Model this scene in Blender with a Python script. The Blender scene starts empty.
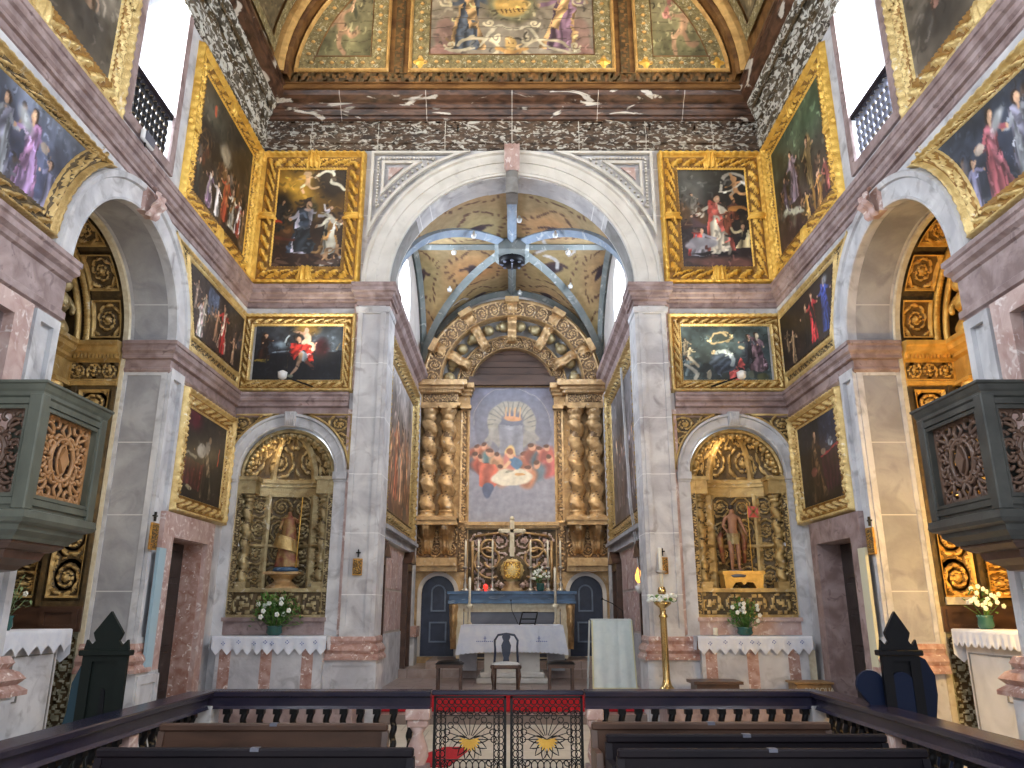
import bpy, bmesh, math, random
import numpy as np
from mathutils import Vector, Matrix
pi = math.pi
S = bpy.context.scene
COL = S.collection
random.seed(7)
RNG = np.random.default_rng(11)

# ---------------------------------------------------------------- camera, sky, lights, exposure
cam_d = bpy.data.cameras.new('camera')
cam = bpy.data.objects.new('camera', cam_d); COL.objects.link(cam)
cam.location = (0, 0, 1.7)
cam.rotation_euler = (pi/2 + math.atan(224/765.0), 0, 0)
cam_d.sensor_width = 36; cam_d.lens = 765/1024*36
cam_d.clip_end = 200
S.camera = cam
W = bpy.data.worlds.new('sky'); S.world = W; W.use_nodes = True
bg = W.node_tree.nodes['Background']
bg.inputs[0].default_value = (0.86, 0.93, 1.0, 1); bg.inputs[1].default_value = 1.15
S.view_settings.view_transform = 'Standard'
S.view_settings.look = 'None'
S.view_settings.gamma = 1
S.view_settings.use_curve_mapping = False
S.view_settings.exposure = 0.85
try: S.cycles.max_bounces = 8; S.cycles.diffuse_bounces = 5; S.cycles.sample_clamp_indirect = 8
except Exception: pass

def area(name, loc, aim, sx, sy, power, color=(1, 1, 1), portal=False, spread=pi):
    d = bpy.data.lights.new(name, 'AREA'); d.shape = 'RECTANGLE'; d.size = sx; d.size_y = sy
    d.energy = power; d.color = color; d.spread = spread
    o = bpy.data.objects.new(name, d); COL.objects.link(o); o.location = loc
    o.rotation_euler = (Vector(aim)-Vector(loc)).to_track_quat('-Z', 'Y').to_euler()
    if portal: d.cycles.is_portal = True
    return o
def lamp(name, loc, power, color, r=0.05):
    d = bpy.data.lights.new(name, 'POINT'); d.energy = power; d.color = color; d.shadow_soft_size = r
    o = bpy.data.objects.new(name, d); COL.objects.link(o); o.location = loc; return o
def spot(name, loc, aim, power, color, ang=1.2, r=.06):
    d = bpy.data.lights.new(name, 'SPOT'); d.energy = power; d.color = color; d.spot_size = ang; d.spot_blend = .8; d.shadow_soft_size = r
    o = bpy.data.objects.new(name, d); COL.objects.link(o); o.location = loc
    o.rotation_euler = (Vector(aim)-Vector(loc)).to_track_quat('-Z', 'Y').to_euler(); return o
WX, YB, YN = 4.66, 12.5, -3.5          # half width of the nave, its far wall, its near end
CX, CY0, CYB = 2.3, 13.05, 18.4        # the chancel
CF = .36                               # chancel floor
# daylight: clerestory windows of the nave, chancel windows, and the nave's near end, left open to let sky light in
for s in (-1, 1):
    for yc in (8.52, 3.6, -1.0):
        area('window_daylight', (s*(WX+.62), yc, 8.85), (s*0, yc, 7.2), 1.1, 2.6, 270, (.86, .93, 1))
    area('chancel_window_daylight', (s*(CX+.5), 15.2, 8.35), (0, 15.4, 6.6), 1.4, 1.6, 170, (.70, .83, 1))
area('nave_daylight', (0, YN, 5.4), (0, 12, 4.5), 9, 10, 0, portal=True)
WARM = (1, .72, .38)
# halogen spots on the cornices, lamps in chapels and niches; fill spots are added
spot('cornice_spot', (-3.3, 12.0, 5.45), (-3.6, 12.5, 8.6), 60, (1, .86, .6), 1.9)
spot('cornice_spot', (3.3, 12.0, 5.45), (3.6, 12.5, 8.6), 60, (1, .86, .6), 1.9)
lamp('chapel_lamp', (5.0, 7.7, 2.3), 95, (1, .60, .15), .1)
lamp('chapel_lamp', (-5.7, 8.2, 3.4), 14, (1, .82, .55), .1)
lamp('chapel_lamp', (5.7, 8.2, 2.9), 7, (1, .82, .55), .1)
for s in (-1, 1):
    for y in (6.5, 9.6): spot('added_fill_spot', (s*3.95, y, 11.15), (s*.3, 12.0, 13.2), 150, (1, .86, .62), 1.7)  # added fill on the ceiling in place of bounced light
    spot('added_fill_spot', (s*3.9, 11.0, 10.9), (s*2.6, 12.6, 7.9), 34, (1, .88, .64), 1.5)  # added fill brightening the upper gilt frames
lamp('niche_lamp', (-4.0, 12.62, 4.15), 2, WARM, .05)
lamp('niche_lamp', (3.5, 12.62, 4.2), 2, WARM, .05)
spot('altar_spot', (0, 13.4, 8.9), (0, 18, 3.3), 420, (1, .82, .55), 1.0)
spot('altar_spot', (1.9, 13.3, 6.9), (0, 17.6, 3.6), 160, (1, .8, .5), .9)

# ---------------------------------------------------------------- materials
MATS = {}
def mat(name, base, rough=.6, metal=0, c2=None, scale=4, detail=6, lo=.35, hi=.65, bump=0, bscale=30, c3=None, s3=2, lo3=.6, hi3=.66,
        stretch=(1, 1, 1), emit=None, spec=.5, joints=None):
    m = bpy.data.materials.new(name); m.use_nodes = True; nt = m.node_tree; N = nt.nodes; L = nt.links
    b = N['Principled BSDF']; b.inputs['Base Color'].default_value = (*base, 1)
    b.inputs['Roughness'].default_value = rough; b.inputs['Metallic'].default_value = metal
    b.inputs['Specular IOR Level'].default_value = spec
    tc = N.new('ShaderNodeTexCoord'); mp = N.new('ShaderNodeMapping'); mp.inputs['Scale'].default_value = stretch
    L.new(tc.outputs['Object'], mp.inputs['Vector'])
    def noise(sc, det=detail, dist=0.0):
        n = N.new('ShaderNodeTexNoise'); n.inputs['Scale'].default_value = sc; n.inputs['Detail'].default_value = det
        n.inputs['Distortion'].default_value = dist; L.new(mp.outputs[0], n.inputs['Vector']); return n
    def ramp(src, a, c):
        r = N.new('ShaderNodeMapRange'); r.inputs[1].default_value = a; r.inputs[2].default_value = c; L.new(src, r.inputs[0]); return r.outputs[0]
    cur = None
    if c2:
        mx = N.new('ShaderNodeMix'); mx.data_type = 'RGBA'
        L.new(ramp(noise(scale, dist=.6).outputs[0], lo, hi), mx.inputs[0])
        mx.inputs[6].default_value = (*base, 1); mx.inputs[7].default_value = (*c2, 1); cur = mx.outputs[2]
    if c3:
        mx = N.new('ShaderNodeMix'); mx.data_type = 'RGBA'
        L.new(ramp(noise(s3, 8, 1.2).outputs[0], lo3, hi3), mx.inputs[0])
        if cur: L.new(cur, mx.inputs[6])
        else: mx.inputs[6].default_value = (*base, 1)
        mx.inputs[7].default_value = (*c3, 1); cur = mx.outputs[2]
    if joints:
        jw, jh, jc, axis = joints
        br = N.new('ShaderNodeTexBrick'); br.inputs['Scale'].default_value = 1
        br.inputs['Brick Width'].default_value = jw; br.inputs['Row Height'].default_value = jh
        br.inputs['Mortar Size'].default_value = .008; br.inputs['Mortar Smooth'].default_value = .3
        m2 = N.new('ShaderNodeMapping')
        m2.inputs['Rotation'].default_value = {'xz': (pi/2, 0, 0), 'yz': (0, pi/2, pi/2), 'xy': (0, 0, 0)}[axis]
        L.new(tc.outputs['Object'], m2.inputs['Vector']); L.new(m2.outputs[0], br.inputs['Vector'])
        mx = N.new('ShaderNodeMix'); mx.data_type = 'RGBA'; L.new(br.outputs['Fac'], mx.inputs[0])
        if cur: L.new(cur, mx.inputs[6])
        else: mx.inputs[6].default_value = (*base, 1)
        mx.inputs[7].default_value = (*jc, 1); cur = mx.outputs[2]
    if cur: L.new(cur, b.inputs['Base Color'])
    if bump:
        bp = N.new('ShaderNodeBump'); bp.inputs['Strength'].default_value = bump; bp.inputs['Distance'].default_value = .02
        L.new(noise(bscale, 5).outputs[0], bp.inputs['Height']); L.new(bp.outputs[0], b.inputs['Normal'])
    if emit:
        b.inputs['Emission Color'].default_value = (*emit[0], 1); b.inputs['Emission Strength'].default_value = emit[1]
    MATS[name] = m; return m
def gild(name, hi, dk, rough=.36, metal=.6, pale=None):
    return mat(name, hi, rough, metal, dk, 6, 4, .35, .7, bump=.5, bscale=55, c3=pale, s3=8, lo3=.62, hi3=.72)
def paint_mat(name, rough=.45):
    m = bpy.data.materials.new(name); m.use_nodes = True; N = m.node_tree.nodes; L = m.node_tree.links
    b = N['Principled BSDF']; b.inputs['Roughness'].default_value = rough
    a = N.new('ShaderNodeVertexColor'); a.layer_name = 'Col'
    tc = N.new('ShaderNodeTexCoord'); n = N.new('ShaderNodeTexNoise'); n.inputs['Scale'].default_value = 7; n.inputs['Detail'].default_value = 5
    L.new(tc.outputs['Object'], n.inputs['Vector'])
    r = N.new('ShaderNodeMapRange'); r.inputs[3].default_value = .82; r.inputs[4].default_value = 1.15; r.inputs[1].default_value = .3; r.inputs[2].default_value = .7
    L.new(n.outputs[0], r.inputs[0])
    mx = N.new('ShaderNodeVectorMath'); mx.operation = 'SCALE'; L.new(a.outputs[0], mx.inputs[0]); L.new(r.outputs[0], mx.inputs['Scale'])
    L.new(mx.outputs[0], b.inputs['Base Color']); MATS[name] = m; return m
M_oil = paint_mat('oil_paint'); M_matt = paint_mat('matt_paint', .8)
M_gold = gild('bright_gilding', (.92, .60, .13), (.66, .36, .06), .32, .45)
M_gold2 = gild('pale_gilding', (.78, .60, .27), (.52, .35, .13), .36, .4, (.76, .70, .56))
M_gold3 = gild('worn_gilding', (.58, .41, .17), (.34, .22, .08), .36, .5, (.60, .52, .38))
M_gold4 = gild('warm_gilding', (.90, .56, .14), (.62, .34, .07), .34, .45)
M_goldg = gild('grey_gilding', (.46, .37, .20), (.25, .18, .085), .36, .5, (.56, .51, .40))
M_altgold = gild('rosy_gilding', (.62, .41, .20), (.34, .20, .09), .36, .45, (.62, .54, .44))
M_gback = mat('dark_ground_and_shade', (.13, .085, .035), .5, .2, (.06, .04, .02), 8, bump=.4)
M_gmid = mat('brown_bole_and_shade', (.36, .19, .04), .45, .3, (.24, .12, .03), 8, bump=.3)
M_gbro = mat('brown_ground_and_shade', (.20, .12, .06), .5, .2, (.12, .07, .035), 8, bump=.3)
M_gwarm = mat('amber_ground_and_shade', (.24, .13, .035), .5, .2, (.15, .08, .02), 8, bump=.3)
GROUND_SHADE = {'bright_gilding': M_gmid, 'pale_gilding': M_gmid, 'worn_gilding': M_gback, 'warm_gilding': M_gwarm, 'grey_gilding': M_gback, 'rosy_gilding': M_gbro}  # darker colour for low carving: painted ground and recess shade
M_stone = mat('pale_limestone', (.42, .42, .45), .7, 0, (.64, .64, .66), 2.2, bump=.2, bscale=25, c3=(.24, .23, .24), s3=3.5, lo3=.54, hi3=.80)
M_stoneb = mat('pale_limestone_blocks', (.44, .43, .45), .7, 0, (.66, .65, .65), 2.2, bump=.2, bscale=25, c3=(.27, .24, .25), s3=3, lo3=.54, hi3=.80, joints=(3, .95, (.76, .75, .74), 'xz'))
M_arch = mat('warm_white_stone', (.60, .57, .52), .7, 0, (.72, .69, .64), 2.5, bump=.15, bscale=25, c3=(.46, .43, .41), s3=4, lo3=.62, hi3=.8)
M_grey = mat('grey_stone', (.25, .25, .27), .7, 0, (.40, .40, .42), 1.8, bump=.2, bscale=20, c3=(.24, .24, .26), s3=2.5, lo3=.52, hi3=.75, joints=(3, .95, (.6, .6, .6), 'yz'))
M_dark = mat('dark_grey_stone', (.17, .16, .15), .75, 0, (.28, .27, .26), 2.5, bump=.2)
M_pink = mat('pink_marble', (.40, .25, .22), .45, 0, (.56, .42, .39), 5, bump=.1, bscale=25, c3=(.72, .64, .62), s3=8, lo3=.56, hi3=.66)
M_pinkd = mat('dusty_pink_marble', (.20, .135, .13), .5, 0, (.38, .29, .285), 4, bump=.12, bscale=25, c3=(.20, .14, .14), s3=7, lo3=.58, hi3=.68)
M_red = mat('red_breccia', (.34, .17, .13), .4, 0, (.52, .36, .32), 9, bump=.1, c3=(.8, .72, .68), s3=14, lo3=.6, hi3=.66)
M_plaster = mat('aged_plaster', (.55, .50, .47), .85, 0, (.66, .62, .58), 2, bump=.2)
M_peel = mat('peeling_cornice_paint', (.035, .024, .018), .5, 0, (.13, .08, .05), 9, bump=.6, c3=(.52, .50, .45), s3=10, lo3=.53, hi3=.60, stretch=(.7, 1, 1.5), joints=(1.25, 30, (.6, .58, .52), 'xz'))
M_peels = mat('flaking_cornice_paint', (.05, .042, .03), .6, 0, (.15, .125, .09), 4, bump=.5, c3=(.64, .64, .60), s3=10, lo3=.50, hi3=.55, stretch=(1, .6, 1.6), joints=(1.25, 30, (.6, .58, .52), 'yz'))
M_brown = mat('dark_brown_marbled_paint', (.03, .014, .009), .3, 0, (.14, .07, .042), 9, c3=(.6, .56, .5), s3=3, lo3=.60, hi3=.63, stretch=(.4, .4, 1.6), joints=(1.6, 30, (.5, .45, .4), 'xz'))
M_cwood = mat('painted_ceiling_wood', (.10, .042, .014), .45, 0, (.25, .125, .04), 5, stretch=(.3, 1, 1), bump=.2)
M_cgreen = mat('olive_painted_band', (.13, .105, .045), .6, 0, (.30, .24, .11), 12, bump=.2, c3=(.5, .46, .32), s3=16, lo3=.58, hi3=.64)
M_cgold = gild('ceiling_gilding', (.80, .50, .18), (.5, .28, .09), .45, .3)
M_dwood = mat('dark_polished_wood', (.006, .005, .009), .5, 0, (.013, .009, .013), 5, stretch=(.3, 1, 1), bump=.05, spec=.2)
M_rail = mat('dark_rail_wood', (.010, .012, .034), .25, 0, (.03, .024, .045), 5, stretch=(.3, 1, 1), bump=.05)
M_bwood = mat('brown_wood', (.05, .025, .017), .35, 0, (.10, .052, .034), 5, stretch=(.3, 1, 1), bump=.05)
M_door = mat('near_black_door_wood', (.02, .015, .014), .4, 0, (.04, .03, .03), 5, bump=.1)
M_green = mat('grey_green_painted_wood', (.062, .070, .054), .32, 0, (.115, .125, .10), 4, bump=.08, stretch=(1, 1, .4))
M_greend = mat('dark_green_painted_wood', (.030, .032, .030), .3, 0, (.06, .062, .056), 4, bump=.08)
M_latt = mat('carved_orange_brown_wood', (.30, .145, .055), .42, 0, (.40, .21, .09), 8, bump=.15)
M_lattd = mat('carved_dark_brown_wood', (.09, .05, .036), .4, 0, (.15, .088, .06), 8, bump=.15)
M_iron = mat('black_iron', (.012, .012, .014), .4, .5)
M_black = mat('black_lacquer', (.004, .004, .006), .45, spec=.25)
M_teal = mat('dark_teal_paint', (.012, .05, .075), .5)
M_screen = mat('black_green_wood', (.008, .012, .010), .55, spec=.2)
M_ink = mat('deep_blue_black_paint', (.004, .010, .035), .5, spec=.25)
M_cloth = mat('white_linen', (.74, .76, .82), .9, 0, (.66, .69, .78), 9, bump=.1, bscale=60)
M_cloth2 = mat('pale_green_white_drape', (.66, .72, .70), .9, 0, (.58, .65, .64), 7, bump=.1)
M_trimy = mat('pale_yellow_trim', (.62, .60, .38), .7)
M_blue = mat('blue_embroidery', (.10, .16, .42), .8)
M_carpet = mat('red_carpet', (.50, .01, .02), .95, 0, (.40, .008, .015), 30, bump=.4, bscale=150)
M_floor = mat('beige_stone_floor', (.58, .52, .42), .5, 0, (.66, .60, .50), 3, joints=(.8, .8, (.40, .35, .28), 'xy'))
M_cfloor = mat('brown_stone_floor', (.30, .22, .19), .4, 0, (.42, .34, .31), 4, joints=(.7, .7, (.2, .15, .13), 'xy'))
M_navy = mat('dark_navy_door_paint', (.015, .022, .05), .4, 0, (.03, .04, .08), 4)
M_navy2 = mat('slate_blue_paint', (.10, .14, .22), .4, 0, (.16, .2, .28), 4)
M_bluemarb = mat('blue_marbled_paint', (.015, .045, .10), .35, 0, (.06, .14, .28), 6, c3=(.35, .42, .5), s3=5, lo3=.62, hi3=.7, stretch=(.4, 1, 1))
M_slate = mat('grey_slate_panel', (.085, .09, .125), .35, 0, (.16, .17, .22), 3, stretch=(.4, 1, 1))
M_ivory = mat('ivory_paint', (.66, .60, .46), .5, 0, (.54, .46, .32), 12)
M_wax = mat('ivory_wax', (.82, .76, .62), .4)
M_silver = mat('tarnished_silver', (.55, .50, .44), .3, .8, (.4, .36, .32), 12, bump=.3)
M_brass = mat('polished_brass', (.70, .52, .24), .2, .9, (.6, .42, .18), 10)
M_leaf = mat('green_leaves', (.06, .17, .03), .5, 0, (.14, .28, .06), 20)
M_leaf2 = mat('pale_green_leaves', (.14, .24, .10), .5, 0, (.24, .33, .16), 20)
M_petal = mat('white_petals', (.82, .84, .78), .6)
M_pot = mat('dark_green_glazed_pot', (.03, .10, .09), .2)
M_skin = mat('painted_flesh', (.36, .18, .10), .5, 0, (.28, .13, .08), 10)
M_robe = mat('dark_red_painted_robe', (.20, .05, .035), .5, .2, (.34, .22, .08), 9, bump=.3)
M_rib = mat('blue_grey_rib_paint', (.20, .26, .35), .6, 0, (.30, .36, .44), 3, c3=(.52, .54, .55), s3=4, lo3=.6, hi3=.7)
M_ribg = mat('grey_green_rib_paint', (.17, .20, .20), .6, 0, (.27, .29, .28), 3, c3=(.5, .5, .48), s3=4, lo3=.6, hi3=.7)
M_seat = mat('grey_white_upholstery', (.60, .60, .58), .8, 0, (.5, .5, .5), 30)
M_glass = mat('pale_window_blind', (.85, .88, .86), .8, emit=((.95, 1, .93), 1.6))
M_white = mat('white_enamel', (.75, .75, .75), .3)
M_redg = mat('red_glass', (.7, .02, .02), .2, emit=((1, .05, .03), .8))
M_flame = mat('amber_lamp_glass', (.9, .4, .05), .3, emit=((1, .42, .06), 2.0))
M_panel = mat('pale_blue_board', (.36, .50, .58), .5)
M_panely = mat('cream_board', (.62, .60, .44), .5)
M_paper = mat('white_paper', (.8, .8, .8), .7)
M_plaq = mat('gilt_bronze_plaque', (.62, .34, .07), .4, .5, (.35, .17, .04), 12, bump=.6, bscale=30)
M_salv = mat('carved_brown_box_wood', (.24, .13, .05), .5, 0, (.32, .19, .08), 10)
M_tile = mat('olive_painted_panel', (.20, .19, .12), .5, 0, (.38, .36, .26), 16, c3=(.55, .53, .42), s3=13, lo3=.55, hi3=.6)

# ---------------------------------------------------------------- geometry helpers
ORIG = {}
def idt(a, b, c): return a, b, c
def TB(a, b, c): return a, YB-c, b
def TS(s): return lambda a, b, c: (s*(WX-c), a, b)
def TCS(s): return lambda a, b, c: (s*(CX-c), a, b)
def TC(y): return lambda a, b, c: (a, y-c, b)
def shift(T, da=0, db=0, dc=0): return lambda a, b, c: T(a+da, b+db, c+dc)

class MB:
    def __init__(s, T=idt): s.T = T; s.v = []; s.f = []; s.n = 0; s.sm = []; s.c = []; s.mi = []
    def add(s, v, f, smooth=False, col=None, mi=None):
        v = np.asarray(v, float).reshape(-1, 3)
        x, y, z = s.T(v[:, 0], v[:, 1], v[:, 2])
        o = np.stack([np.broadcast_to(x, (len(v),)), np.broadcast_to(y, (len(v),)), np.broadcast_to(z, (len(v),))], 1)
        s.v.append(o); s.f += [tuple(i+s.n for i in q) for q in f]; s.sm += [smooth]*len(f); s.n += len(v); s.mi += (mi if mi is not None else [0]*len(f))
        if col is not None: s.c.append(col)
        return s
    def box(s, x0, x1, y0, y1, z0, z1, bev=0):
        x0, x1 = min(x0, x1), max(x0, x1); y0, y1 = min(y0, y1), max(y0, y1); z0, z1 = min(z0, z1), max(z0, z1)
        if bev:
            b = min(bev, (x1-x0)*.45, (y1-y0)*.45, (z1-z0)*.45)
            xs = (x0, x0+b, x1-b, x1); V = []; Fs = []
            def ring(z, d): return [(x0+d, y0+b+0*d if d == 0 else y0+d, z)]
            P = []
            for z, d in ((z0, b), (z0+b, 0), (z1-b, 0), (z1, b)):
                X0, X1, Y0, Y1 = x0+d, x1-d, y0+d, y1-d
                e = b if d == 0 else b*.3
                P += [(X0+e, Y0, z), (X1-e, Y0, z), (X1, Y0+e, z), (X1, Y1-e, z), (X1-e, Y1, z), (X0+e, Y1, z), (X0, Y1-e, z), (X0, Y0+e, z)]
            for k in range(3):
                for i in range(8): j = (i+1) % 8; Fs.append((k*8+i, k*8+j, k*8+8+j, k*8+8+i))
            Fs.append(tuple(range(7, -1, -1))); Fs.append(tuple(range(24, 32)))
            return s.add(P, Fs)
        V = [(x, y, z) for z in (z0, z1) for y in (y0, y1) for x in (x0, x1)]
        return s.add(V, [(0, 2, 3, 1), (4, 5, 7, 6), (0, 1, 5, 4), (2, 6, 7, 3), (0, 4, 6, 2), (1, 3, 7, 5)])
    def surf(s, nu, nv, fn, cu=False, cv=False, smooth=True, u1=1., v1=1.):
        """parametric sheet fn(u,v)->(a,b,c), arrays in 0..1; cu/cv close it round"""
        us = np.linspace(0, u1, nu, endpoint=not cu); vs = np.linspace(0, v1, nv, endpoint=not cv)
        U, V = np.meshgrid(us, vs, indexing='ij'); res = fn(U, V); a, b, c = res[:3]; H = res[3] if len(res) > 3 else None; MI = []
        P = np.stack([np.broadcast_to(q, U.shape).ravel() for q in (a, b, c)], 1)
        F = []
        for i in range(nu if cu else nu-1):
            i2 = (i+1) % nu
            for j in range(nv if cv else nv-1):
                j2 = (j+1) % nv; F.append((i*nv+j, i2*nv+j, i2*nv+j2, i*nv+j2))
                if H is not None: MI.append(1 if H[i, j]+H[i2, j]+H[i2, j2]+H[i, j2] < .9 else 0)  # low faces and twist grooves darkened: carving ground and painted-in shade
        return s.add(P, F, smooth, mi=MI or None)
    def lathe(s, prof, cx=0, cy=0, n=16, cz=0, rx=1, ry=1, smooth=True):
        pr = np.array(prof, float); V = []; F = []; m = len(pr)
        for i in range(n):
            t = 2*pi*i/n
            V += [(cx+r*rx*math.cos(t), cy+r*ry*math.sin(t), cz+z) for r, z in pr]
        for i in range(n):
            for j in range(m-1): F.append((i*m+j, ((i+1) % n)*m+j, ((i+1) % n)*m+j+1, i*m+j+1))
        F.append(tuple(i*m+m-1 for i in range(n))); F.append(tuple(i*m for i in range(n-1, -1, -1)))
        return s.add(V, F, smooth)
    def tube(s, pts, r, n=8, smooth=True, closed=False):
        P = [Vector(p) for p in pts]; k = len(P); V = []; F = []
        rr = r if hasattr(r, '__len__') else [r]*k
        up = Vector((0, 0, 1))
        for i, p in enumerate(P):
            d = (P[(i+1) % k]-P[i-1]) if (closed or 0 < i < k-1) else (P[1]-P[0] if i == 0 else P[-1]-P[-2])
            d.normalize(); a = d.cross(up)
            if a.length < .1: a = d.cross(Vector((1, 0, 0)) if abs(d.x) < .9 else Vector((0, 1, 0)))
            a.normalize(); b = a.cross(d)
            for j in range(n): t = 2*pi*j/n; V.append(p+(a*math.cos(t)+b*math.sin(t))*rr[i])
        for i in range(k if closed else k-1):
            for j in range(n): F.append((i*n+j, i*n+(j+1) % n, ((i+1) % k)*n+(j+1) % n, ((i+1) % k)*n+j))
        if not closed: F.append(tuple(range(n-1, -1, -1))); F.append(tuple((k-1)*n+j for j in range(n)))
        return s.add([tuple(v) for v in V], F, smooth)
    def blob(s, c, r, n=10, m=7):
        r = r if hasattr(r, '__len__') else (r, r, r)
        return s.surf(n, m, lambda u, v: (c[0]+r[0]*np.sin(pi*v)*np.cos(2*pi*u), c[1]+r[1]*np.sin(pi*v)*np.sin(2*pi*u), c[2]+r[2]*np.cos(pi*v)), cu=True)
    def plate(s, outer, holes, c0, c1):
        """flat slab in (a,b) between depths c0..c1, with holes"""
        bm = bmesh.new(); es = []
        loops = [outer]+list(holes); idx = []
        for lp in loops:
            vs = [bm.verts.new((p[0], p[1], 0)) for p in lp]; idx.append(vs)
            for i in range(len(vs)): es.append(bm.edges.new((vs[i], vs[(i+1) % len(vs)])))
        bmesh.ops.triangle_fill(bm, use_beauty=True, use_dissolve=False, edges=es)
        bm.verts.index_update(); n = len(bm.verts)
        base = [(v.co.x, v.co.y) for v in bm.verts]
        F = []; tri = [[v.index for v in f.verts] for f in bm.faces]
        for t in tri: F.append(tuple(t)); F.append(tuple(i+n for i in reversed(t)))
        for vs in idx:
            for i in range(len(vs)):
                a, b = vs[i].index, vs[(i+1) % len(vs)].index; F.append((a, b, b+n, a+n))
        bm.free()
        return s.add([(x, y, c1) for x, y in base]+[(x, y, c0) for x, y in base], F)
    def build(s, name, m, parent=None, kind=None):
        V = np.concatenate(s.v); me = bpy.data.meshes.new(name)
        if parent is not None: o0 = ORIG[parent.name]
        elif kind == 'structure': o0 = (0, 0, 0)
        else: o0 = ((V[:, 0].min()+V[:, 0].max())/2, (V[:, 1].min()+V[:, 1].max())/2, V[:, 2].min())
        V = V-np.array(o0)
        me.from_pydata([], [], []); 
        me.from_pydata(V.tolist(), [], s.f); me.polygons.foreach_set('use_smooth', s.sm)
        if s.n < 30000:
            bm = bmesh.new(); bm.from_mesh(me); bmesh.ops.recalc_face_normals(bm, faces=bm.faces); bm.to_mesh(me); bm.free()
        if s.c:
            at = me.color_attributes.new('Col', 'FLOAT_COLOR', 'POINT')
            C = np.concatenate(s.c); C = np.concatenate([C, np.ones((len(C), 1))], 1); at.data.foreach_set('color', C.astype(np.float32).ravel())
        me.materials.append(m)
        if any(s.mi): me.materials.append(GROUND_SHADE.get(m.name, M_gback) if m.name != 'peeling_cornice_paint' else m); me.polygons.foreach_set('material_index', s.mi)
        o = bpy.data.objects.new(name, me); COL.objects.link(o)
        if parent is not None: o.parent = parent
        else: o.location = o0
        ORIG[o.name] = o0
        if kind: o['kind'] = kind
        return o

def root(name, loc, label, cat, group=None):
    o = bpy.data.objects.new(name, None); COL.objects.link(o); o.location = loc; o.empty_display_size = .1
    ORIG[o.name] = tuple(loc); return tag(o, label, cat, group)
def tag(o, label, cat, group=None):
    o['label'] = label; o['category'] = cat
    if group: o['group'] = group
    return o
def struct(mb, name, m): return mb.build(name, m, None, 'structure')
def dup(o, loc=None, label=None, rz=None):
    def rec(q, p):
        c = q.copy(); COL.objects.link(c); ORIG[c.name] = ORIG.get(q.name, (0, 0, 0)); c.parent = p
        for ch in q.children: rec(ch, c)
        return c
    r = rec(o, None)
    if loc is not None: r.location = loc
    if rz is not None: r.rotation_euler = (0, 0, rz)
    if label: r['label'] = label
    return r
def arc(cx, cz, r, a0, a1, n): return [(cx+r*math.cos(a0+(a1-a0)*i/n), cz+r*math.sin(a0+(a1-a0)*i/n)) for i in range(n+1)]
def rect(a0, a1, b0, b1): return [(a0, b0), (a1, b0), (a1, b1), (a0, b1)]
def archshape(cx, w, b0, spring, n=24): return [(cx-w, b0), (cx+w, b0)]+arc(cx, spring, w, 0, pi, n)

def sweep_plan(mb, path, prof):
    """moulding along a plan path (x,y), profile [(out,z)], out measured to the right-hand side of the path"""
    P = [Vector((p[0], p[1])) for p in path]; n = len(P); V = []; m = len(prof)
    for i in range(n):
        if i == 0: d = (P[1]-P[0]).normalized(); k = Vector((d.y, -d.x))
        elif i == n-1: d = (P[-1]-P[-2]).normalized(); k = Vector((d.y, -d.x))
        else:
            d1 = (P[i]-P[i-1]).normalized(); d2 = (P[i+1]-P[i]).normalized()
            n1 = Vector((d1.y, -d1.x)); n2 = Vector((d2.y, -d2.x)); k = (n1+n2); k = k/max(.2, k.dot(n1))
        for o, z in prof: q = P[i]+k*o; V.append((q.x, q.y, z))
    F = [(i*m+j, (i+1)*m+j, (i+1)*m+j+1, i*m+j+1) for i in range(n-1) for j in range(m-1)]
    F.append(tuple(range(m))); F.append(tuple((n-1)*m+j for j in range(m)))
    return mb.add(V, F)

def offset_poly(poly, t):
    P = [Vector(p) for p in poly]; n = len(P)
    A = sum(P[i].x*P[(i+1) % n].y-P[(i+1) % n].x*P[i].y for i in range(n)); sg = 1 if A > 0 else -1
    out = []
    for i in range(n):
        d1 = (P[i]-P[i-1]).normalized(); d2 = (P[(i+1) % n]-P[i]).normalized()
        n1 = Vector((-d1.y, d1.x))*sg; n2 = Vector((-d2.y, d2.x))*sg
        k = n1+n2; k = k/max(.25, k.dot(n1)); out.append(P[i]+k*t)
    return out
def frame_sweep(mb, poly, w, hfun, nt=16, step=.03):
    """picture frame: ring along poly, width w inwards, height hfun(s,t), s metres along the edge, t 0..1"""
    ts = np.linspace(0, 1, nt); C = [offset_poly(poly, w*t) for t in ts]; n = len(poly)
    cnt = [max(1, int((Vector(poly[(i+1) % n])-Vector(poly[i])).length/step)) for i in range(n)]
    V = []; ns = 0; s0 = 0
    for i in range(n):
        Ln = (Vector(poly[(i+1) % n])-Vector(poly[i])).length
        for q in range(cnt[i]):
            f = q/cnt[i]; ns += 1
            for k in range(nt):
                p = C[k][i].lerp(C[k][(i+1) % n], f); V.append((p.x, p.y, hfun(s0+f*Ln, ts[k])))
        s0 += Ln
    F = [(i*nt+j, ((i+1) % ns)*nt+j, ((i+1) % ns)*nt+j+1, i*nt+j+1) for i in range(ns) for j in range(nt-1)]
    if hfun not in (hf_rich, hf_plain): return mb.add(V, F, True)
    g = ((.25, .34), (.82, .90)) if hfun is hf_rich else ((.29, .38), (.78, .84)); MI = []
    for i in range(ns):
        for j in range(nt-1):
            tm = (ts[j]+ts[j+1])/2; hm = sum(V[k][2] for k in F[i*(nt-1)+j])/4
            MI.append(1 if any(p <= tm <= q for p, q in g) or (g[0][1] < tm < g[1][0] and hm < (.062 if hfun is hf_rich else .050)) else 0)  # frame grooves and hollows darkened: recess shade put into the colour
    return mb.add(V, F, True, mi=MI)
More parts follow.
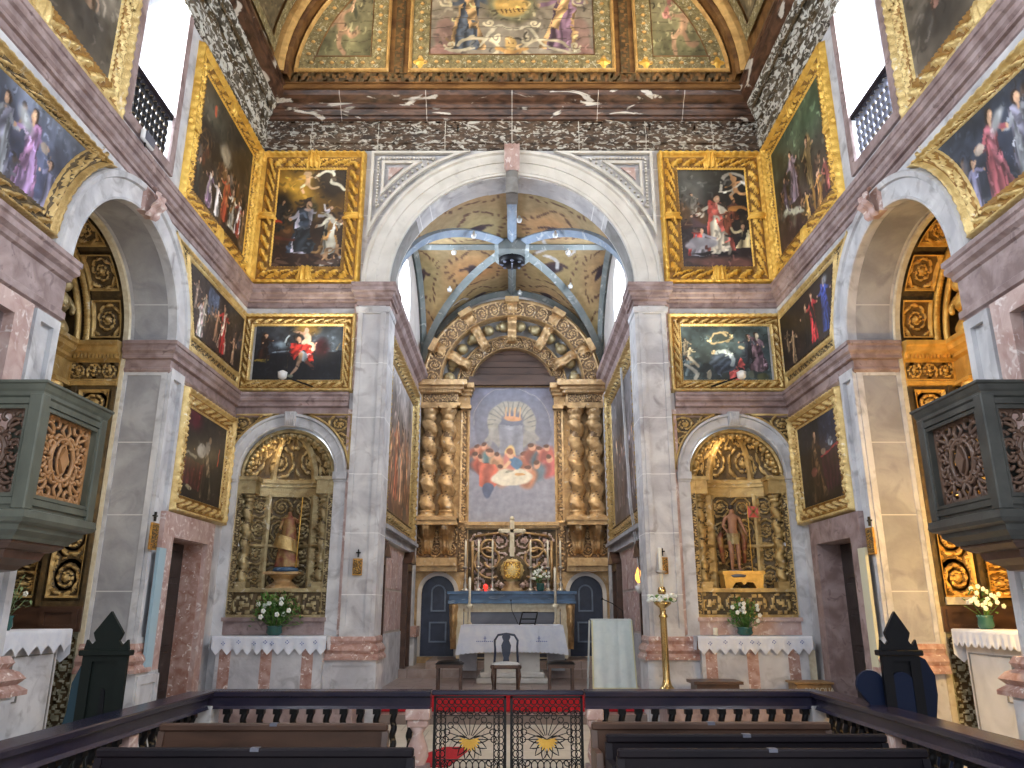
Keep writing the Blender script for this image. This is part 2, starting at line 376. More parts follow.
def hf_rich(s, t):
    if t <= .001: return 0
    if t < .26: return .05+.08*math.sin(pi*min(1, t/.26*.9+.1))+.045*abs(math.sin(pi*(s/.13+t*3)))
    if t < .33: return .045
    if t < .84:
        x = (t-.33)/.51; e = math.sin(pi*x)
        return .05+.03*e+.065*e*math.sin(2*pi*s/.30+3.4*math.cos(pi*x))+.03*math.sin(2*pi*s/.10+2*math.cos(2*pi*x))*e
    if t < .89: return .035
    x = (t-.89)/.11
    return (.04+.05*abs(math.sin(pi*s/.085)))*(1-x**4)+.01
def hf_plain(s, t):
    if t <= .001: return 0
    if t < .3: return .04+.06*math.sin(pi*(t/.3*.9+.1))+.04*abs(math.sin(pi*(s/.10+t*2.5)))
    if t < .36: return .035
    if t < .8:
        x = (t-.36)/.44; e = math.sin(pi*x); return .04+.02*e+.05*e*math.sin(2*pi*s/.20+3*math.cos(pi*x))
    x = (t-.8)/.2
    return (.045+.045*abs(math.sin(pi*s/.07)))*(1-x**3)+.01

def scrolls(U, V, w, h, seed=0, cell=None):
    """carved acanthus scroll relief, metres in, height 0..1 out"""
    H = np.zeros_like(U); cell = cell or min(w, h)*.5
    nx = max(1, round(w/cell)); ny = max(1, round(h/cell)); cw, ch = w/nx, h/ny
    for i in range(nx):
        for j in range(ny):
            cx, cy = (i+.5)*cw, (j+.5)*ch; sg = 1 if (i+j) % 2 else -1
            if nx % 2 == 0: sg = (1 if i < nx/2 else -1)*(1 if j % 2 else -1)
            dx, dy = (U-cx)/(cw*.5), (V-cy)/(ch*.5); R = np.sqrt(dx*dx+dy*dy)+1e-3; th = np.arctan2(dy, dx)*sg
            ph = (th/(2*pi)+1.7*np.log(R/.2+.45)+j*.5+seed*.13) % 1.0
            own = ((np.abs(dx) <= 1.02) & (np.abs(dy) <= 1.02)).astype(float)
            ridge = np.clip(1-np.abs(ph-.5)*3.9, 0, 1)**.7*own
            leaf = .62+.38*np.cos(9*th+12*R)
            H = np.maximum(H, ridge*leaf*np.clip((1.18-R)*5, 0, 1))
            H = np.maximum(H, 1.1*np.clip(1-R/.2, 0, 1)**.5*(R < .2))
            q = np.abs(dx)+np.abs(dy); H = np.maximum(H, .8*own*np.clip((q-1.5)*2.5, 0, 1)*(.5+.5*np.cos(14*th)))
    return H
def relief(mb, a0, a1, b0, b1, c, amp=.05, seed=0, cell=None, res=.016, border=.0, mirror=False):
    w, h = a1-a0, b1-b0; nu = max(6, int(w/res)); nv = max(6, int(h/res))
    def fn(u, v):
        U, V = u*w, v*h
        if mirror: Uu = np.minimum(U, w-U); H = scrolls(Uu, V, w/2, h, seed, cell)
        else: H = scrolls(U, V, w, h, seed, cell)
        m = np.clip(np.minimum(np.minimum(U, w-U), np.minimum(V, h-V))/max(.001, .06*min(w, h)), 0, 1)
        H = H*m
        if border:
            e = np.minimum(np.minimum(U, w-U), np.minimum(V, h-V)); H = np.where(e < border, .9, H)
        return a0+U, b0+V, c+amp*H, H
    return mb.surf(nu, nv, fn)
def in_poly(x, y, poly):
    n = len(poly); ins = np.zeros(x.shape, bool); j = n-1
    for i in range(n):
        xi, yi = poly[i]; xj, yj = poly[j]
        c = ((yi > y) != (yj > y)) & (x < (xj-xi)*(y-yi)/((yj-yi) or 1e-9)+xi); ins ^= c; j = i
    return ins
def relief_poly(mb, poly, c, amp=.04, seed=0, cell=.3, res=.017):
    xs = [p[0] for p in poly]; ys = [p[1] for p in poly]; x0, x1, y0, y1 = min(xs), max(xs), min(ys), max(ys)
    nu, nv = int((x1-x0)/res)+2, int((y1-y0)/res)+2
    U, V = np.meshgrid(np.linspace(0, x1-x0, nu), np.linspace(0, y1-y0, nv), indexing='ij')
    H = scrolls(U, V, x1-x0, y1-y0, seed, cell)
    P = np.stack([(x0+U).ravel(), (y0+V).ravel(), (c+amp*H).ravel()], 1)
    cx = x0+(U[:-1, :-1]+U[1:, 1:])/2; cy = y0+(V[:-1, :-1]+V[1:, 1:])/2; ins = in_poly(cx, cy, poly)
    F = [(i*nv+j, (i+1)*nv+j, (i+1)*nv+j+1, i*nv+j+1) for i, j in zip(*np.nonzero(ins))]
    MI = [1 if H[i:i+2, j:j+2].sum() < .9 else 0 for i, j in zip(*np.nonzero(ins))]  # hollows between scrolls darkened, part ground colour, part painted shade
    return mb.add(P, F, True, mi=MI)
# ---------------------------------------------------------------- oil paintings: generic figure scenes painted on the canvas mesh
def vnoise(X, Y, f, seed):
    r = np.random.default_rng(seed); n = 24; G = r.random((n, n))
    x, y = (X*f) % (n-1), (Y*f) % (n-1); i, j = x.astype(int), y.astype(int); fx, fy = x-i, y-j
    fx = fx*fx*(3-2*fx); fy = fy*fy*(3-2*fy)
    return (G[i, j]*(1-fx)+G[i+1, j]*fx)*(1-fy)+(G[i, j+1]*(1-fx)+G[i+1, j+1]*fx)*fy
class Pic:
    """x right 0..asp, y down 0..1; colours are display values"""
    def __init__(p, asp, nx, ny, seed=0):
        p.asp = asp; p.X, p.Y = np.meshgrid(np.linspace(0, asp, nx), np.linspace(1, 0, ny), indexing='ij')
        p.I = np.zeros((nx, ny, 3)); p.seed = seed; p.px = 1.0/ny
        X0, Y0 = p.X, p.Y   # hand-drawn outlines: contours wander a little
        p.X = X0+.030*(vnoise(X0, Y0, 6, seed+21)-.5)+.022*(vnoise(X0, Y0, 16, seed+22)-.5)
        p.Y = Y0+.030*(vnoise(X0, Y0, 6, seed+23)-.5)+.022*(vnoise(X0, Y0, 16, seed+24)-.5)
    def bg(p, top, bot, n=.25):
        t = p.Y[..., None]; p.I = np.array(top)*(1-t)+np.array(bot)*t
        q = vnoise(p.X, p.Y, 4, p.seed)*.6+vnoise(p.X, p.Y, 11, p.seed+1)*.4
        p.I = p.I*(1+n*2*(q[..., None]-.5)); return p
    def put(p, m, col, a=1):
        m = np.clip(m, 0, 1)[..., None]*a; col = np.asarray(col, float); p.I = p.I*(1-m)+col*m; return p
    def ell(p, x, y, rx, ry, col, rot=0, soft=.25, a=1):
        c, s = math.cos(rot), math.sin(rot); dx, dy = p.X-x, p.Y-y
        u, v = (dx*c+dy*s)/rx, (-dx*s+dy*c)/ry; d = np.sqrt(u*u+v*v)
        return p.put((1-d)/soft+.5, col, a)
    def line(p, pts, w, col, soft=.6, a=1, w2=None):
        if 2 < len(pts) < 9:
            Q = [pts[0]]+list(pts)+[pts[-1]]; out = []
            for k in range(1, len(Q)-2):
                for t in (0, .25, .5, .75):
                    out.append(tuple(.5*(2*Q[k][i]+(Q[k+1][i]-Q[k-1][i])*t+(2*Q[k-1][i]-5*Q[k][i]+4*Q[k+1][i]-Q[k+2][i])*t*t+(3*Q[k][i]-Q[k-1][i]-3*Q[k+1][i]+Q[k+2][i])*t**3) for i in (0, 1)))
            pts = out+[pts[-1]]
        for k in range(len(pts)-1):
            (x0, y0), (x1, y1) = pts[k], pts[k+1]; L2 = (x1-x0)**2+(y1-y0)**2+1e-9
            t = np.clip(((p.X-x0)*(x1-x0)+(p.Y-y0)*(y1-y0))/L2, 0, 1)
            d = np.hypot(p.X-x0-t*(x1-x0), p.Y-y0-t*(y1-y0)); ww = w if w2 is None else w+(w2-w)*(k+t)/(len(pts)-1)
            p.put((ww-d)/(ww*soft)+.3, col, a)
        return p
    def poly(p, pts, col, fold=0, ang=0, a=1, f=60):
        m = in_poly(p.X, p.Y, pts).astype(float)
        c = np.array(col)*np.ones_like(p.I)
        if fold:
            u = p.X*math.cos(ang)+p.Y*math.sin(ang)+.03*vnoise(p.X, p.Y, 7, p.seed+5)
            c = c*(1+fold*np.sin(u*f+3*vnoise(p.X, p.Y, 9, p.seed+3)))[..., None]
        m = m[..., None]*a; p.I = p.I*(1-m)+c*m; return p
    def fig(p, x, y, h, robe, cloak=None, lean=0, arms=((.2, .45), (-.2, .5)), skin=(.82, .62, .47), hair=(.2, .13, .09), kneel=False, halo=False, flip=1):
        """standing or kneeling figure, feet at (x,y), height h"""
        H = h*(.62 if kneel else 1); q = lambda a, b: (x+flip*(a*h+lean*(b)*h), y-b*H)
        hd = h*.068; sh = .80
        if cloak is not None: p.poly([q(-.20, 0), q(-.15, .5), q(-.13, sh+.03), q(.05, sh+.05), q(.1, .5), q(.24, .02), q(.02, -.02)], cloak, .35, .3)
        p.poly([q(-.14, 0), q(-.12, .42), q(-.10, sh), q(.09, sh), q(.11, .42), q(.15 if not kneel else .26, 0), q(0, -.02)], robe, .3, .15)
        p.line([q(-.05, .06), q(-.04, .7)], h*.022, np.clip(np.array(robe)*1.35, 0, 1), a=.6)
        p.line([q(.1, .06), q(.07, .6)], h*.025, np.array(robe)*.45, a=.7)
        for sx, (ax, ay) in zip((.08, -.08), arms):
            e = q(sx+ax*.5, sh-.12); hnd = (x+flip*(sx+ax)*h+flip*lean*h*.6, y-H*ay-H*.2)
            p.line([q(sx, sh-.04), e, hnd], h*.034, np.clip(np.array(robe)*1.15, 0, 1), w2=h*.024); p.ell(hnd[0], hnd[1], h*.026, h*.026, skin)
        if cloak is not None: p.poly([q(-.11, sh+.02), q(.0, sh+.02), q(.12, .35), q(.02, .3)], np.clip(np.array(cloak)*1.2, 0, 1), .3, .8)
        hx, hy = q(.02, sh); hy -= hd*1.15; hx += flip*lean*.05*h
        if halo: p.ell(hx, hy, hd*1.9, hd*1.9, (.95, .8, .4), a=.8, soft=.5)
        p.ell(hx-flip*hd*.25, hy-hd*.15, hd*1.0, hd*1.15, hair); p.ell(hx+flip*hd*.12, hy+hd*.12, hd*.72, hd*.92, skin)
        p.ell(hx+flip*hd*.35, hy, hd*.3, hd*.35, np.clip(np.array(skin)*1.18, 0, 1)); p.line([(hx, hy+hd*.9), (hx, hy+hd*1.4)], hd*.4, skin)
        return p
    def putto(p, x, y, h, col=(.9, .66, .42), sash=None, rot=0):
        c, s = math.cos(rot), math.sin(rot); g = lambda a, b: (x+(a*c-b*s)*h, y+(a*s+b*c)*h)
        if sash is not None: p.line([g(-.8, -.1), g(-.6, -.7), g(0, -.9), g(.6, -.6), g(.7, 0)], h*.10, sash, a=.9)
        p.line([g(0, -.25), g(.02, .2)], h*.2, col); p.ell(*g(0, -.55), h*.2, h*.2, col)
        p.line([g(.05, .2), g(.4, .5), g(.7, .4)], h*.1, np.array(col)*.9); p.line([g(-.05, .2), g(-.25, .6), g(-.1, .95)], h*.1, col)
        p.line([g(0, -.3), g(.5, -.35), g(.75, -.6)], h*.07, col); p.line([g(0, -.25), g(-.5, -.1)], h*.07, np.array(col)*.85); return p
    def strokes(p, n=130, amt=.45, ln=.05):
        """loose brushwork picking up the colour already there"""
        r = random.Random(p.seed+5); nx, ny = p.X.shape
        for i in range(n):
            a, b = r.randrange(nx), r.randrange(ny); c = p.I[a, b].copy()*(1+amt*(r.random()*2-.9)); x, y = p.X[a, b], p.Y[a, b]; t = r.random()*6.28; l = ln*(.4+r.random())
            p.line([(x, y), (x+l*.5*math.cos(t), y+l*.5*math.sin(t)), (x+l*math.cos(t+.7), y+l*math.sin(t+.7))], .006+.008*r.random(), np.clip(c+.02, 0, 1), a=.75)
        return p
    def col(p):
        big = p.X.shape[1] >= 150
        if not big:
            r = random.Random(p.seed+9)
            p.strokes(int(110*max(1, p.asp)))
            q = .62*vnoise(p.X, p.Y, 5, p.seed+31)+.38*vnoise(p.X, p.Y, 18, p.seed+32); p.I = p.I*(.62+.72*q)[..., None]
            g = p.I.mean(axis=2, keepdims=True); p.I = g+(p.I-g)*.76
        else:
            g = np.array((.60, .54, .56)); p.I = p.I*.72+g*.28
        g = np.clip(p.I, 0.004, 1)**2.2; return g.reshape(-1, 3)
def crowd(p, n, y0, y1, cols, h=.2, a=.8):
    """murky onlookers filling the background"""
    r = random.Random(p.seed+77)
    for i in range(n):
        x, y = r.random()*p.asp, y0+(y1-y0)*r.random(); c = np.array(cols[i % len(cols)])*(.55+.5*r.random()); hh = h*(.7+.6*r.random())
        p.ell(x, y+hh*.30, hh*.22, hh*.38, c, rot=r.random()-.5, soft=.5, a=a); p.ell(x+hh*.03, y-hh*.08, hh*.09, hh*.11, np.array((.62, .44, .30))*(.6+.5*r.random()), soft=.5, a=a); p.ell(x-hh*.03, y-hh*.15, hh*.09, hh*.07, (.12, .08, .06), soft=.5, a=a)
        if i % 2: p.line([(x, y+hh*.1), (x+hh*.3*(r.random()-.3), y+hh*.3), (x+hh*.4*(r.random()-.2), y+hh*.15)], hh*.035, np.array((.66, .48, .34))*(.7+.4*r.random()), a=a)
    return p
def canvas(mb, pic, a0, a1, b0, b1, c, flip=False, clip=None):
    nx, ny = pic.X.shape; U, V = np.meshgrid(np.linspace(0, 1, nx), np.linspace(0, 1, ny), indexing='ij')
    if flip: U = 1-U
    A, B = a0+(a1-a0)*U, b0+(b1-b0)*V; P = np.stack([A.ravel(), B.ravel(), np.full(A.size, c)], 1)
    ok = np.ones((nx-1, ny-1), bool)
    if clip: ok = in_poly((A[:-1, :-1]+A[1:, 1:])/2, (B[:-1, :-1]+B[1:, 1:])/2, clip)
    F = [(i*ny+j, (i+1)*ny+j, (i+1)*ny+j+1, i*ny+j+1) for i, j in zip(*np.nonzero(ok))]
    return mb.add(P, F, False, pic.col())
def pic_for(w, h, seed, res=.02):
    return Pic(w/h, max(20, int(w/res)), max(20, int(h/res)), seed)

# ---------------------------------------------------------------- the setting: walls with their openings
AY, AR, ARO, ASP = 8.62, 1.29, 1.62, 5.18     # side chapel arch: centre, inner and outer radius, spring
NX, NR, NRO, NSP, NB = 3.70, .79, .98, 3.84, 1.55   # niches of the end wall
m = MB(TB)
hole = [(-2.19, -.05), (2.19, -.05)]+arc(0, 7.15, 2.19, 0, pi, 40)
m.plate([(-WX-.6, -.1), (-2.19, -.1), (-2.19, 7.15)]+arc(0, 7.15, 2.19, pi, 0, 40)[1:-1]+[(2.19, 7.15), (2.19, -.1), (WX+.6, -.1), (WX+.6, 11.4), (-WX-.6, 11.4)],
        [archshape(s*NX, NR, NB, NSP) for s in (-1, 1)], 0, -.55)
struct(m, 'wall_back', M_stoneb)
for s, nm in ((-1, 'left'), (1, 'right')):
    m = MB(TS(s))
    dk = 10.62 if s < 0 else 10.55
    out = [(YN, -.1), (AY-AR, -.1), (AY-AR, ASP)]+arc(AY, ASP, AR, pi, 0, 30)[1:-1]+[(AY+AR, ASP), (AY+AR, -.1), (10.55, -.1), (10.55, 2.62), (11.75, 2.62), (11.75, -.1), (YB+.05, -.1), (YB+.05, 11.4), (YN, 11.4)]
    holes = [rect(7.98, 9.06, 7.47, 10.2), rect(3.0, 4.2, 7.47, 10.2), rect(-1.6, -.4, 7.47, 10.2), rect(5.2, 6.55, 2.6, 4.35)]
    m.plate(out, holes, 0, -.62)
    struct(m, 'wall_'+nm, M_stone)
    # room behind the pulpit door and the door passage, so no opening shows the sky
    m = MB(TS(s)); m.box(5.0, 6.75, 2.5, 4.5, -1.6, -1.55); m.box(5.0, 5.05, 2.5, 4.5, -1.6, -.62); m.box(6.7, 6.75, 2.5, 4.5, -1.6, -.62); m.box(5.0, 6.75, 2.5, 2.55, -1.6, -.62); m.box(5, 6.75, 4.45, 4.5, -1.6, -.62)
    m.box(10.4, 11.9, -.1, 2.8, -.75, -.63)
    struct(m, 'trim_1', M_dark)
# floor
m = MB(); m.plate([(-WX-.6, YN), (WX+.6, YN), (WX+.6, YB+.6), (-WX-.6, YB+.6)], [], -.1, 0); struct(m, 'floor', M_floor)
m = MB(); m.box(-CX-.4, CX+.4, 12.95, CYB+.5, 0, CF); m.box(-CX-.4, CX+.4, 16.3, CYB+.5, CF, .52); m.box(-1.75, 1.75, 16.45, CYB, .52, .66); m.box(-2.15, 2.15, 12.6, 12.95, 0, .14); struct(m, 'chancel_floor', M_cfloor)
for s in (-1, 1):
    m = MB(); m.box(s*2.2, s*WX, 11.35, YB, 0, .5); struct(m, 'altar_footpace', M_pinkd)

# the triumphal arch: archivolt, keystone, spandrel panels, pilasters
m = MB(TB)
def archivolt(m, cx, sp, r0, r1, prof, n=48, a0=0, a1=pi):
    k = len(prof); V = []
    for i in range(n+1):
        t = a0+(a1-a0)*i/n
        for f, c in prof: r = r0+(r1-r0)*f; V.append((cx+r*math.cos(t), sp+r*math.sin(t), c))
    return m.add(V, [(i*k+j, (i+1)*k+j, (i+1)*k+j+1, i*k+j+1) for i in range(n) for j in range(k-1)])
archivolt(m, 0, 7.19, 2.17, 2.66, [(0, -.56), (0, .05), (.1, .05), (.1, .065), (.5, .065), (.5, .09), (.82, .09), (.86, .14), (.97, .14), (1, .1), (1, 0)])
struct(m, 'chancel_arch', M_arch)
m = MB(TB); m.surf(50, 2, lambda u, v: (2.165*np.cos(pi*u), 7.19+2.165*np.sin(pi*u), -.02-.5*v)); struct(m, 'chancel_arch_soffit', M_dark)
m = MB(TB)
for s in (-1, 1):
    e0, e1 = sorted((s*2.19, s*2.66)); 
    m.box(e0, e1, 1.22, 6.78, 0, .10)
    fr = [rect(e0+.08, e1-.08, 1.4, 6.6)]
    m.plate(rect(e0, e1, 1.22, 6.78), fr, .10, .13)
    e2, e3 = sorted((s*2.0, s*2.75)); m.box(min(s*2.19, s*2.13), max(s*2.19, s*2.13), 1.22, 6.78, -.55, .1)
struct(m, 'chancel_arch_pilaster', M_stoneb)
m = MB(TB)
for s in (-1, 1):
    e0, e1 = sorted((s*2.67, s*2.75)); m.box(e0, e1, 1.2, 4.9, 0, .05); m.box(e0, e1, 5.25, 6.8, 0, .05)
struct(m, 'trim_2', M_pink)
# pilaster bases (red) and plinths
prof_base = [(0, 1.28), (.05, 1.28), (.07, 1.22), (.05, 1.17), (.09, 1.14), (.12, 1.08), (.09, 1.03), (.13, .98), (.13, .94), (0, .94)]
m = MB(); m2 = MB(TB)
for s in (-1, 1):
    p = [(s*2.15, 13.0), (s*2.15, YB-.1), (s*2.80, YB-.1), (s*2.80, YB)]
    if s < 0: p = [(-2.80, YB), (-2.80, YB-.1), (-2.15, YB-.1), (-2.15, 13.0)]
    sweep_plan(m, p if s < 0 else p, [(o if s < 0 else o, z) for o, z in prof_base])
    e0, e1 = sorted((s*2.06, s*2.86)); m2.box(e0, e1, 0, .95, -.55, .16)
    m2.plate(rect(e0, e1, .5, .95), [rect(e0+.12, e1-.12, .56, .86)], .16, .18)
struct(m, 'trim_3', M_red); struct(m2, 'trim_4', M_stone)
# keystone bracket
k = root('keystone_bracket', (0, YB-.1, 9.3), 'carved stone bracket at the crown of the big chancel arch', 'bracket')
m = MB(TB); m.surf(10, 14, lambda u, v: (-.14+.28*u, 9.92-.52*v, .14+.16*np.sin(pi*(.15+.8*v))*(1-.35*v)+.02*np.cos(6*pi*u)), ); m.box(-.12, .12, 9.42, 9.92, 0, .10); m.build('scroll', M_pink, k)
m = MB(TB); m.surf(8, 10, lambda u, v: (-.11+.22*u, 9.40-.45*v, .10+.05*np.sin(6*pi*v)*np.sin(pi*u)+.06*np.sin(pi*u))); m.box(-.11, .11, 8.95, 9.4, -.3, .1); m.build('pendant', M_dark, k)
# spandrel triangles beside the arch
for s in (-1, 1):
    def tri(d):   # right-angled corner cut by the arch, inset by d
        x1 = 2.62-d; z1 = 9.86-d; r = 2.74+d; pts = [(s*x1, z1)]
        a_s = math.acos(min(1, x1/r)); a_e = math.asin(min(1, (z1-7.19)/r))
        pts += [(s*r*math.cos(a), 7.19+r*math.sin(a)) for a in np.linspace(a_s, a_e, 14)]
        return pts
    m = MB(TB); m.plate(tri(.02), [tri(.07)], .03, .10); m.plate(tri(.22), [tri(.27)], .03, .09)
    o = m.build('spandrel_moulding', M_arch, None, 'structure')
    m = MB(TB)
    q = tri(.15); n = len(q)
    for i in range(n):
        p0, p1 = Vector(q[i]), Vector(q[(i+1) % n]); L = (p1-p0).length; cnt = max(1, int(L/.062))
        for j in range(cnt):
            c = p0.lerp(p1, (j+.5)/cnt); m.box(c.x-.018, c.x+.018, c.y-.018, c.y+.018, .02, .075)
    m.build('spandrel_dentils', M_arch, None, 'structure')
    m = MB(TB); m.plate(tri(.34), [], .02, .045); m.build('spandrel_panel', M_pink, None, 'structure')

# string courses
pr1 = [(o*.62, z) for o, z in [(0, 5.26), (.19, 5.26), (.19, 5.21), (.16, 5.20), (.16, 5.17), (.18, 5.16), (.17, 5.12), (.12, 5.09), (.11, 5.06), (.12, 5.05), (.12, 5.02), (.04, 5.01), (.035, 4.90), (.07, 4.89), (.07, 4.86), (.03, 4.83), (.0, 4.82)]]
pr1 = [(o, z-.07) for o, z in pr1]
pr2 = [(o*.52, z) for o, z in [(0, 7.22), (.26, 7.22), (.26, 7.16), (.23, 7.15), (.23, 7.12), (.25, 7.11), (.25, 7.06), (.19, 7.04), (.17, 6.99), (.12, 6.96), (.14, 6.94), (.14, 6.91), (.07, 6.90), (.06, 6.86), (.08, 6.85), (.08, 6.82), (.03, 6.80), (.0, 6.78)]]
pr2 = [(o, z-.07) for o, z in pr2]
pr2b = [(0, 6.79), (.07, 6.79), (.07, 6.74), (.04, 6.70), (0, 6.70)]
def mirror(path, s): return [(-x, y) for x, y in path][::-1] if s > 0 else path
for s in (-1, 1):
    m = MB()
    far = [(-WX-.62, AY+AR+.0), (-WX, AY+AR), (-WX, YB), (-2.75, YB)]
    sweep_plan(m, mirror(far, s), pr1)
    struct(m, 'trim_5', M_pinkd)
    m = MB(); near = [(-WX, YN), (-WX, AY-AR), (-WX-.62, AY-AR)]
    sweep_plan(m, mirror(near, s), [(0, 5.2), (.11, 5.2), (.11, 5.15), (.09, 5.13), (.10, 5.10), (.10, 5.06), (.06, 5.02), (.05, 4.97), (.02, 4.95), (.02, 4.64), (.05, 4.62), (.05, 4.55), (.02, 4.53), (0, 4.48)])
    struct(m, 'trim_6', M_pinkd)
    m = MB(); p = [(-WX, YN), (-WX, YB), (-2.66, YB), (-2.66, YB-.1), (-2.15, YB-.1), (-2.15, 13.0)]
    sweep_plan(m, mirror(p, s), pr2); struct(m, 'trim_7', M_pinkd)
    m = MB(); p = [(-WX, YN), (-WX, YB), (-2.66, YB), (-2.66, YB-.1), (-2.15, YB-.1), (-2.15, 13.0)]
    sweep_plan(m, mirror(p, s), [(.02, 6.73), (.05, 6.71), (.04, 6.63), (0.02, 6.61)]); struct(m, 'trim_8', M_stone)
# main entablature: bottom mouldings, frieze, corona, cyma
ent = [(-WX, YN), (-WX, YB), (WX, YB), (WX, YN)]
def entab(prof, name, mm):
    for i, (pth, mt) in enumerate((([ent[0], ent[1]], mm[1]), ([ent[1], ent[2]], mm[0]), ([ent[2], ent[3]], mm[1]))):
        m = MB(); P = [Vector(q) for q in pth]; d = (P[1]-P[0]).normalized(); k = Vector((d.y, -d.x)); V = []
        for t in (0, 1):
            for o, z in prof:
                e = 0 if ((i == 0 and t == 0) or (i == 2 and t == 1)) else o
                q = P[t]+k*o+(d*e if t == 0 else -d*e); V.append((q.x, q.y, z))
        n = len(prof); m.add(V, [(j, n+j, n+j+1, j+1) for j in range(n-1)]); struct(m, name, mt)
entab([(.0, 9.9), (.05, 9.9), (.05, 10.0), (.09, 10.02), (.09, 10.1), (.12, 10.14), (.12, 10.18), (.06, 10.2)], 'trim_9', (M_peel, M_peels))
entab([(.06, 10.2), (.06, 10.5)], 'trim_10', (M_peel, M_peels))
entab([(.06, 10.5), (.1, 10.52), (.12, 10.56), (.16, 10.57), (.18, 10.62), (.2, 10.66), (.24, 10.67), (.27, 10.72), (.27, 10.76)], 'trim_11', (M_brown, M_peels))
entab([(.27, 10.76), (.32, 10.78), (.40, 10.83), (.44, 10.90), (.44, 10.95), (.48, 10.97), (.48, 11.02), (.3, 11.1)], 'trim_12', (M_brown, M_brown))
# frieze carving on the entablature
m = MB(TB); relief(m, -WX+.1, -1.0, 10.21, 10.49, .06, .035, 3, .28, .03); relief(m, .9, WX-.1, 10.21, 10.49, .06, .035, 4, .28, .03); struct(m, 'trim_13', M_peel)
for s in (-1, 1):
    m = MB(TS(s)); relief(m, 6, YB-.1, 10.21, 10.49, .06, .035, 5, .28, .03); relief(m, 6, YB-.3, 10.57, 10.68, .2, .03, 6, .12, .03); struct(m, 'trim_13', M_peels)

# ---------------------------------------------------------------- ceiling: barrel vault with coffers and the end panel
CRX, CZ = 4.2, 11.0
def vault(r): return lambda u, v: (-r*np.cos(pi*u), YN+(YB-.48-YN)*v, CZ+r*np.sin(pi*u)*.9)
m = MB(); m.surf(40, 2, vault(CRX+.12)); struct(m, 'ceiling', M_cwood)
def vault_arc(y0, y1, r, th, name, mt, seg=(0, 1)):
    m = MB(); n = 40; prof = [(y0, r+.1), (y0, r), (y0+.04, r-th), (y1-.04, r-th), (y1, r), (y1, r+.1)]
    V = []
    for i in range(n+1):
        t = pi*(seg[0]+(seg[1]-seg[0])*i/n)
        for y, q in prof: V.append((-q*math.cos(t), y, CZ+.9*q*math.sin(t)))
    k = len(prof); m.add(V, [(i*k+j, (i+1)*k+j, (i+1)*k+j+1, i*k+j+1) for i in range(n) for j in range(k-1)]); struct(m, name, mt)
yv = YB-.48
for y in (yv-.22, yv-2.6, yv-5.0, yv-7.4, yv-9.8): 
    vault_arc(y-.1, y+.2, CRX, .12, 'ceiling_rib', M_cwood); vault_arc(y-.2, y-.1, CRX+.02, .1, 'ceiling_moulding', M_cgold); vault_arc(y+.2, y+.28, CRX+.02, .06, 'ceiling_moulding', M_cgold)
for yy in (yv-1.4, yv-3.8, yv-6.2):
    for a in (.02, .20, .38, .62, .80):
        m = MB(); y0, y1 = yy-.85, yy+.85; a1 = a+.16
        P = [rect(a, a1, y0, y1), rect(a+.02, a1-.02, y0+.25, y1-.25)]
        def onv(a_, b_, c_): return (-(CRX+.1-c_)*np.cos(pi*a_), b_, CZ+.9*(CRX+.1-c_)*np.sin(pi*a_))
        m = MB(onv)
        for q in (((a, a1), (y0, y0+.2)), ((a, a1), (y1-.2, y1)), ((a, a+.016), (y0, y1)), ((a1-.016, a1), (y0, y1))):
            m.surf(5, 5, lambda u, v, q=q: (q[0][0]+(q[0][1]-q[0][0])*u, q[1][0]+(q[1][1]-q[1][0])*v, .05+0*u))
        struct(m, 'ceiling_panel_border', M_cgreen)
        pic = Pic((a1-a)*12/1.2, 40, 30, int(a*100)+3).bg((.42, .36, .24), (.5, .42, .28)); w = pic.asp
        pic.putto(w*.5, .5, .35, (.72, .5, .36), (.5, .25, .22))
        m = MB(onv); canvas(m, pic, a+.02, a1-.02, y0+.25, y1-.25, .03); struct(m, 'ceiling_panel_painting', M_matt)
TT = TC(yv-.02)
m = MB(TT); m.plate([(-4.3, 10.9), (4.3, 10.9)]+[(4.3*math.cos(t), CZ+.9*4.3*math.sin(t)) for t in np.linspace(0, pi, 30)], [], -.05, 0); struct(m, 'ceiling', M_cwood)
def tympanum_frame(poly, wd, label=None):
    m = MB(TT); frame_sweep(m, poly, .07, lambda s, t: .09*math.sin(pi*min(1, t*.9+.1))+.02*abs(math.sin(pi*s/.07)), 7, .035); struct(m, 'ceiling_moulding', M_cgold)
    m = MB(TT); q = [tuple(p) for p in offset_poly(poly, .07)]; q2 = [tuple(p) for p in offset_poly(poly, wd)]
    m.plate(q, [q2], 0, .03); struct(m, 'ceiling_panel_border', M_cgreen)
    m = MB(TT)
    q3 = offset_poly(poly, (wd+.07)/2); n = len(q3)
    for i in range(n):
        L = (q3[(i+1) % n]-q3[i]).length
        for j in range(int(L/.19)):
            c = q3[i].lerp(q3[(i+1) % n], (j+.5)/max(1, int(L/.19))); m.blob((c.x, c.y, .04), (.045, .032, .03), 6, 5)
    if m.v: struct(m, 'ceiling_rosettes', M_cgold)
    m = MB(TT); frame_sweep(m, q2, .025, lambda s, t: .05*math.sin(pi*t)+.0, 5, .2); struct(m, 'ceiling_moulding', M_cwood)
    m = MB(TT)
    for p in offset_poly(poly, (wd+.07)/2)[:4] if n < 6 else offset_poly(poly, (wd+.07)/2)[:2]: 
        m.surf(20, 5, lambda u, v, p=p: (p.x+(.11+.03*np.cos(8*pi*u))*v*np.cos(2*pi*u), p.y+(.11+.03*np.cos(8*pi*u))*v*np.sin(2*pi*u), .06-.03*v), cu=True)
    struct(m, 'ceiling_corner_leaf', M_gold)
    return [tuple(p) for p in offset_poly(poly, wd+.02)]
zb = 11.22
q = tympanum_frame(rect(-1.93, 1.93, zb, 14.1), .38)
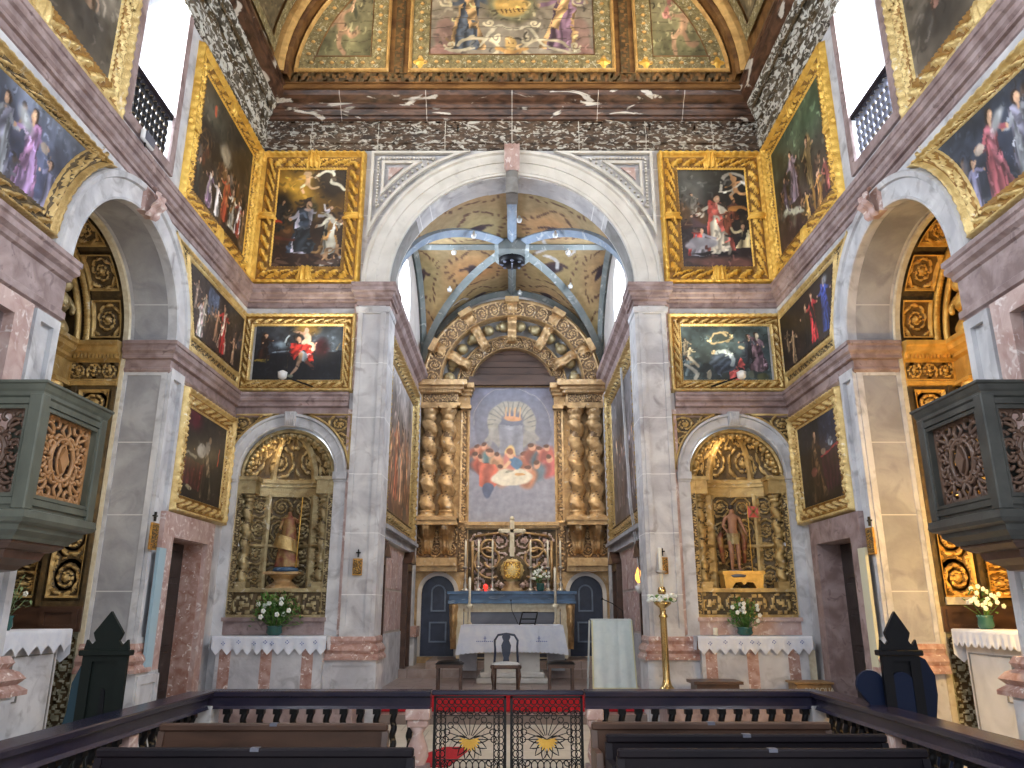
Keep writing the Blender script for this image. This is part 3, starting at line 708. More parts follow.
pic = Pic(3.0/2.05, 170, 120, 5).bg((.64, .56, .44), (.52, .47, .40), .15); A = pic.asp
for s in (-1, 1):
    X = lambda x: A/2+s*x
    pic.ell(X(.6), .98, .14, .10, (.66, .48, .42)); pic.ell(X(.6), .8, .1, .2, (.60, .40, .36), a=.6)
    pic.fig(X(.42), .95, .75, (.30, .33, .38) if s < 0 else (.50, .36, .44), (.66, .5, .3), lean=-.1*s, skin=(.8, .62, .45), flip=-s)
    pts = [(X(.30+.19*math.sin(t)*math.exp(-t*.0)), .93-.1*math.cos(t)) for t in np.linspace(-2.6, 1.4, 14)]
    pic.line(pts, .018, (.80, .72, .56))
    for (cx, cy, r0) in ((.13, .82, .055), (.56, .90, .05), (.2, .66, .05), (.6, .42, .06)):
        pic.line([(X(cx+r0*(1-t/9)*math.cos(t)), cy+r0*(1-t/9)*math.sin(t)) for t in np.linspace(0, 8, 18)], .011, (.86, .78, .60))
    pic.line([(X(.02), .72), (X(.12), .7), (X(.2), .76), (X(.3), .9), (X(.46), .97), (X(.6), .95)], .016, (.78, .72, .58))
pic.ell(A/2, .47, .24, .19, (.46, .42, .28)); pic.ell(A/2, .47, .20, .155, (.58, .56, .40)); pic.ell(A/2, .46, .17, .13, (.86, .66, .30))
for dx in np.linspace(-.1, .1, 6): pic.line([(A/2+dx, .49), (A/2+dx+.01, .53)], .008, (.35, .2, .1))
pic.ell(A/2, .88, .05, .075, (.86, .66, .34)); pic.ell(A/2-.018, .87, .008, .008, (.35, .22, .12)); pic.ell(A/2+.018, .87, .008, .008, (.35, .22, .12))
pic.line([(A/2-.13, .93), (A/2, .97), (A/2+.13, .93)], .022, (.84, .6, .3))
for y in np.arange(.08, 1, .105): pic.line([(0, y), (A, y)], .004, (.32, .27, .2), a=.7)
m = MB(TT); canvas(m, pic, -1.53, 1.53, 11.61, 13.7, .02); struct(m, 'ceiling_panel_painting', M_matt)
for s in (-1, 1):
    arcpts = [(4.06*math.cos(t), CZ+.9*4.06*math.sin(t)) for t in np.linspace(.06, .95, 12)]
    poly = [(2.28, zb)]+[arcpts[0]]+arcpts[1:]+[(2.28, arcpts[-1][1])]; poly[1] = (4.04, zb)
    poly = [(s*x, z) for x, z in poly]
    if s < 0: poly = poly[::-1]
    q = tympanum_frame(poly, .34)
    w, h = 1.9, 2.2; pic = Pic(w/h, 90, 100, 9+s).bg((.58, .52, .38), (.46, .44, .28), .15)
    pic.putto(pic.asp*(.5-.0*s), .66, .30, (.74, .55, .40), (.62, .36, .32) if s > 0 else (.3, .3, .22), rot=.3*s)
    for y in np.arange(.1, 1, .09): pic.line([(0, y), (2, y)], .004, (.32, .27, .18), a=.7)
    m = MB(TT); a0, a1 = sorted((s*2.6, s*3.85)); canvas(m, pic, a0, a1, 11.5, 13.9, .02, clip=q); struct(m, 'ceiling_panel_painting', M_matt)
    m = MB(TT); 
    relief(m, min(s*2.02, s*2.19), max(s*2.02, s*2.19), 11.1, 14.1, .03, .03, 2, .17, .03); struct(m, 'ceiling_rib', M_cwood)
m = MB(TT); m.box(-4.2, 4.2, 10.98, 11.2, 0, .05); relief(m, -4.1, 4.1, 11.0, 11.19, .05, .035, 8, .19, .03); struct(m, 'ceiling_rib', M_cwood)
# ---------------------------------------------------------------- the chancel shell
YC, HY, VH = 15.72, 2.68, 2.42
def groin(x, y):
    a = np.sqrt(np.clip(1-(x/CX)**2, 0, 1)); b = np.sqrt(np.clip(1-((y-YC)/HY)**2, 0, 1)); return 7.15+VH*np.maximum(a, b)
n = 170; pic = Pic(1.0, n, n, 31).bg((.70, .58, .34), (.66, .56, .36), .22)
for i in range(4):
    for j in range(4):
        cx, cy = (i+.5)/4, (j+.5)/4
        pic.ell(cx, cy, .10, .09, [(.78, .52, .26), (.66, .60, .36), (.82, .64, .40), (.62, .52, .28)][(i*3+j) % 4], a=.7, soft=.9)
        pic.ell(cx, cy, .036, .020, (.14, .10, .12), rot=i+j); pic.line([(cx-.05, cy), (cx, cy+.02), (cx+.05, cy)], .006, (.2, .12, .1))
        for q in range(26):
            t = q/26*2*pi; r_ = .098+.012*math.sin(5*t); pic.ell(cx+r_*math.cos(t), cy+r_*math.sin(t), .008+.004*(q % 3), .005, (.34, .22, .13), rot=t*2)
for q in range(16):
    x, y = random.random(), random.random(); t = random.random()*3; pic.line([(x, y), (x+.04*math.cos(t), y+.03*math.sin(t)), (x+.07*math.cos(t+.5), y+.07*math.sin(t+.5))], .006, (.85, .84, .82))
m = MB(); U, V = np.meshgrid(np.linspace(0, 1, n), np.linspace(0, 1, n), indexing='ij')
U2 = .5-.5*np.cos(pi*U); V2 = .5-.5*np.cos(pi*V); X = -CX+2*CX*U2; Y = YC-HY+2*HY*V2
P = np.stack([X.ravel(), Y.ravel(), groin(X, Y).ravel()], 1)
m.add(P, [(i*n+j, (i+1)*n+j, (i+1)*n+j+1, i*n+j+1) for i in range(n-1) for j in range(n-1)], True, pic.col()); struct(m, 'chancel_ceiling', M_matt)
for s in (-1, 1):
    m = MB(TCS(s))
    lun = [(YC-HY, .0), (YC+HY+.1, .0), (YC+HY+.1, 7.15)]+[(YC+HY*math.cos(t), 7.15+VH*math.sin(t)) for t in np.linspace(0, pi, 30)]+[(YC-HY, 7.15)]
    m.plate(lun, [[(14.35, 7.35), (16.05, 7.35)]+[(15.2+.85*math.cos(t), 8.35+.75*math.sin(t)) for t in np.linspace(0, pi, 14)], rect(13.2, 13.75, CF, 2.45)], 0, -.4); struct(m, 'chancel_wall', M_plaster)
    m = MB(TCS(s)); m.box(13.1, 13.9, .3, 2.6, -.5, -.41); struct(m, 'trim_14', M_dark)
    m = MB(); p = [(-CX, 13.0), (-CX, CYB)]
    sweep_plan(m, mirror(p, s), [(0, 7.15), (.26, 7.15), (.25, 7.05), (.18, 7.0), (.14, 6.9), (.07, 6.85), (.06, 6.65), (.1, 6.6), (0, 6.55)]); struct(m, 'trim_15', M_pinkd)
    m = MB(TCS(s)); m.box(13.05, 17.5, 2.85, 3.05, 0, .12); m.box(13.05, 17.5, 3.0, 3.07, 0, .2); struct(m, 'trim_16', M_grey)
    m = MB(TCS(s)); 
    for z0, z1 in ((1.3, 2.0), (2.05, 2.8)):
        for y0 in (14.0, 14.78, 15.56): m.box(y0, y0+.7, z0, z1, 0, .03)
    struct(m, 'trim_17', M_pink)
    m = MB(TCS(s)); m.box(13.95, 17.3, CF, 1.25, 0, .02); struct(m, 'trim_18', M_stone)
    m = MB(TCS(s)); m.box(17.35, 17.8, 1.25, 6.6, 0, .12); m.box(17.3, 17.85, CF, 1.2, 0, .2); struct(m, 'chancel_pilaster', M_stone)
    m = MB(TCS(s)); m.box(17.28, 17.87, 1.1, 1.32, 0, .24); struct(m, 'trim_19', M_red)
    # window in the lunette: glazing bars and blind, lit by the sky behind
    k = MB(TCS(s)); k.plate([(14.35, 7.35), (16.05, 7.35)]+[(15.2+.85*math.cos(t), 8.35+.75*math.sin(t)) for t in np.linspace(0, pi, 14)],
                            [[(14.42, 7.42), (15.98, 7.42)]+[(15.2+.78*math.cos(t), 8.35+.68*math.sin(t)) for t in np.linspace(0, pi, 14)]], -.3, -.36)
    k.box(15.17, 15.23, 7.4, 9.05, -.3, -.35); k.box(14.4, 16.0, 8.3, 8.36, -.3, -.35); struct(k, 'window_3', M_stone)
m = MB(TC(CYB)); m.plate([(-CX-.1, 0), (CX+.1, 0), (CX+.1, 7.15)]+[(CX*math.cos(t), 7.15+VH*math.sin(t)) for t in np.linspace(0, pi, 30)]+[(-CX-.1, 7.15)], [], 0, -.1); struct(m, 'chancel_wall', M_plaster)
def rib(name, pts, r, mt, n=4):
    m = MB(); m.tube(pts, r, n, smooth=False); struct(m, name, mt)
for sx in (-1, 1):
    for sy in (-1, 1):
        rib('vault_rib', [(sx*CX*t, YC+sy*HY*t, 7.12+VH*math.sqrt(max(0, 1-t*t))) for t in np.sin(np.linspace(.06, pi/2-.03, 18))], .12, M_rib if sy < 0 else M_ribg)
    rib('vault_rib', [(sx*x, YC, 7.12+VH) for x in (.1, 2.25)], .09, M_ribg)
    rib('vault_rib', [(0, YC+sx*y, 7.12+VH) for y in (.1, 2.6)], .10, M_rib if sx < 0 else M_ribg)
    rib('vault_rib', [(sx*(CX-.06), YC+HY*math.cos(t), 7.12+VH*math.sin(t)) for t in np.linspace(.05, pi-.05, 24)], .10, M_ribg)
    rib('vault_rib', [(CX*math.cos(t), YC+sx*(HY-.06), 7.12+VH*math.sin(t)) for t in np.linspace(.05, pi-.05, 30)], .11, M_ribg)
b = root('vault_boss', (0, YC, 9.2), 'square dark boss with a carved shield where the chancel ribs meet', 'boss')
m = MB(); m.box(-.38, .38, YC-.38, YC+.38, 9.22, 9.62, .08); m.build('block', M_ribg, b)
m = MB(); m.lathe([(0, 0), (.24, .0), (.30, .05), (.28, .1), (.31, .14), (.0, .15)], 0, YC, 20, 9.09); m.build('shield', M_black, b)
m = MB()
for i in range(8): a = i*pi/4; m.blob((.23*math.cos(a), YC+.23*math.sin(a), 9.09), (.04, .04, .03), 6, 5)
m.tube([(0, YC-.12, 9.07), (0, YC+.1, 9.07)], .02, 5); m.build('relief', M_slate, b)
for i, (x, y) in enumerate([(-1.3, YC-.1), (1.25, YC-.1), (-1.5, YC+1.3), (1.4, YC+1.2), (-.8, YC-1.2), (.9, YC-1.3), (0.15, YC-1.6), (.2, YC+2.2)]):
    m = MB(); z = float(groin(np.array(x), np.array(y)))-.18; m.lathe([(0, -.09), (.045, -.09), (.06, -.02), (.03, .0), (.02, .05)], x, y, 10, z)
    tag(m.build('rib_spotlight', M_white), 'tiny white spotlight under the chancel vault, '+('left of the boss', 'right of the boss', 'far left cell', 'far right cell', 'front left cell', 'front right cell', 'beside the blue front rib', 'above the altarpiece arch')[i], 'spotlight', 'tiny spotlights along the vault ribs')

# ---------------------------------------------------------------- great altarpiece
Rt = root('altarpiece', (0, CYB-.2, .66), 'huge gilded altarpiece of twisted columns and ringed arches filling the chancel end', 'altarpiece')
TR_ = TC(CYB-.1)
def twisted(mb, cx, cz, z0, z1, r, turns=5, n=20, vine=.16):
    def fn(u, v):
        th = 2*pi*u; z = z0+(z1-z0)*v; ph = th-2*pi*turns*v
        R = r*(1+.13*np.cos(ph)+vine*1.3*np.maximum(0, np.sin(3*ph+5*v))*np.maximum(0, np.cos(2*pi*turns*3*v+th*2)))
        ox, oy = .10*r*np.cos(2*pi*turns*v), .10*r*np.sin(2*pi*turns*v)
        g = np.cos(ph)+1.1*np.cos(6*ph)*np.cos(2*pi*turns*3*v+2*th)
        return cx+ox+R*np.cos(th), z, cz+oy+R*np.sin(th), np.where(g < -.30, 0., 1.)
    return mb.surf(n, int(60*turns/5)+14, fn, cu=True)
def capital(mb, cx, cz, z0, h, r):
    mb.surf(20, 12, lambda u, v: (cx+(r*(1+.5*v**2)+.035*np.abs(np.cos(4*pi*u))*np.sin(pi*(v*2 % 1)))*np.cos(2*pi*u), z0+h*.85*v, cz+(r*(1+.5*v**2)+.035*np.abs(np.cos(4*pi*u))*np.sin(pi*(v*2 % 1)))*np.sin(2*pi*u)), cu=True)
    return mb.box(cx-r*1.6, cx+r*1.6, z0+h*.85, z0+h, cz-r*1.6, cz+r*1.6)
m = MB(TR_)
pl = [(-2.28, .66), (-2.1, .66)]
m.plate(rect(-2.28, 2.28, .4, 7.0), [archshape(s*1.69, .39, .66, 2.03, 14) for s in (-1, 1)]+[rect(-1.04, 1.04, 3.62, 6.93)], 0, .14)
m.build('back_panel', M_altgold, Rt)
for s in (-1, 1):
    for x in (1.97, 1.53):
        m = MB(TR_); twisted(m, s*x, .42, 3.86, 6.0, .165, 4.5); c = m.build('twisted_column', M_altgold, Rt)
        m = MB(TR_); capital(m, s*x, .42, 6.0, .34, .13); m.build('capital', M_altgold, c)
        m = MB(TR_); m.lathe([(.2, 0), (.22, .04), (.17, .08), (.2, .12), (.17, .16), (.15, .17)], s*x, .42, 14); m2 = MB(TR_)
        m2.surf(16, 8, lambda u, v: (s*x+(.22-.05*v+.02*np.sin(9*v))*np.cos(2*pi*u), 3.7+.17*v, .42+(.22-.05*v+.02*np.sin(9*v))*np.sin(2*pi*u)), cu=True); m2.build('column_base', M_altgold, c)
    e0, e1 = sorted((s*1.28, s*2.2))
    m = MB(TR_)
    for z0, z1, c in ((6.34, 6.42, .62), (6.42, 6.66, .56), (6.66, 6.74, .64), (6.74, 6.82, .7), (6.82, 6.95, .78)): m.box(min(s*(1.3-(c-.56)), s*2.25), max(s*(1.3-(c-.56)), s*2.25), z0, z1, .1, c)
    for z0, z1, c in ((6.34, 6.42, .36), (6.42, 6.66, .3), (6.66, 6.74, .38), (6.74, 6.82, .44), (6.82, 6.95, .5)): m.box(min(s*(1.02-(c-.3)*.5), s*1.35), max(s*(1.02-(c-.3)*.5), s*1.35), z0, z1, .1, c)
    relief(m, e0+.06, e1-.04, 6.43, 6.65, .56, .04, 5, .2)
    for j in range(16): m.box(e0+.03+j*.056, e0+.06+j*.056, 6.67, 6.73, .64, .675)
    m.build('entablature', M_altgold, Rt)
    e0, e1 = sorted((s*1.05, s*1.24)); m = MB(TR_); relief(m, e0, e1, 3.62, 6.34, .2, .05, 7, .19, .02, .03); m.box(e0, e1, 3.6, 6.34, .1, .19); m.build('gilded_jamb', M_altgold, Rt)
    # pedestals with bracket leaves
    e0, e1 = sorted((s*1.26, s*2.26)); m = MB(TR_)
    m.box(e0, e1, 3.52, 3.72, .1, .72); m.box(e0-.03, e1+.0, 3.62, 3.68, .1, .76); m.box(e0, e1, 2.62, 2.8, .1, .5); m.box(e0, e1, 2.5, 2.62, .1, .4)
    relief(m, e0, e1, 2.8, 3.52, .22, .08, 2, .36)
    m.build('pedestal', M_altgold, Rt)
    m = MB(TR_)
    for x, w in ((1.97, .2), (1.53, .2)):
        m.surf(14, 16, lambda u, v: (s*x+(u-.5)*2*w*(1-.45*v), 3.52-.62*v, .25+(.42*(1-v)**1.2+.07*np.sin(pi*v*3))*np.sin(pi*u)**.6+.03*np.cos(6*pi*u)))
    m.build('acanthus_bracket', M_altgold, Rt)
    m = MB(TR_); m.plate([(s*1.69-.47, .66), (s*1.69+.47, .66)]+arc(s*1.69, 2.03, .47, 0, pi, 16), [archshape(s*1.69, .38, .661, 2.03, 14)], .12, .2)
    m.build('door_surround', M_plaster, Rt)
    m = MB(TR_); m.plate(archshape(s*1.69, .39, .66, 2.03, 14), [], .02, .05)
    d = m.build('door', M_navy, Rt); d['label'] = 'dark navy painted door with two framed panels'
    m = MB(TR_)
    for poly in (rect(s*1.69-.2, s*1.69+.2, .95, 1.4), archshape(s*1.69, .17, 1.62, 2.05, 10)):
        m.plate(poly, [[tuple(p) for p in offset_poly(poly, .035)]], .05, .075)
    m.build('panel_moulding', M_navy2, d)
    e0, e1 = sorted((s*1.05, s*1.26)); m = MB(TR_); relief(m, e0, e1, 2.5, 3.55, .16, .05, 9, .21, .02); relief(m, e0, e1, .8, 1.9, .16, .05, 4, .21, .02); m.build('carved_strip', M_altgold, Rt)
m = MB(TR_); m.box(-1.1, 1.1, 3.54, 3.62, .1, .34); m.box(-1.08, 1.08, 3.48, 3.54, .1, .28)
for j in range(44): m.box(-1.07+j*.049, -1.045+j*.049, 3.50, 3.53, .28, .30)
m.build('altar_cornice', M_altgold, Rt)
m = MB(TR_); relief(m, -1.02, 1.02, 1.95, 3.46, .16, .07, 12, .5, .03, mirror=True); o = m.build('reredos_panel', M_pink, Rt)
m = MB(TR_)
for s in (-1, 1):
    for r0, zc in ((.34, 2.75), (.2, 3.05)):
        m.tube([(s*(.52+r0*(1-t/9)*math.cos(t)), zc+r0*(1-t/9)*math.sin(t), .25) for t in np.linspace(-2, 6, 26)], .03, 6)
    m.tube([(s*.9, 2.1, .24), (s*.92, 3.2, .24)], .035, 6); m.tube([(s*.1, 3.3, .24), (s*.3, 3.38, .24), (s*.85, 3.3, .24)], .03, 6)
m.build('reredos_scrolls', M_altgold, Rt)
# arches
def ringband(mb, r0, r1, c, amp, cell, seed, n=320, k=26, sp=6.93):
    def fn(u, v):
        H = scrolls(u*pi*(r0+r1)/2, v*(r1-r0), pi*(r0+r1)/2, r1-r0, seed, cell)*np.clip(np.minimum(v, 1-v)*8, 0, 1); H = np.where((v < .07) | (v > .93), .9, H)
        R = r0+(r1-r0)*v; return R*np.cos(pi*u), sp+R*np.sin(pi*u), c+amp*H, H
    return mb.surf(n, k, fn)
m = MB(TR_); ringband(m, 1.74, 2.14, .52, .05, .3, 3); archivolt(m, 0, 6.93, 1.72, 2.2, [(1, -.1), (1, .5), (.96, .56), (.9, .5), (.1, .5), (.04, .56), (0, .5), (0, .2)], 50); m.build('outer_arch', M_altgold, Rt)
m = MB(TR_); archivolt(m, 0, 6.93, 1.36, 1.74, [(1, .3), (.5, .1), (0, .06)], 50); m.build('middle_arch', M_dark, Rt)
m = MB(TR_)
for i in range(12):
    if i in (): continue
    a = pi*(i+.5)/12; R = 1.56; m.blob((R*math.cos(a), 6.93+R*math.sin(a), .26), (.15, .15, .12), 10, 7); m.blob((R*math.cos(a+.08), 6.93+(R+.02)*math.sin(a+.08), .2), (.09, .1, .08), 8, 6)
m.build('carved_garland', M_goldg, Rt)
m = MB(TR_); ringband(m, 1.03, 1.36, .1, .05, .26, 8, 260); archivolt(m, 0, 6.93, 1.02, 1.38, [(1, 0), (1, .12), (.93, .15), (.88, .1), (.1, .1), (.04, .15), (0, .1), (0, -.45)], 50); m.build('inner_arch', M_altgold, Rt)
for a in (26, 57, 90, 123, 154):
    t = math.radians(a); ca, sa = math.cos(t), math.sin(t)
    TA = lambda p, q, c: TR_(q*ca+p*sa, 6.93+q*sa-p*ca, c)
    m = MB(TA); m.surf(8, 22, lambda u, v: ((u-.5)*.2*(1+.3*v), 1.16+1.02*v, .3+.32*v**.7+.05*np.sin(6*pi*v)+.02*np.cos(4*pi*u)))
    m.box(-.11, .11, 1.16, 2.18, .05, .3); m.box(-.17, .17, 2.06, 2.2, .1, .7); m.build('arch_bracket', M_altgold, Rt)
m = MB(TC(CYB-.02)); m.plate([(-1.6, 6.9), (1.6, 6.9)]+arc(0, 6.93, 1.6, 0, pi, 24), [], -.05, .0)
for j in range(6): m.box(-1.04, 1.04, 7.0+j*.17, 7.15+j*.17, 0, .02+.01*(j % 2))
o = m.build('board_lunette', M_bwood, Rt); o['label'] = 'plain brown boards inside the inner arch'
m = MB(TR_); m.box(-1.1, 1.1, 6.95, 7.05, .1, .3); m.box(-1.06, 1.06, 7.05, 7.2, .06, .2); m.build('cross_beam', M_bwood, Rt)
# the big painting of a supper under an apse
w, h = 2.1, 3.34; pic = Pic(w/h, 110, 175, 77).bg((.44, .44, .50), (.62, .64, .70), .06); A = pic.asp; c0 = A/2
pic.ell(c0, .30, .29, .29, (.40, .41, .46), soft=.04); pic.line([(c0+.285*math.cos(t), .30+.285*math.sin(t)) for t in np.linspace(pi, 2*pi, 30)], .003, (.62, .6, .58))
pic.ell(c0, .30, .185, .185, (.60, .58, .50), soft=.06)
for t in np.linspace(pi, 2*pi, 15): pic.line([(c0+.09*math.cos(t), .30+.09*math.sin(t)), (c0+.18*math.cos(t), .30+.18*math.sin(t))], .005, (.42, .41, .38))
pic.ell(c0, .31, .10, .11, (.34, .36, .42)); pic.poly([(c0-.09, .3), (c0+.09, .3), (c0+.09, .5), (c0-.09, .5)], (.50, .52, .55), .1); pic.poly([(0, .33), (A, .33), (A, .48), (0, .48)], (.40, .41, .46), a=.35)
for s in (-1, 1): pic.line([(c0+s*.10, .27), (c0+s*.19, .40)], .02, (.60, .58, .52), a=.8); pic.line([(c0+s*.15, .36), (c0+s*.17, .46)], .02, (.55, .54, .5), a=.7)
for dx in (-.05, -.017, .017, .05): pic.line([(c0+dx, .17), (c0+dx, .24)], .006, (.85, .62, .38))
pic.ell(c0, .245, .065, .018, (.82, .55, .34))
hd = [(-.26, .47, (.72, .34, .22)), (-.20, .46, (.8, .45, .3)), (-.27, .53, (.35, .38, .42)), (-.23, .55, (.75, .3, .2)), (-.15, .51, (.30, .48, .50)), (-.10, .53, (.85, .6, .4)), (.10, .52, (.8, .45, .3)), (.15, .47, (.62, .3, .22)), (.20, .50, (.25, .35, .40)), (.25, .48, (.78, .35, .28)), (.27, .56, (.85, .38, .36)), (.18, .60, (.35, .45, .5)), (-.18, .60, (.78, .36, .24)), (-.08, .62, (.8, .55, .38)), (.12, .63, (.8, .5, .34))]
for dx, y, c in hd:
    pic.ell(c0+dx, y+.05, .06, .075, c, rot=dx*4, soft=.5); pic.ell(c0+dx-.02, y+.06, .03, .05, np.array(c)*.7, soft=.6); pic.ell(c0+dx, y-.01, .024, .028, (.85, .60, .45)); pic.ell(c0+dx-.005, y-.025, .022, .016, (.3, .18, .12))
pic.poly([(c0-.26, .56), (c0-.12, .58), (c0-.08, .70), (c0-.15, .77), (c0-.24, .74)], (.76, .34, .24), .2); pic.ell(c0-.17, .76, .04, .05, (.28, .34, .46))
pic.ell(c0, .68, .15, .058, (.96, .92, .80), soft=.15); pic.ell(c0, .64, .11, .03, (.9, .86, .74)); pic.ell(c0+.06, .665, .04, .012, (.85, .62, .35)); pic.ell(c0-.02, .64, .03, .01, (.6, .6, .5))
pic.ell(c0, .49, .042, .05, (.92, .74, .42)); pic.ell(c0, .56, .06, .075, (.80, .45, .38)); pic.ell(c0+.03, .57, .045, .06, (.25, .42, .56), rot=-.4); pic.ell(c0, .495, .026, .034, (.9, .68, .5)); pic.ell(c0, .475, .03, .02, (.5, .28, .15))
pic.line([(c0-.02, .56), (c0-.05, .6)], .014, (.9, .7, .5))
P0 = root('altar_painting', (0, CYB-.25, 3.62), 'tall grey canvas with a crowded supper scene above the high altar', 'painting')
m = MB(TR_); canvas(m, pic, -1.04, 1.04, 3.62, 6.94, .17); m.build('canvas', M_oil, P0)
m = MB(TR_); m.plate(rect(-1.05, 1.05, 3.61, 6.945), [rect(-1.02, 1.02, 3.64, 6.92)], .145, .19); m.build('stretcher_edge', M_altgold, P0)

# ---------------------------------------------------------------- niches of the end wall with their altarpieces
for s in (-1, 1):
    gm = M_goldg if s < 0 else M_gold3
    m = MB(TB); archivolt(m, s*NX, NSP, NR-.01, NRO, [(0, -.5), (0, .05), (.15, .06), (.2, .05), (.75, .05), (.8, .09), (1, .09), (1, 0)], 36)
    for x0, x1 in ((-NRO, -NR), (NR, NRO)):
        a0, a1 = s*NX+x0, s*NX+x1
        m.box(a0, a1, .5, NSP-.12, 0, .06); m.box(a0-.02, a1+.02, NSP-.12, NSP, -.1, .11); m.box(a0-.01, a1+.01, NSP-.16, NSP-.12, -.05, .08)
        m.box(a0-.03, a1+.03, 1.1, 1.3, 0, .10)
    struct(m, 'niche_arch', M_stone)
    k = root('niche_keystone', (s*NX, YB-.1, 4.6), 'small fluted grey keystone over the %s niche' % ('left' if s < 0 else 'right'), 'keystone')
    m = MB(TB)
    for i in range(5): m.tube([(s*NX-.07+.035*i, 4.84, .13), (s*NX-.06+.03*i, 4.62, .12)], .02, 6)
    m.box(s*NX-.09, s*NX+.09, 4.60, 4.85, 0, .11); m.build('block', M_stone, k)
    # gilded spandrels between niche arch and string course
    for q in (-1, 1):
        poly = [(s*NX+q*.96, 4.80)]+[(s*NX+q*(NRO+.05)*math.sin(t), NSP+(NRO+.02)*math.cos(t)) for t in np.linspace(.28, pi/2-.06, 12)]+[(s*NX+q*(NRO+.04), NSP+.05)]
        poly = [(s*NX+q*(NRO+.035), 4.81), (s*NX+q*.2, 4.81)]+[(s*NX+q*(NRO+.03)*math.sin(t), NSP+(NRO+.03)*math.cos(t)) for t in np.linspace(.28, pi/2-.04, 14)]
        m = MB(TB); m.plate(poly, [], 0, .02); relief_poly(m, poly, .025, .05, 3, .34, .016)
        m.tube([(p[0], p[1], .05) for p in poly], .022, 6, closed=True); o = m.build('spandrel_carving', M_gold3, None, 'structure')
    R0 = root('niche_altarpiece', (s*NX, YB+.2, NB), '%s carved altarpiece set in the niche %s of the chancel arch' % (('dull grey-gold', 'left') if s < 0 else ('brown-gold', 'right')), 'altarpiece')
    TN = shift(TB, s*NX)
    m = MB(TN); rs = .74
    def cyl(u, v, z0=2.0, z1=3.52):
        H = scrolls(u*2.0, v*(z1-z0), 2.0, z1-z0, 4+s, .36); e = (np.abs(u-.31) < .018) | (np.abs(u-.69) < .018) | (np.abs(v-.45) < .015)
        H = np.where(e, 1.3, H)
        R = 1-.12*H; return -rs*R*np.cos(pi*u), z0+(z1-z0)*v, -.05-.45*R*np.sin(pi*u), H
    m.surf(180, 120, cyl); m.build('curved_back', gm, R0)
    m = MB(TN)
    def dome(u, v):
        t = pi/2*v; H = scrolls(u*2.0, v*1.0, 2.0, 1.0, 8+s, .5); f = (u*5) % 1; e = (np.abs(u-.335) < .02) | (np.abs(u-.665) < .02) | (v < .04)
        H = np.where(e, 1.3, H); R = 1-.09*H
        return -rs*R*np.cos(pi*u)*np.cos(t), 3.74+.84*R*np.sin(t), -.05-.45*R*np.sin(pi*u)*np.cos(t), H
    m.surf(180, 66, dome); m.build('half_dome', gm, R0)
    m = MB(TN)
    for z0, z1, d in ((3.5, 3.56, .03), (3.56, 3.66, -.01), (3.66, 3.72, .04), (3.72, 3.78, .08)):
        V = []; n_ = 30
        for i in range(n_+1):
            a = pi*i/n_; R = 1-d*1.2
            for (rr, zz) in ((1.0, z0), (R-.04, z0), (R-.04, z1), (1.0, z1)): V.append((-rs*rr*math.cos(a), zz, -.05-.45*rr*math.sin(a)))
        m.add(V, [(i*4+j, (i+1)*4+j, (i+1)*4+j+1, i*4+j+1) for i in range(n_) for j in range(3)])
    for q in (-1, 1): m.box(q*.50, q*.78, 3.5, 3.78, -.25, .0); m.box(q*.47, q*.78, 3.72, 3.78, -.25, .03)
    m.build('entablature', gm, R0)
    m = MB(TN)
    for i in range(15):
        a = pi*(i+.5)/15; R = .68; m.blob((R*math.cos(a), 3.8+R*math.sin(a), -.1), (.065, .065, .07), 9, 6)
        m.blob((R*1.0*math.cos(a+.1), 3.8+R*math.sin(a+.1), -.05), (.035, .035, .05), 7, 5)
    archivolt(m, 0, 3.8, .72, .78, [(0, -.3), (0, -.02), (.5, .0), (1, -.02)], 30)
    m.build('garland_arch', gm, R0)
    for q in (-1, 1):
        m = MB(TN); twisted(m, q*.63, -.13, 2.1, 3.36, .075, 5, 14, .25); c = m.build('twisted_column', gm, R0)
        m = MB(TN); capital(m, q*.63, -.13, 3.36, .15, .06); m.build('capital', gm, c)
        m = MB(TN); m.box(q*.52, q*.74, 1.98, 2.1, -.24, -.02); m.build('column_base', gm, c)
        m = MB(TN); relief(m, min(q*.69, q*.795), max(q*.69, q*.795), 1.6, 3.84, -.02, .03, 3, .1, .012, .012); m.build('side_strip', gm, R0)
    m = MB(TN); relief(m, -.76, .76, 1.58, 1.94, -.06, .05, 6+s, .32, .025, mirror=True); m.box(-.78, .78, 1.94, 2.0, -.5, .0); m.box(-.78, .78, 1.55, 1.6, -.1, .0)
    m.build('predella', gm, R0)
    m = MB(TN)
    if s < 0:
        m.surf(24, 12, lambda u, v: (.28*np.cos(2*pi*u)*(.75+.25*np.cos(6*v)), 2.0+.24*v, -.24+.17*np.sin(2*pi*u)*(.75+.25*np.cos(6*v))), cu=True); m.box(-.28, .28, 2.22, 2.26, -.42, -.06)
    else:
        m.plate([(-.3, 2.0), (-.2, 2.0), (-.14, 2.09), (-.05, 2.1), (0, 2.05), (.05, 2.1), (.14, 2.09), (.2, 2.0), (.3, 2.0), (.32, 2.24), (-.32, 2.24)], [], -.38, -.08); m.box(-.34, .34, 2.22, 2.27, -.42, -.05)
    m.build('statue_plinth', M_altgold if s < 0 else M_gold4, R0)
    # pink shelf behind the altar
    m = MB(TB); a0, a1 = s*NX-NR-.0, s*NX+NR; m.box(a0, a1, 1.3, 1.55, 0, .06); m.box(a0-.02, a1+.02, 1.5, 1.56, 0, .1); struct(m, 'trim_20', M_pink if s > 0 else M_pinkd)
    # stone altar with strips of red marble
    A0 = root('side_altar', (s*3.65, YB-.2, .5), 'stone altar with red marble strips below the %s niche' % ('left' if s < 0 else 'right'), 'altar')
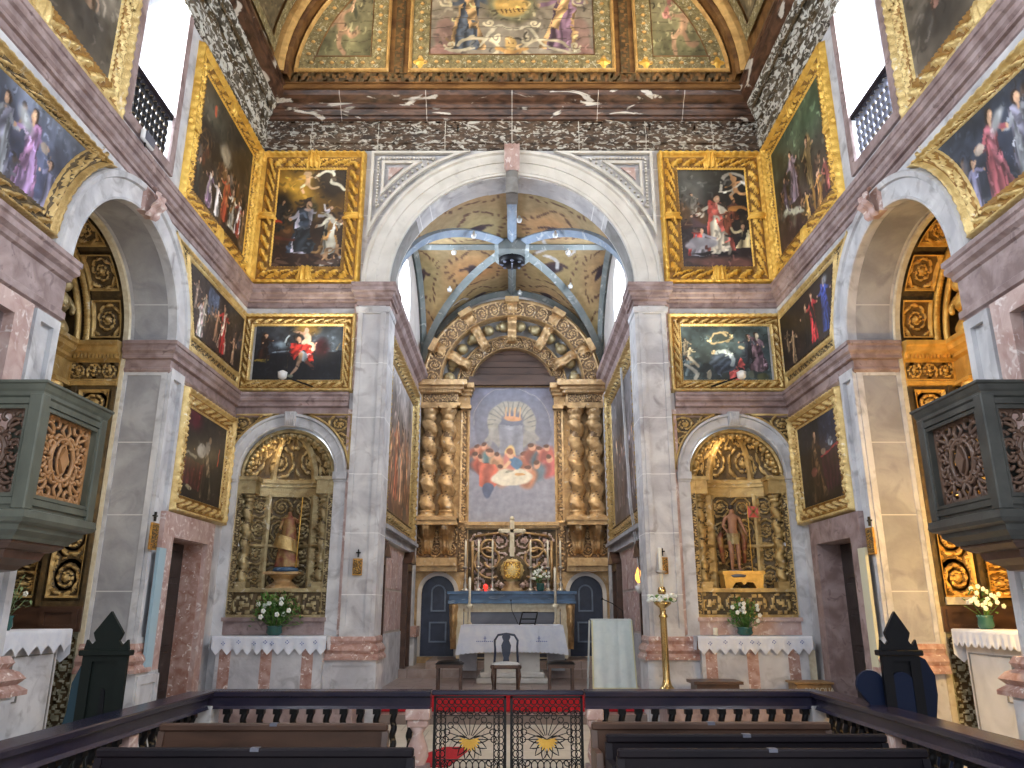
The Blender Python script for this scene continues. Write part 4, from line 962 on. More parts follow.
    m = MB(TB); m.box(s*3.65-.80, s*3.65+.80, .5, 1.22, 0, .33); m.box(s*3.65-.84, s*3.65+.84, 1.22, 1.285, 0, .38); m.build('body', M_stone, A0)
    m = MB(TB)
    for x in (-.66, -.04, .58): m = MB(TB); m.box(s*3.65+x-.085, s*3.65+x+.085, .5, 1.2, .325, .335); m.build('marble_strip', M_red, A0)
    if s > 0:
        m = MB(TB); m.box(3.65+.70, 3.65+.92, .5, 1.2, .0, .30); m.build('end_block', M_ivory, A0)
# linen with a pointed hem
def hem_cloth(T, a0, a1, top, c0, c1, drop, teeth, amp, pointed=True, side=.0):
    m = MB(T); L = a1-a0; nn = teeth*8
    def tri(u): x = (u*teeth) % 1; return (1-abs(2*x-1)) if pointed else np.sqrt(np.clip(1-(2*x-1)**2, 0, 1))
    V = []; rows = 7
    for i in range(nn+1):
        u = i/nn; d = drop+amp*tri(u); a = a0+L*u; w = .008*math.sin(u*teeth*2*pi)+.006*math.sin(u*31)
        V.append((a, top, c0)); V.append((a, top+.004, c1-.01))
        for k in range(rows): f = k/(rows-1); V.append((a+.012*f*math.sin(u*9), top-.006-d*f, c1+.006+w*f))
    k = rows+2; F = [(i*k+j, (i+1)*k+j, (i+1)*k+j+1, i*k+j+1) for i in range(nn) for j in range(k-1)]
    m.add(V, F, True)
    for e, sg in ((a0, -1), (a1, 1)):
        m.surf(4, 8, lambda u, v: (e+sg*.006+sg*.02*u, top-(drop+amp*.3)*u, c0+(c1-c0)*v), smooth=True)
    return m
for s in (-1, 1):
    c = s*3.65
    m = hem_cloth(TB, c-.86, c+.86, 1.292, .02, .39, .17, 11, .09)
    t = m.build('altar_cloth', M_cloth); 
    tag(t, 'white linen with zigzag hem on the side altar beneath the %s niche' % ('left' if s < 0 else 'right'), 'altar cloth')
    m = MB(TB)
    for i, x in enumerate((-.68, -.45, -.22, -.05, .05, .28, .5, .7)):
        for q in range(4): m.blob((c+x+.022*math.cos(q*1.6), 1.19+.02*math.sin(q*1.6)+.02*(i % 2), .407), (.010, .010, .005), 6, 4)
    m.build('embroidery', M_blue, t)
# ---------------------------------------------------------------- side chapels behind the big arches
def face_relief(mb, T, *a, **k): pass
for s, sd in ((-1, 'left'), (1, 'right')):
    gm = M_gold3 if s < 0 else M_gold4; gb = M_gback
    XI, XO = WX+.62, 6.3
    # shell: floor, back, plain side walls and vault
    m = MB(); m.box(s*XI, s*XO, AY-AR-.1, AY+AR+.1, -.1, .12); struct(m, 'chapel_floor', M_cfloor)
    m = MB(); m.box(s*XO, s*(XO+.1), AY-AR-.1, AY+AR+.1, 0, ASP+AR+.2)
    for q in (-1, 1): m.box(s*XI, s*XO, AY+q*AR, AY+q*(AR+.1), 0, ASP)
    m.surf(30, 2, lambda u, v: (s*(XI+(XO-XI)*v), AY-(AR+.06)*np.cos(pi*u), ASP+(AR+.06)*np.sin(pi*u))); struct(m, 'chapel_wall', M_gback)
    # pale rim where the stone arch meets the gilded woodwork
    m = MB(lambda a, b, c: (s*(XI-c), a, b)); archivolt(m, AY, ASP, AR-.045, AR, [(0, -.04), (0, .03), (.5, .05), (1, .03)], 40)
    for q in (-1, 1): m.box(AY+q*(AR-.045), AY+q*AR, .2, ASP, -.04, .03)
    struct(m, 'chapel_rim', M_ivory)
    m = MB(TS(s)); archivolt(m, AY, ASP, AR-.005, AR+.33, [(0, -.62), (0, .05), (.08, .06), (.10, .05), (.72, .05), (.76, .085), (.95, .1), (1, .06), (1, 0)], 48)
    struct(m, 'chapel_arch', M_stone)
    m = MB(TS(s))   # pilaster strip panels on the nave face and the reveal of the far pier
    m.plate(rect(AY+AR, AY+AR+.42, 1.2, 4.83), [rect(AY+AR+.09, AY+AR+.33, 1.35, 4.7)], 0, .05)
    m.plate(rect(AY-AR-.40, AY-AR, 1.2, 4.5), [rect(AY-AR-.31, AY-AR-.1, 1.35, 4.4)], 0, .05)
    struct(m, 'chapel_pilaster', M_stone)
    m = MB(lambda a, b, c: (s*(WX+a), AY+AR-c, b)); m.plate(rect(0, .62, 1.2, 4.83), [rect(.08, .54, 1.3, 4.72)], 0, .02); struct(m, 'chapel_pilaster', M_stone)
    m = MB(lambda a, b, c: (s*(WX+a), AY+AR-c, b)); m.box(.0, .62, 1.2, 4.83, -.01, .005); struct(m, 'chapel_pilaster', M_grey)
    m = MB(); pp = [(-WX-.62, AY+AR), (-WX, AY+AR), (-WX, 10.22)]; sweep_plan(m, mirror(pp, s), prof_base)
    pp = [(-WX, 6.5), (-WX, AY-AR), (-WX-.62, AY-AR)]; sweep_plan(m, mirror(pp, s), [(o*1.6, z) for o, z in prof_base]); struct(m, 'trim_3', M_red)
    m = MB(TS(s)); m.box(AY+AR-.02, 10.5, 0, .94, -.6, .1); m.box(AY-AR-.5, AY-AR+.03, 0, .94, -.6, .18); m.plate(rect(AY+AR, 10.5, .2, .9), [rect(AY+AR+.1, 10.4, .3, .8)], .1, .12); struct(m, 'trim_4', M_stone)
    b = root('arch_bracket', (s*(WX-.1), AY, 6.45), 'pink carved scroll bracket at the crown of the %s side arch' % sd, 'bracket')
    m = MB(TS(s)); m.surf(9, 16, lambda u, v: (AY-.13+.26*u, 6.77-.36*v, .10+.14*np.sin(pi*(.12+.85*v))*(1-.4*v)+.025*np.cos(4*pi*u)+.02*np.sin(5*pi*v))); m.box(AY-.12, AY+.12, 6.44, 6.77, 0, .10); m.build('scroll', M_pink, b)
    # darker grey lining panels inside the stone arch
    m = MB(); sA = lambda r, t: (AY+r*np.cos(t), ASP+r*np.sin(t))
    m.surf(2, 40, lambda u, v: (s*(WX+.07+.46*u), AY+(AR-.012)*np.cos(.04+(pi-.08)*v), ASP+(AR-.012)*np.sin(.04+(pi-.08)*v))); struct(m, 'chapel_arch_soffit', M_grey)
    # gilded woodwork
    C0 = root('chapel_altarpiece', (s*6.0, AY, 1.5), 'gilded carved woodwork lining the %s side chapel' % sd, 'altarpiece')
    far = lambda a, b, c: (s*a, AY+AR-c, b)
    nearT = lambda a, b, c: (s*a, AY-AR+c, b)
    for T in (far, nearT):
        m = MB(T); m.box(XI+.02, XO, 1.72, ASP, 0, .03)
        for z in (1.78, 2.88, 3.76, 4.55): m.box(XI+.02, 5.86, z-.06, z, .03, .06)
        m.box(5.82, 5.88, 1.72, 4.55, .03, .1); m.box(XI+.02, XI+.07, 1.72, 4.55, .03, .07)
        m.build('side_wainscot', gb, C0)
        for z0, z1 in ((1.82, 2.8), (2.92, 3.68), (3.8, 4.5)):
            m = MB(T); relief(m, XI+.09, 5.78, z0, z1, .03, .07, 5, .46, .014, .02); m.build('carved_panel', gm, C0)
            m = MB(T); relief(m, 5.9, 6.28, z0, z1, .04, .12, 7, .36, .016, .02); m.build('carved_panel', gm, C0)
        m = MB(T); m.box(XI+.02, XO, 1.42, 1.72, 0, .08); m.plate(rect(XI+.06, 5.8, 1.46, 1.69), [rect(XI+.12, 5.74, 1.50, 1.65)], .08, .11); m.build('wooden_base', M_bwood, C0)
        m = MB(T); relief(m, XI+.04, 5.86, .3, 1.42, .0, .02, 15, .3, .02, .03); m.build('painted_dado', M_tile, C0)
    m = MB(); pth = [(-XI-.02, AY+AR-.03), (-6.0, AY+AR-.03), (-6.0, AY+.75), (-6.1, AY+.75), (-6.1, AY-.75), (-6.0, AY-.75), (-6.0, AY-AR+.03), (-XI-.02, AY-AR+.03)]
    sweep_plan(m, mirror(pth[::-1], s), [(0, 4.55), (.05, 4.56), (.05, 4.62), (.02, 4.64), (.02, 4.9), (.08, 4.93), (.08, 4.97), (.14, 5.02), (.15, 5.08), (.18, 5.1), (.18, 5.16), (0, 5.18)])
    m.build('entablature', gm, C0)
    for T in (far, nearT):
        m = MB(T); relief(m, XI+.04, 5.95, 4.66, 4.89, .05, .05, 6, .22, .016)
        for j in range(14): m.box(XI+.04+j*.05, XI+.07+j*.05, 4.93, 4.99, .1, .14)
        m.build('carved_frieze', gm, C0)
    # coffered soffit
    def sof(mb_u, x0, x1, a0, a1, nu, nv, seed, amp):
        w, L = x1-x0, AR*(a1-a0)
        def fn(u, v):
            U, V = u*w, v*L; H = scrolls(U, V, w, L, seed, .38); e = np.minimum(np.minimum(U, w-U), np.minimum(V, L-V)); H = np.where(e < .025, .9, H*np.clip(e*20, 0, 1))
            R = AR-.0-amp*H; t = a0+(a1-a0)*v; return s*(x0+U), AY+R*np.cos(t), ASP+R*np.sin(t), H
        mb_u.surf(nu, nv, fn)
    m = MB(); m.surf(3, 40, lambda u, v: (s*(XI+.01+(XO-XI)*u), AY+(AR+.01)*np.cos(pi*v), ASP+(AR+.01)*np.sin(pi*v))); m.build('soffit', gb, C0)
    for i in range(6):
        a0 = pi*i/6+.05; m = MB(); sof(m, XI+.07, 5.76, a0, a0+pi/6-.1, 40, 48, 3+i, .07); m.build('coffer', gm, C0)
    m = MB(); m.surf(8, 200, lambda u, v: (s*(5.82+.05*np.cos(2*pi*u)), AY+(AR-.04-(.045+.015*np.sin(160*pi*v))*np.sin(2*pi*u))*np.cos(pi*v), ASP+(AR-.04-(.045+.015*np.sin(160*pi*v))*np.sin(2*pi*u))*np.sin(pi*v)), cu=True); m.build('rope_moulding', gm, C0)
    m = MB(); m.surf(8, 60, lambda u, v: (s*(5.92+.04*np.cos(2*pi*u)), AY+(AR-.1-.05*np.sin(2*pi*u))*np.cos(pi*v), ASP+(AR-.1-.05*np.sin(2*pi*u))*np.sin(pi*v)), cu=True); m.build('arch_moulding', gm, C0)
    # retable on the back wall
    TX = lambda a, b, c: (s*(XO-c), AY+a, b)
    m = MB(TX); relief(m, -AR, AR, 5.2, 6.45, .03, .1, 21, .5, .03, mirror=True); m.build('lunette_carving', gm, C0)
    m = MB(TX); relief(m, -AR, -.55, 1.95, 4.55, .05, .09, 4, .4, .025); m.build('side_carving', gm, C0)
    m = MB(TX); relief(m, .55, AR, 1.95, 4.55, .05, .09, 4, .4, .025); m.build('side_carving', gm, C0)
    m = MB(TX); m.box(-.6, .6, 1.95, 4.5, .02, .05); m.build('recess', M_dark, C0)
    for q in (-1, 1):
        m = MB(TX); twisted(m, q*.86, .33, 2.75, 4.25, .12, 4, 16, .25); c = m.build('twisted_column', gm, C0)
        m = MB(TX); capital(m, q*.86, .33, 4.25, .3, .1); m.build('capital', gm, c)
        m = MB(TX); m.surf(14, 18, lambda u, v: (q*.86+(u-.5)*.5*(1-.3*v), 2.72-.75*v, .12+(.42*(1-v)+.08*np.sin(9*v))*np.sin(pi*u)**.6+.03*np.cos(8*pi*u))); m.build('bracket', gm, c)
        # half figure of a child bearing the arch
        f = MB(TX); f.surf(14, 14, lambda u, v: (q*.86+(.15-.05*v+.04*np.sin(7*v))*np.cos(2*pi*u), 5.18+.38*v, .27+(.13-.04*v+.03*np.sin(7*v))*np.sin(2*pi*u)), cu=True)
        f.blob((q*.86, 5.62, .28), (.12, .16, .11)); f.blob((q*.86, 5.86, .31), (.085, .10, .09)); f.blob((q*.86, 5.95, .27), (.09, .05, .09), 8, 5)
        f.tube([(q*.86-.11, 5.72, .28), (q*.86-.2, 5.58, .34), (q*.86-.05, 5.5, .42)], [.05, .045, .035], 7); f.tube([(q*.86+.11, 5.72, .28), (q*.86+.2, 5.6, .34), (q*.86+.06, 5.48, .42)], [.05, .045, .035], 7)
        for w in (-1, 1): f.tube([(q*.86+w*.1, 5.8, .16), (q*.86+w*.24, 5.95, .14), (q*.86+w*.2, 5.7, .15)], [.03, .07, .02], 7)
        f.build('carved_child', M_goldg if s < 0 else M_gold4, C0)
    # chapel altar with cross
    A = root('chapel_altar', (s*5.62, AY, .12), 'pale panelled altar with an inlaid cross inside the %s side chapel' % sd, 'altar')
    m = MB(); m.box(s*5.36, s*5.95, AY-.95, AY+.95, .12, 1.38, .02); m.box(s*5.3, s*6.0, AY-1.0, AY+1.0, 1.38, 1.45, .01); m.build('body', M_stone if s < 0 else M_arch, A)
    m = MB(lambda a, b, c: (s*(5.36-c), AY+a, b))
    for q in (-.48, .48): m.plate(rect(q-.40, q+.40, .3, 1.2), [rect(q-.385, q+.385, .315, 1.185)], 0, .012)
    m.build('panel_line', M_dark, A)
    m = MB(lambda a, b, c: (s*(5.36-c), AY+a, b)); m.plate([(-.06, .45), (.06, .45), (.06, .72), (.26, .72), (.26, .84), (.06, .84), (.06, 1.1), (-.06, 1.1), (-.06, .84), (-.26, .84), (-.26, .72), (-.06, .72)], [[(-.045, .465), (.045, .465), (.045, .735), (.245, .735), (.245, .825), (.045, .825), (.045, 1.085), (-.045, 1.085), (-.045, .825), (-.245, .825), (-.245, .735), (-.045, .735)]], 0, .015); m.build('cross', M_dark, A)
    TXc = lambda a, b, c: (s*(6.0-c), AY+a, b)
    m = hem_cloth(TXc, -1.02, 1.02, 1.46, .1, .72, .16 if s < 0 else .14, 9 if s < 0 else 16, .10 if s < 0 else .05, pointed=s < 0, side=1)
    nn = 14
    V = []
    for sg in (1, -1):
        m.surf(30, 6, lambda u, v: (sg*(1.02+.015*v), 1.455-(.28+.10*(1-np.abs(2*((u*3) % 1)-1)))*v, .1+.63*u))
    t = m.build('altar_cloth', M_cloth); tag(t, 'white linen over the altar in the %s side chapel' % sd, 'altar cloth')
    if s > 0:
        m = MB(far); m.box(5.36, 5.72, 1.74, 1.83, .08, .11); pn = m.build('inscribed_card', M_ivory); tag(pn, 'small pale card on the gilded chapel wall near the right pier', 'card')

# ---------------------------------------------------------------- framed paintings on the walls
def painting(name, T, outer, cv, pic, gm, label, wd, hf, clasps=(), step=.03, canvas_poly=None, flip=False, group=None, cc=.03, nt=16):
    xs = [p[0] for p in outer]; ys = [p[1] for p in outer]
    P = np.array(T(np.array([sum(xs)/len(xs)]), np.array([min(ys)]), np.array([0.])), dtype=object)
    R = root(name, tuple(float(np.ravel(q)[0]) for q in T(np.array([sum(xs)/len(xs)]), np.array([min(ys)]), np.array([0.]))), label, 'painting', group)
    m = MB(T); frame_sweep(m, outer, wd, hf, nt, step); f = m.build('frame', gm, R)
    x0, x1, y0, y1 = cv; m = MB(T); canvas(m, pic, x0, x1, y0, y1, cc, flip, canvas_poly); m.build('canvas', M_oil, R)
    for (a, b, w, h) in clasps:
        m = MB(T); vert = h >= w
        m.surf(18, 14, lambda u, v: (a+(u-.5)*w*(1+.12*np.sin(2*pi*v)), b+(v-.5)*h, .05+.10*np.sin(pi*u)**.5*np.sin(pi*np.clip(v, .02, .98))**.3+.025*np.cos(6*pi*(u if vert else v))))
        m.build('clasp', gm, f)
    return R
PW, PH = 1.98, 2.64
for s in (-1, 1):
    a0, a1 = sorted((s*2.70, s*4.64)); z0, z1 = 7.17, 9.83; w = .36
    pic = pic_for(1.22, 1.94, 40+s, .013); A = pic.asp
    if s < 0:
        pic.bg((.42, .28, .08), (.22, .13, .09), .4); pic.ell(A*.42, .22, .30, .22, (.85, .62, .12), soft=1.2, a=.9); pic.ell(A*.8, .1, .2, .25, (.16, .10, .06), soft=.8); pic.ell(A*.05, .40, .14, .16, (.13, .09, .05), soft=.8)
        crowd(pic, 12, .35, .7, [(.2, .16, .14), (.35, .2, .12), (.16, .2, .16)], .2, .7); pic.putto(A*.42, .13, .13, (.92, .72, .50)); pic.line([(A*.52, .09), (A*.66, .04), (A*.8, .06), (A*.76, .13), (A*.86, .16), (A*.95, .22)], .014, (.84, .82, .74))
        pic.fig(A*.38, .86, .55, (.62, .62, .70), (.16, .2, .26), lean=.10, arms=((.34, .62), (-.12, .42)), kneel=False); pic.poly([(A*.3, .6), (A*.52, .6), (A*.6, .82), (A*.3, .86)], (.17, .20, .24), .3, .5)
        pic.fig(A*.78, .86, .42, (.78, .76, .68), (.7, .5, .25), lean=-.05, flip=-1); pic.line([(A*.66, .46), (A*.8, .5), (A*.84, .55)], .02, (.8, .78, .72))
        pic.putto(A*.74, .88, .09); pic.putto(A*.90, .84, .09); pic.line([(A*.7, .98), (A*.88, .94), (A*.97, .9)], .018, (.78, .76, .72)); pic.fig(A*.10, .62, .3, (.15, .14, .14), skin=(.7, .5, .35)); pic.line([(0, .7), (A*.3, .72)], .02, (.35, .16, .1)); pic.line([(0, .52), (A*.1, .55)], .02, (.75, .2, .08))
        for q in range(8): pic.ell(random.random()*A, .93+.05*random.random(), .06, .015, (.42, .30, .24), rot=.3)
        lab = 'gilt framed kneeling figure under yellow sky, left of the chancel arch'
    else:
        pic.bg((.12, .12, .12), (.20, .15, .17), .5); pic.ell(A*.15, .2, .18, .14, (.42, .44, .44), soft=1.2, a=.8); pic.ell(A*.2, .35, .10, .16, (.40, .38, .35), soft=.9, a=.8)
        pic.fig(A*.20, .45, .22, (.44, .42, .38)); pic.poly([(0, .48), (A*.38, .48), (A*.4, .6), (0, .6)], (.30, .22, .24)); pic.putto(A*.82, .19, .15, (.88, .62, .38)); pic.line([(A*.62, .22), (A*.66, .10), (A*.82, .05), (A*.97, .09), (A*.98, .16)], .016, (.72, .70, .66)); pic.line([(A*.6, .24), (A*.75, .22), (A*.95, .14)], .009, (.8, .78, .72))
        crowd(pic, 12, .35, .7, [(.4, .2, .15), (.3, .26, .22), (.45, .3, .15)], .2, .7); pic.fig(A*.55, .84, .60, (.70, .67, .60), (.62, .26, .22), arms=((.05, .45), (-.3, .40)), flip=1); pic.line([(A*.47, .34), (A*.44, .52)], .02, (.68, .24, .2))
        pic.fig(A*.24, .88, .42, (.52, .52, .58), (.70, .22, .20), lean=.04, arms=((.3, .42), (.1, .38)), kneel=True); pic.ell(A*.3, .76, .14, .05, (.55, .55, .6)); pic.fig(A*.92, .80, .36, (.80, .73, .55), (.1, .1, .12), kneel=True, flip=-1)
        for q in ((.7, .5), (.8, .42), (.66, .56)): pic.fig(A*q[0], q[1]+.12, .22, (.45, .22, .15), skin=(.7, .45, .3))
        pic.ell(A*.85, .42, .09, .03, (.8, .5, .2)); pic.ell(A*.5, .86, .2, .02, (.1, .08, .1)); pic.ell(A*.6, .95, .35, .05, (.48, .30, .27), soft=.6)
        lab = 'gilt framed robed figure in white with flying cherub, right of the chancel arch'
    painting('framed_painting', TB, rect(a0, a1, z0, z1), (a0+w-.03, a1-w+.03, z0+w-.03, z1-w+.03), pic, M_gold, lab, w, hf_rich, [((a0+a1)/2, z1-.15, .24, .36), ((a0+a1)/2, z0+.18, .26, .34), (a0+.18, (z0+z1)/2, .36, .14), (a1-.18, (z0+z1)/2, .36, .14)])
    z0, z1 = 5.20, 6.62; w = .23
    pic = pic_for(1.5, 1.0, 50+s, .0125); A = pic.asp
    if s < 0:
        pic.bg((.20, .22, .26), (.09, .10, .14), .4); pic.ell(A*.85, .3, .22, .2, (.28, .34, .42), soft=1.2); pic.ell(A*.3, .35, .12, .06, (.45, .55, .65), soft=1); pic.line([(A*.2, .5), (A*.35, .46), (A*.5, .5)], .012, (.5, .58, .66)); pic.poly([(0, .56), (A*.3, .5), (A*.6, .55), (A, .45), (A, 1), (0, 1)], (.08, .085, .12), .1)
        pic.fig(A*.10, .62, .50, (.20, .10, .06), (.16, .09, .06), arms=((.2, .5), (0, .4)), lean=.05); pic.ell(A*.08, .64, .14, .018, (.55, .45, .15)); pic.line([(A*.38, .08), (A*.38, .92)], .006, (.2, .17, .14)); pic.line([(A*.34, .3), (A*.38, .18)], .015, (.6, .68, .75))
        pic.ell(A*.58, .06, .2, .1, (.55, .42, .18), soft=.9); pic.line([(A*.56, .13), (A*.6, .25), (A*.56, .3)], .045, (.84, .68, .6)); pic.ell(A*.57, .08, .038, .045, (.88, .7, .6)); pic.line([(A*.6, .3), (A*.66, .36), (A*.66, .44)], .03, (.84, .66, .56)); pic.line([(A*.55, .15), (A*.46, .12)], .02, (.8, .6, .5))
        pic.ell(A*.48, .24, .07, .08, (.10, .07, .06)); pic.ell(A*.50, .26, .045, .055, (.78, .6, .5)); pic.poly([(A*.40, .33), (A*.62, .34), (A*.68, .62), (A*.64, .68), (A*.56, .42), (A*.46, .62), (A*.40, .5)], (.62, .12, .10), .25, .6); pic.poly([(A*.52, .45), (A*.60, .5), (A*.60, .68), (A*.52, .62)], (.45, .52, .62), .2)
        pic.line([(A*.53, .52), (A*.50, .72), (A*.44, .88)], .04, (.66, .52, .42), w2=.022); pic.line([(A*.60, .66), (A*.68, .76)], .03, (.42, .22, .18)); pic.ell(A*.42, .92, .06, .03, (.5, .52, .45)); pic.ell(A*.76, .4, .12, .17, (.20, .06, .09), soft=.7); pic.line([(A*.92, .44), (A*.97, .3)], .012, (.5, .45, .35))
        lab = 'dark river scene of a red-cloaked man carrying a child, above the left niche'
    else:
        pic.bg((.24, .31, .33), (.22, .28, .30), .45); pic.poly([(A*.36, .14), (A*.56, .12), (A*.60, .3), (A*.36, .3)], (.22, .27, .26)); pic.line([(A*.38, .14), (A*.34, .32), (A*.56, .27), (A*.58, .2), (A*.5, .12)], .016, (.68, .60, .42)); pic.line([(A*.38, .14), (A*.48, .14), (A*.52, .2)], .02, (.72, .64, .46))
        for (x, y, c) in ((.05, .25, (.5, .46, .38)), (.10, .42, (.55, .52, .42)), (.06, .6, (.35, .44, .48))): pic.fig(A*x, y+.3, .34, c, skin=(.74, .66, .5))
        pic.line([(A*.04, .72), (A*.16, .86), (A*.14, .96)], .035, (.66, .66, .62)); pic.line([(A*.1, .6), (A*.18, .74)], .03, (.7, .66, .55)); pic.poly([(A*.36, .5), (A*.52, .48), (A*.62, .62), (A*.60, .78), (A*.40, .9), (A*.3, .7)], (.22, .27, .34), .25, .9)
        pic.line([(A*.38, .5), (A*.50, .48), (A*.58, .62), (A*.56, .72)], .035, (.62, .70, .74)); pic.ell(A*.36, .48, .04, .045, (.75, .66, .5)); pic.poly([(A*.66, .58), (A*.71, .72), (A*.62, .8), (A*.7, .88), (A*.68, .97), (A*.52, .98), (A*.52, .85), (A*.62, .76)], (.80, .30, .30), .22, .8)
        pic.fig(A*.86, .82, .72, (.46, .36, .42), (.25, .18, .22), arms=((.08, .4), (-.2, .5)), skin=(.7, .66, .56)); pic.fig(A*.76, .7, .55, (.18, .2, .24)); pic.ell(A*.68, .42, .05, .03, (.72, .66, .5)); pic.ell(A*.3, .9, .04, .08, (.6, .58, .5)); pic.ell(A*.76, .88, .07, .06, (.34, .38, .34)); pic.ell(A*.9, .93, .1, .07, (.32, .34, .22))
        lab = 'greenish scene of a bending figure with pink cloth, above the right niche'
    painting('framed_painting', TB, rect(a0-.06*(s < 0), a1+.06*(s > 0), z0, z1), (a0+w-.02, a1-w+.02, z0+w-.02, z1-w+.02), pic, M_gold2 if s < 0 else M_gold2, lab, w, hf_plain)
for s, sd in ((-1, 'left'), (1, 'right')):
    T = (lambda s: lambda a, b, c: (s*(WX-.62*c), a, b))(s)
    # upper painting next to the corner
    pic = pic_for(2.3, 1.9, 60+s, .016); A = pic.asp
    if s < 0:
        pic.bg((.28, .24, .18), (.24, .17, .12), .5); pic.ell(A*.25, .2, .3, .16, (.35, .33, .26), soft=1); pic.ell(A*.48, .38, .13, .09, (.66, .60, .48), soft=.7); pic.ell(A*.24, .16, .03, .05, (.85, .35, .2))
        for (x, y, r0) in ((.15, .5, .1), (.42, .58, .09)):
            pic.line([(A*x+r0*math.cos(t), y+r0*math.sin(t)) for t in np.linspace(0, 2*pi, 24)], .012, (.42, .30, .18))
            for t in range(6): pic.line([(A*x, y), (A*x+r0*math.cos(t), y+r0*math.sin(t))], .007, (.40, .28, .16))
        crowd(pic, 40, .45, .85, [(.4, .2, .12), (.5, .45, .4), (.2, .2, .18), (.5, .32, .15)], .2, .85)
        for (x, y, h, c, k) in ((.08, .95, .3, (.20, .22, .20), None), (.28, .95, .34, (.55, .42, .55), (.6, .55, .5)), (.42, .95, .32, (.75, .7, .68), None), (.56, .9, .42, (.70, .26, .14), (.55, .3, .15)), (.70, .9, .38, (.78, .76, .70), (.5, .34, .14)), (.84, .9, .36, (.55, .2, .15), (.65, .65, .65)), (.93, .92, .34, (.4, .3, .2), None)): pic.fig(A*x, y, h, c, k, flip=-1 if x > .6 else 1)
        lab = 'crowded procession with cart wheels, high on the left wall'
    else:
        pic.bg((.22, .30, .22), (.26, .17, .17), .45); pic.ell(A*.2, .15, .35, .2, (.34, .44, .30), soft=1.2); pic.ell(A*.3, .45, .06, .14, (.62, .48, .28)); pic.line([(A*.3, .55), (A*.3, .95)], .03, (.6, .42, .16))
        crowd(pic, 26, .4, .9, [(.3, .2, .18), (.4, .36, .3), (.4, .3, .16)], .22, .8)
        for (x, y, h, c, k) in ((.07, .95, .3, (.5, .24, .22), None), (.32, .75, .45, (.55, .45, .26), None), (.62, .68, .46, (.55, .48, .55), (.45, .38, .42)), (.78, .7, .35, (.3, .25, .3), None), (.2, .98, .3, (.72, .5, .22), (.6, .4, .2)), (.42, .98, .26, (.74, .55, .24), None)): pic.fig(A*x, y, h, c, k)
        pic.line([(A*.5, .85), (A*.75, .72), (A*.85, .7)], .03, (.66, .68, .60))
        lab = 'green sky scene in a bright gilt frame, high on the right wall'
    y0, y1, z0, z1, w = 9.50, 12.34, 7.18, 9.82, .34
    painting('framed_painting', T, rect(y0, y1, z0, z1), (y0+w-.03, y1-w+.03, z0+w-.03, z1-w+.03), pic, M_gold, lab, w, hf_rich, [((y0+y1)/2, z1-.14, .3, .32), ((y0+y1)/2, z0+.14, .3, .32), (y0+.16, (z0+z1)/2, .34, .26)], flip=False if s < 0 else False)
    # upper painting nearest the camera
    pic = pic_for(2.3, 1.9, 70+s, .016).bg((.36, .33, .28), (.44, .40, .35), .5); A = pic.asp
    pic.ell(A*.6, .5, .35, .25, (.50, .46, .40), soft=1.2); pic.ell(A*.75, .8, .2, .12, (.30, .28, .26), soft=1)
    for x in (.35, .55, .75): pic.fig(A*x, .75, .45, (.48, .38, .30) if s < 0 else (.55, .38, .32), skin=(.8, .66, .5))
    for q in range(6): pic.line([(A*(.2+.12*q), .9-.05*q), (A*(.3+.12*q), .8-.05*q)], .02, (.6, .56, .48), a=.6)
    y0, y1 = 4.6, 7.78
    painting('framed_painting', T, rect(y0, y1, z0, z1+.2), (y0+w-.03, y1-w+.03, z0+w-.03, z1+.2-w+.03), pic, M_gold2, 'faded brown painting in a carved gilt frame beyond the upper window, %s wall' % sd, w, hf_rich, [((y0+y1)/2, z0+.16, .3, .3), (y1-.17, 8.9, .34, .4)])
    # spandrel painting nearest the camera, cut round by the arch
    ro = AR+.35
    t0 = math.asin((5.24-ASP)/ro)
    arcp = [(AY-ro*math.cos(t), ASP+ro*math.sin(t)) for t in np.linspace(t0+.01, 1.15, 14)]
    arcp = [p for p in arcp if p[1] < 6.58]
    outer = [(5.1, 5.24)]+arcp+[(arcp[-1][0]+.12, 6.60), (5.1, 6.60)]
    w = .24
    pic = pic_for(2.6, 1.1, 80+s, .013); A = pic.asp
    pic.bg((.40, .44, .50) if s < 0 else (.20, .24, .30), (.20, .22, .40) if s < 0 else (.14, .16, .24), .5)
    for q in range(7): pic.line([(A*(.1+.13*q), .75+.03*q), (A*(.2+.13*q), .65+.04*q)], .02, (.52, .54, .66) if s < 0 else (.32, .36, .42), a=.6)
    crowd(pic, 14, .3, .8, [(.42, .42, .52), (.36, .36, .48), (.5, .46, .5)], .3, .6)
    for (x, h, c, k) in ((.32, .55, (.50, .52, .56), (.4, .4, .48)), (.46, .6, (.55, .42, .62) if s < 0 else (.62, .28, .32), (.5, .34, .5) if s < 0 else (.5, .26, .3)), (.58, .4, (.45, .45, .6), None)): pic.fig(A*x, .9, h*1.2, c, k, flip=-1)
    pic.ell(A*.42, .35, .1, .05, (.6, .62, .64), rot=.5, soft=.8); pic.ell(A*.53, .42, .05, .04, (.72, .64, .58))
    ip = [tuple(p) for p in offset_poly(outer, w-.03)]
    painting('spandrel_painting', T, outer, (5.1, 8.0, 5.24, 6.68), pic, M_gold3 if s < 0 else M_gold2, 'blue-grey painting cut to fit left around the %s side arch' % sd if 0 else 'dusky blue painting curved to the camera side of the %s side arch' % sd, w, hf_rich, canvas_poly=ip, step=.035)
    # spandrel painting between arch and corner
    arcp = [(AY+ro*math.cos(t), ASP+ro*math.sin(t)) for t in np.linspace(t0+.05, 1.12, 14)]
    arcp = [p for p in arcp if p[1] < 6.60]
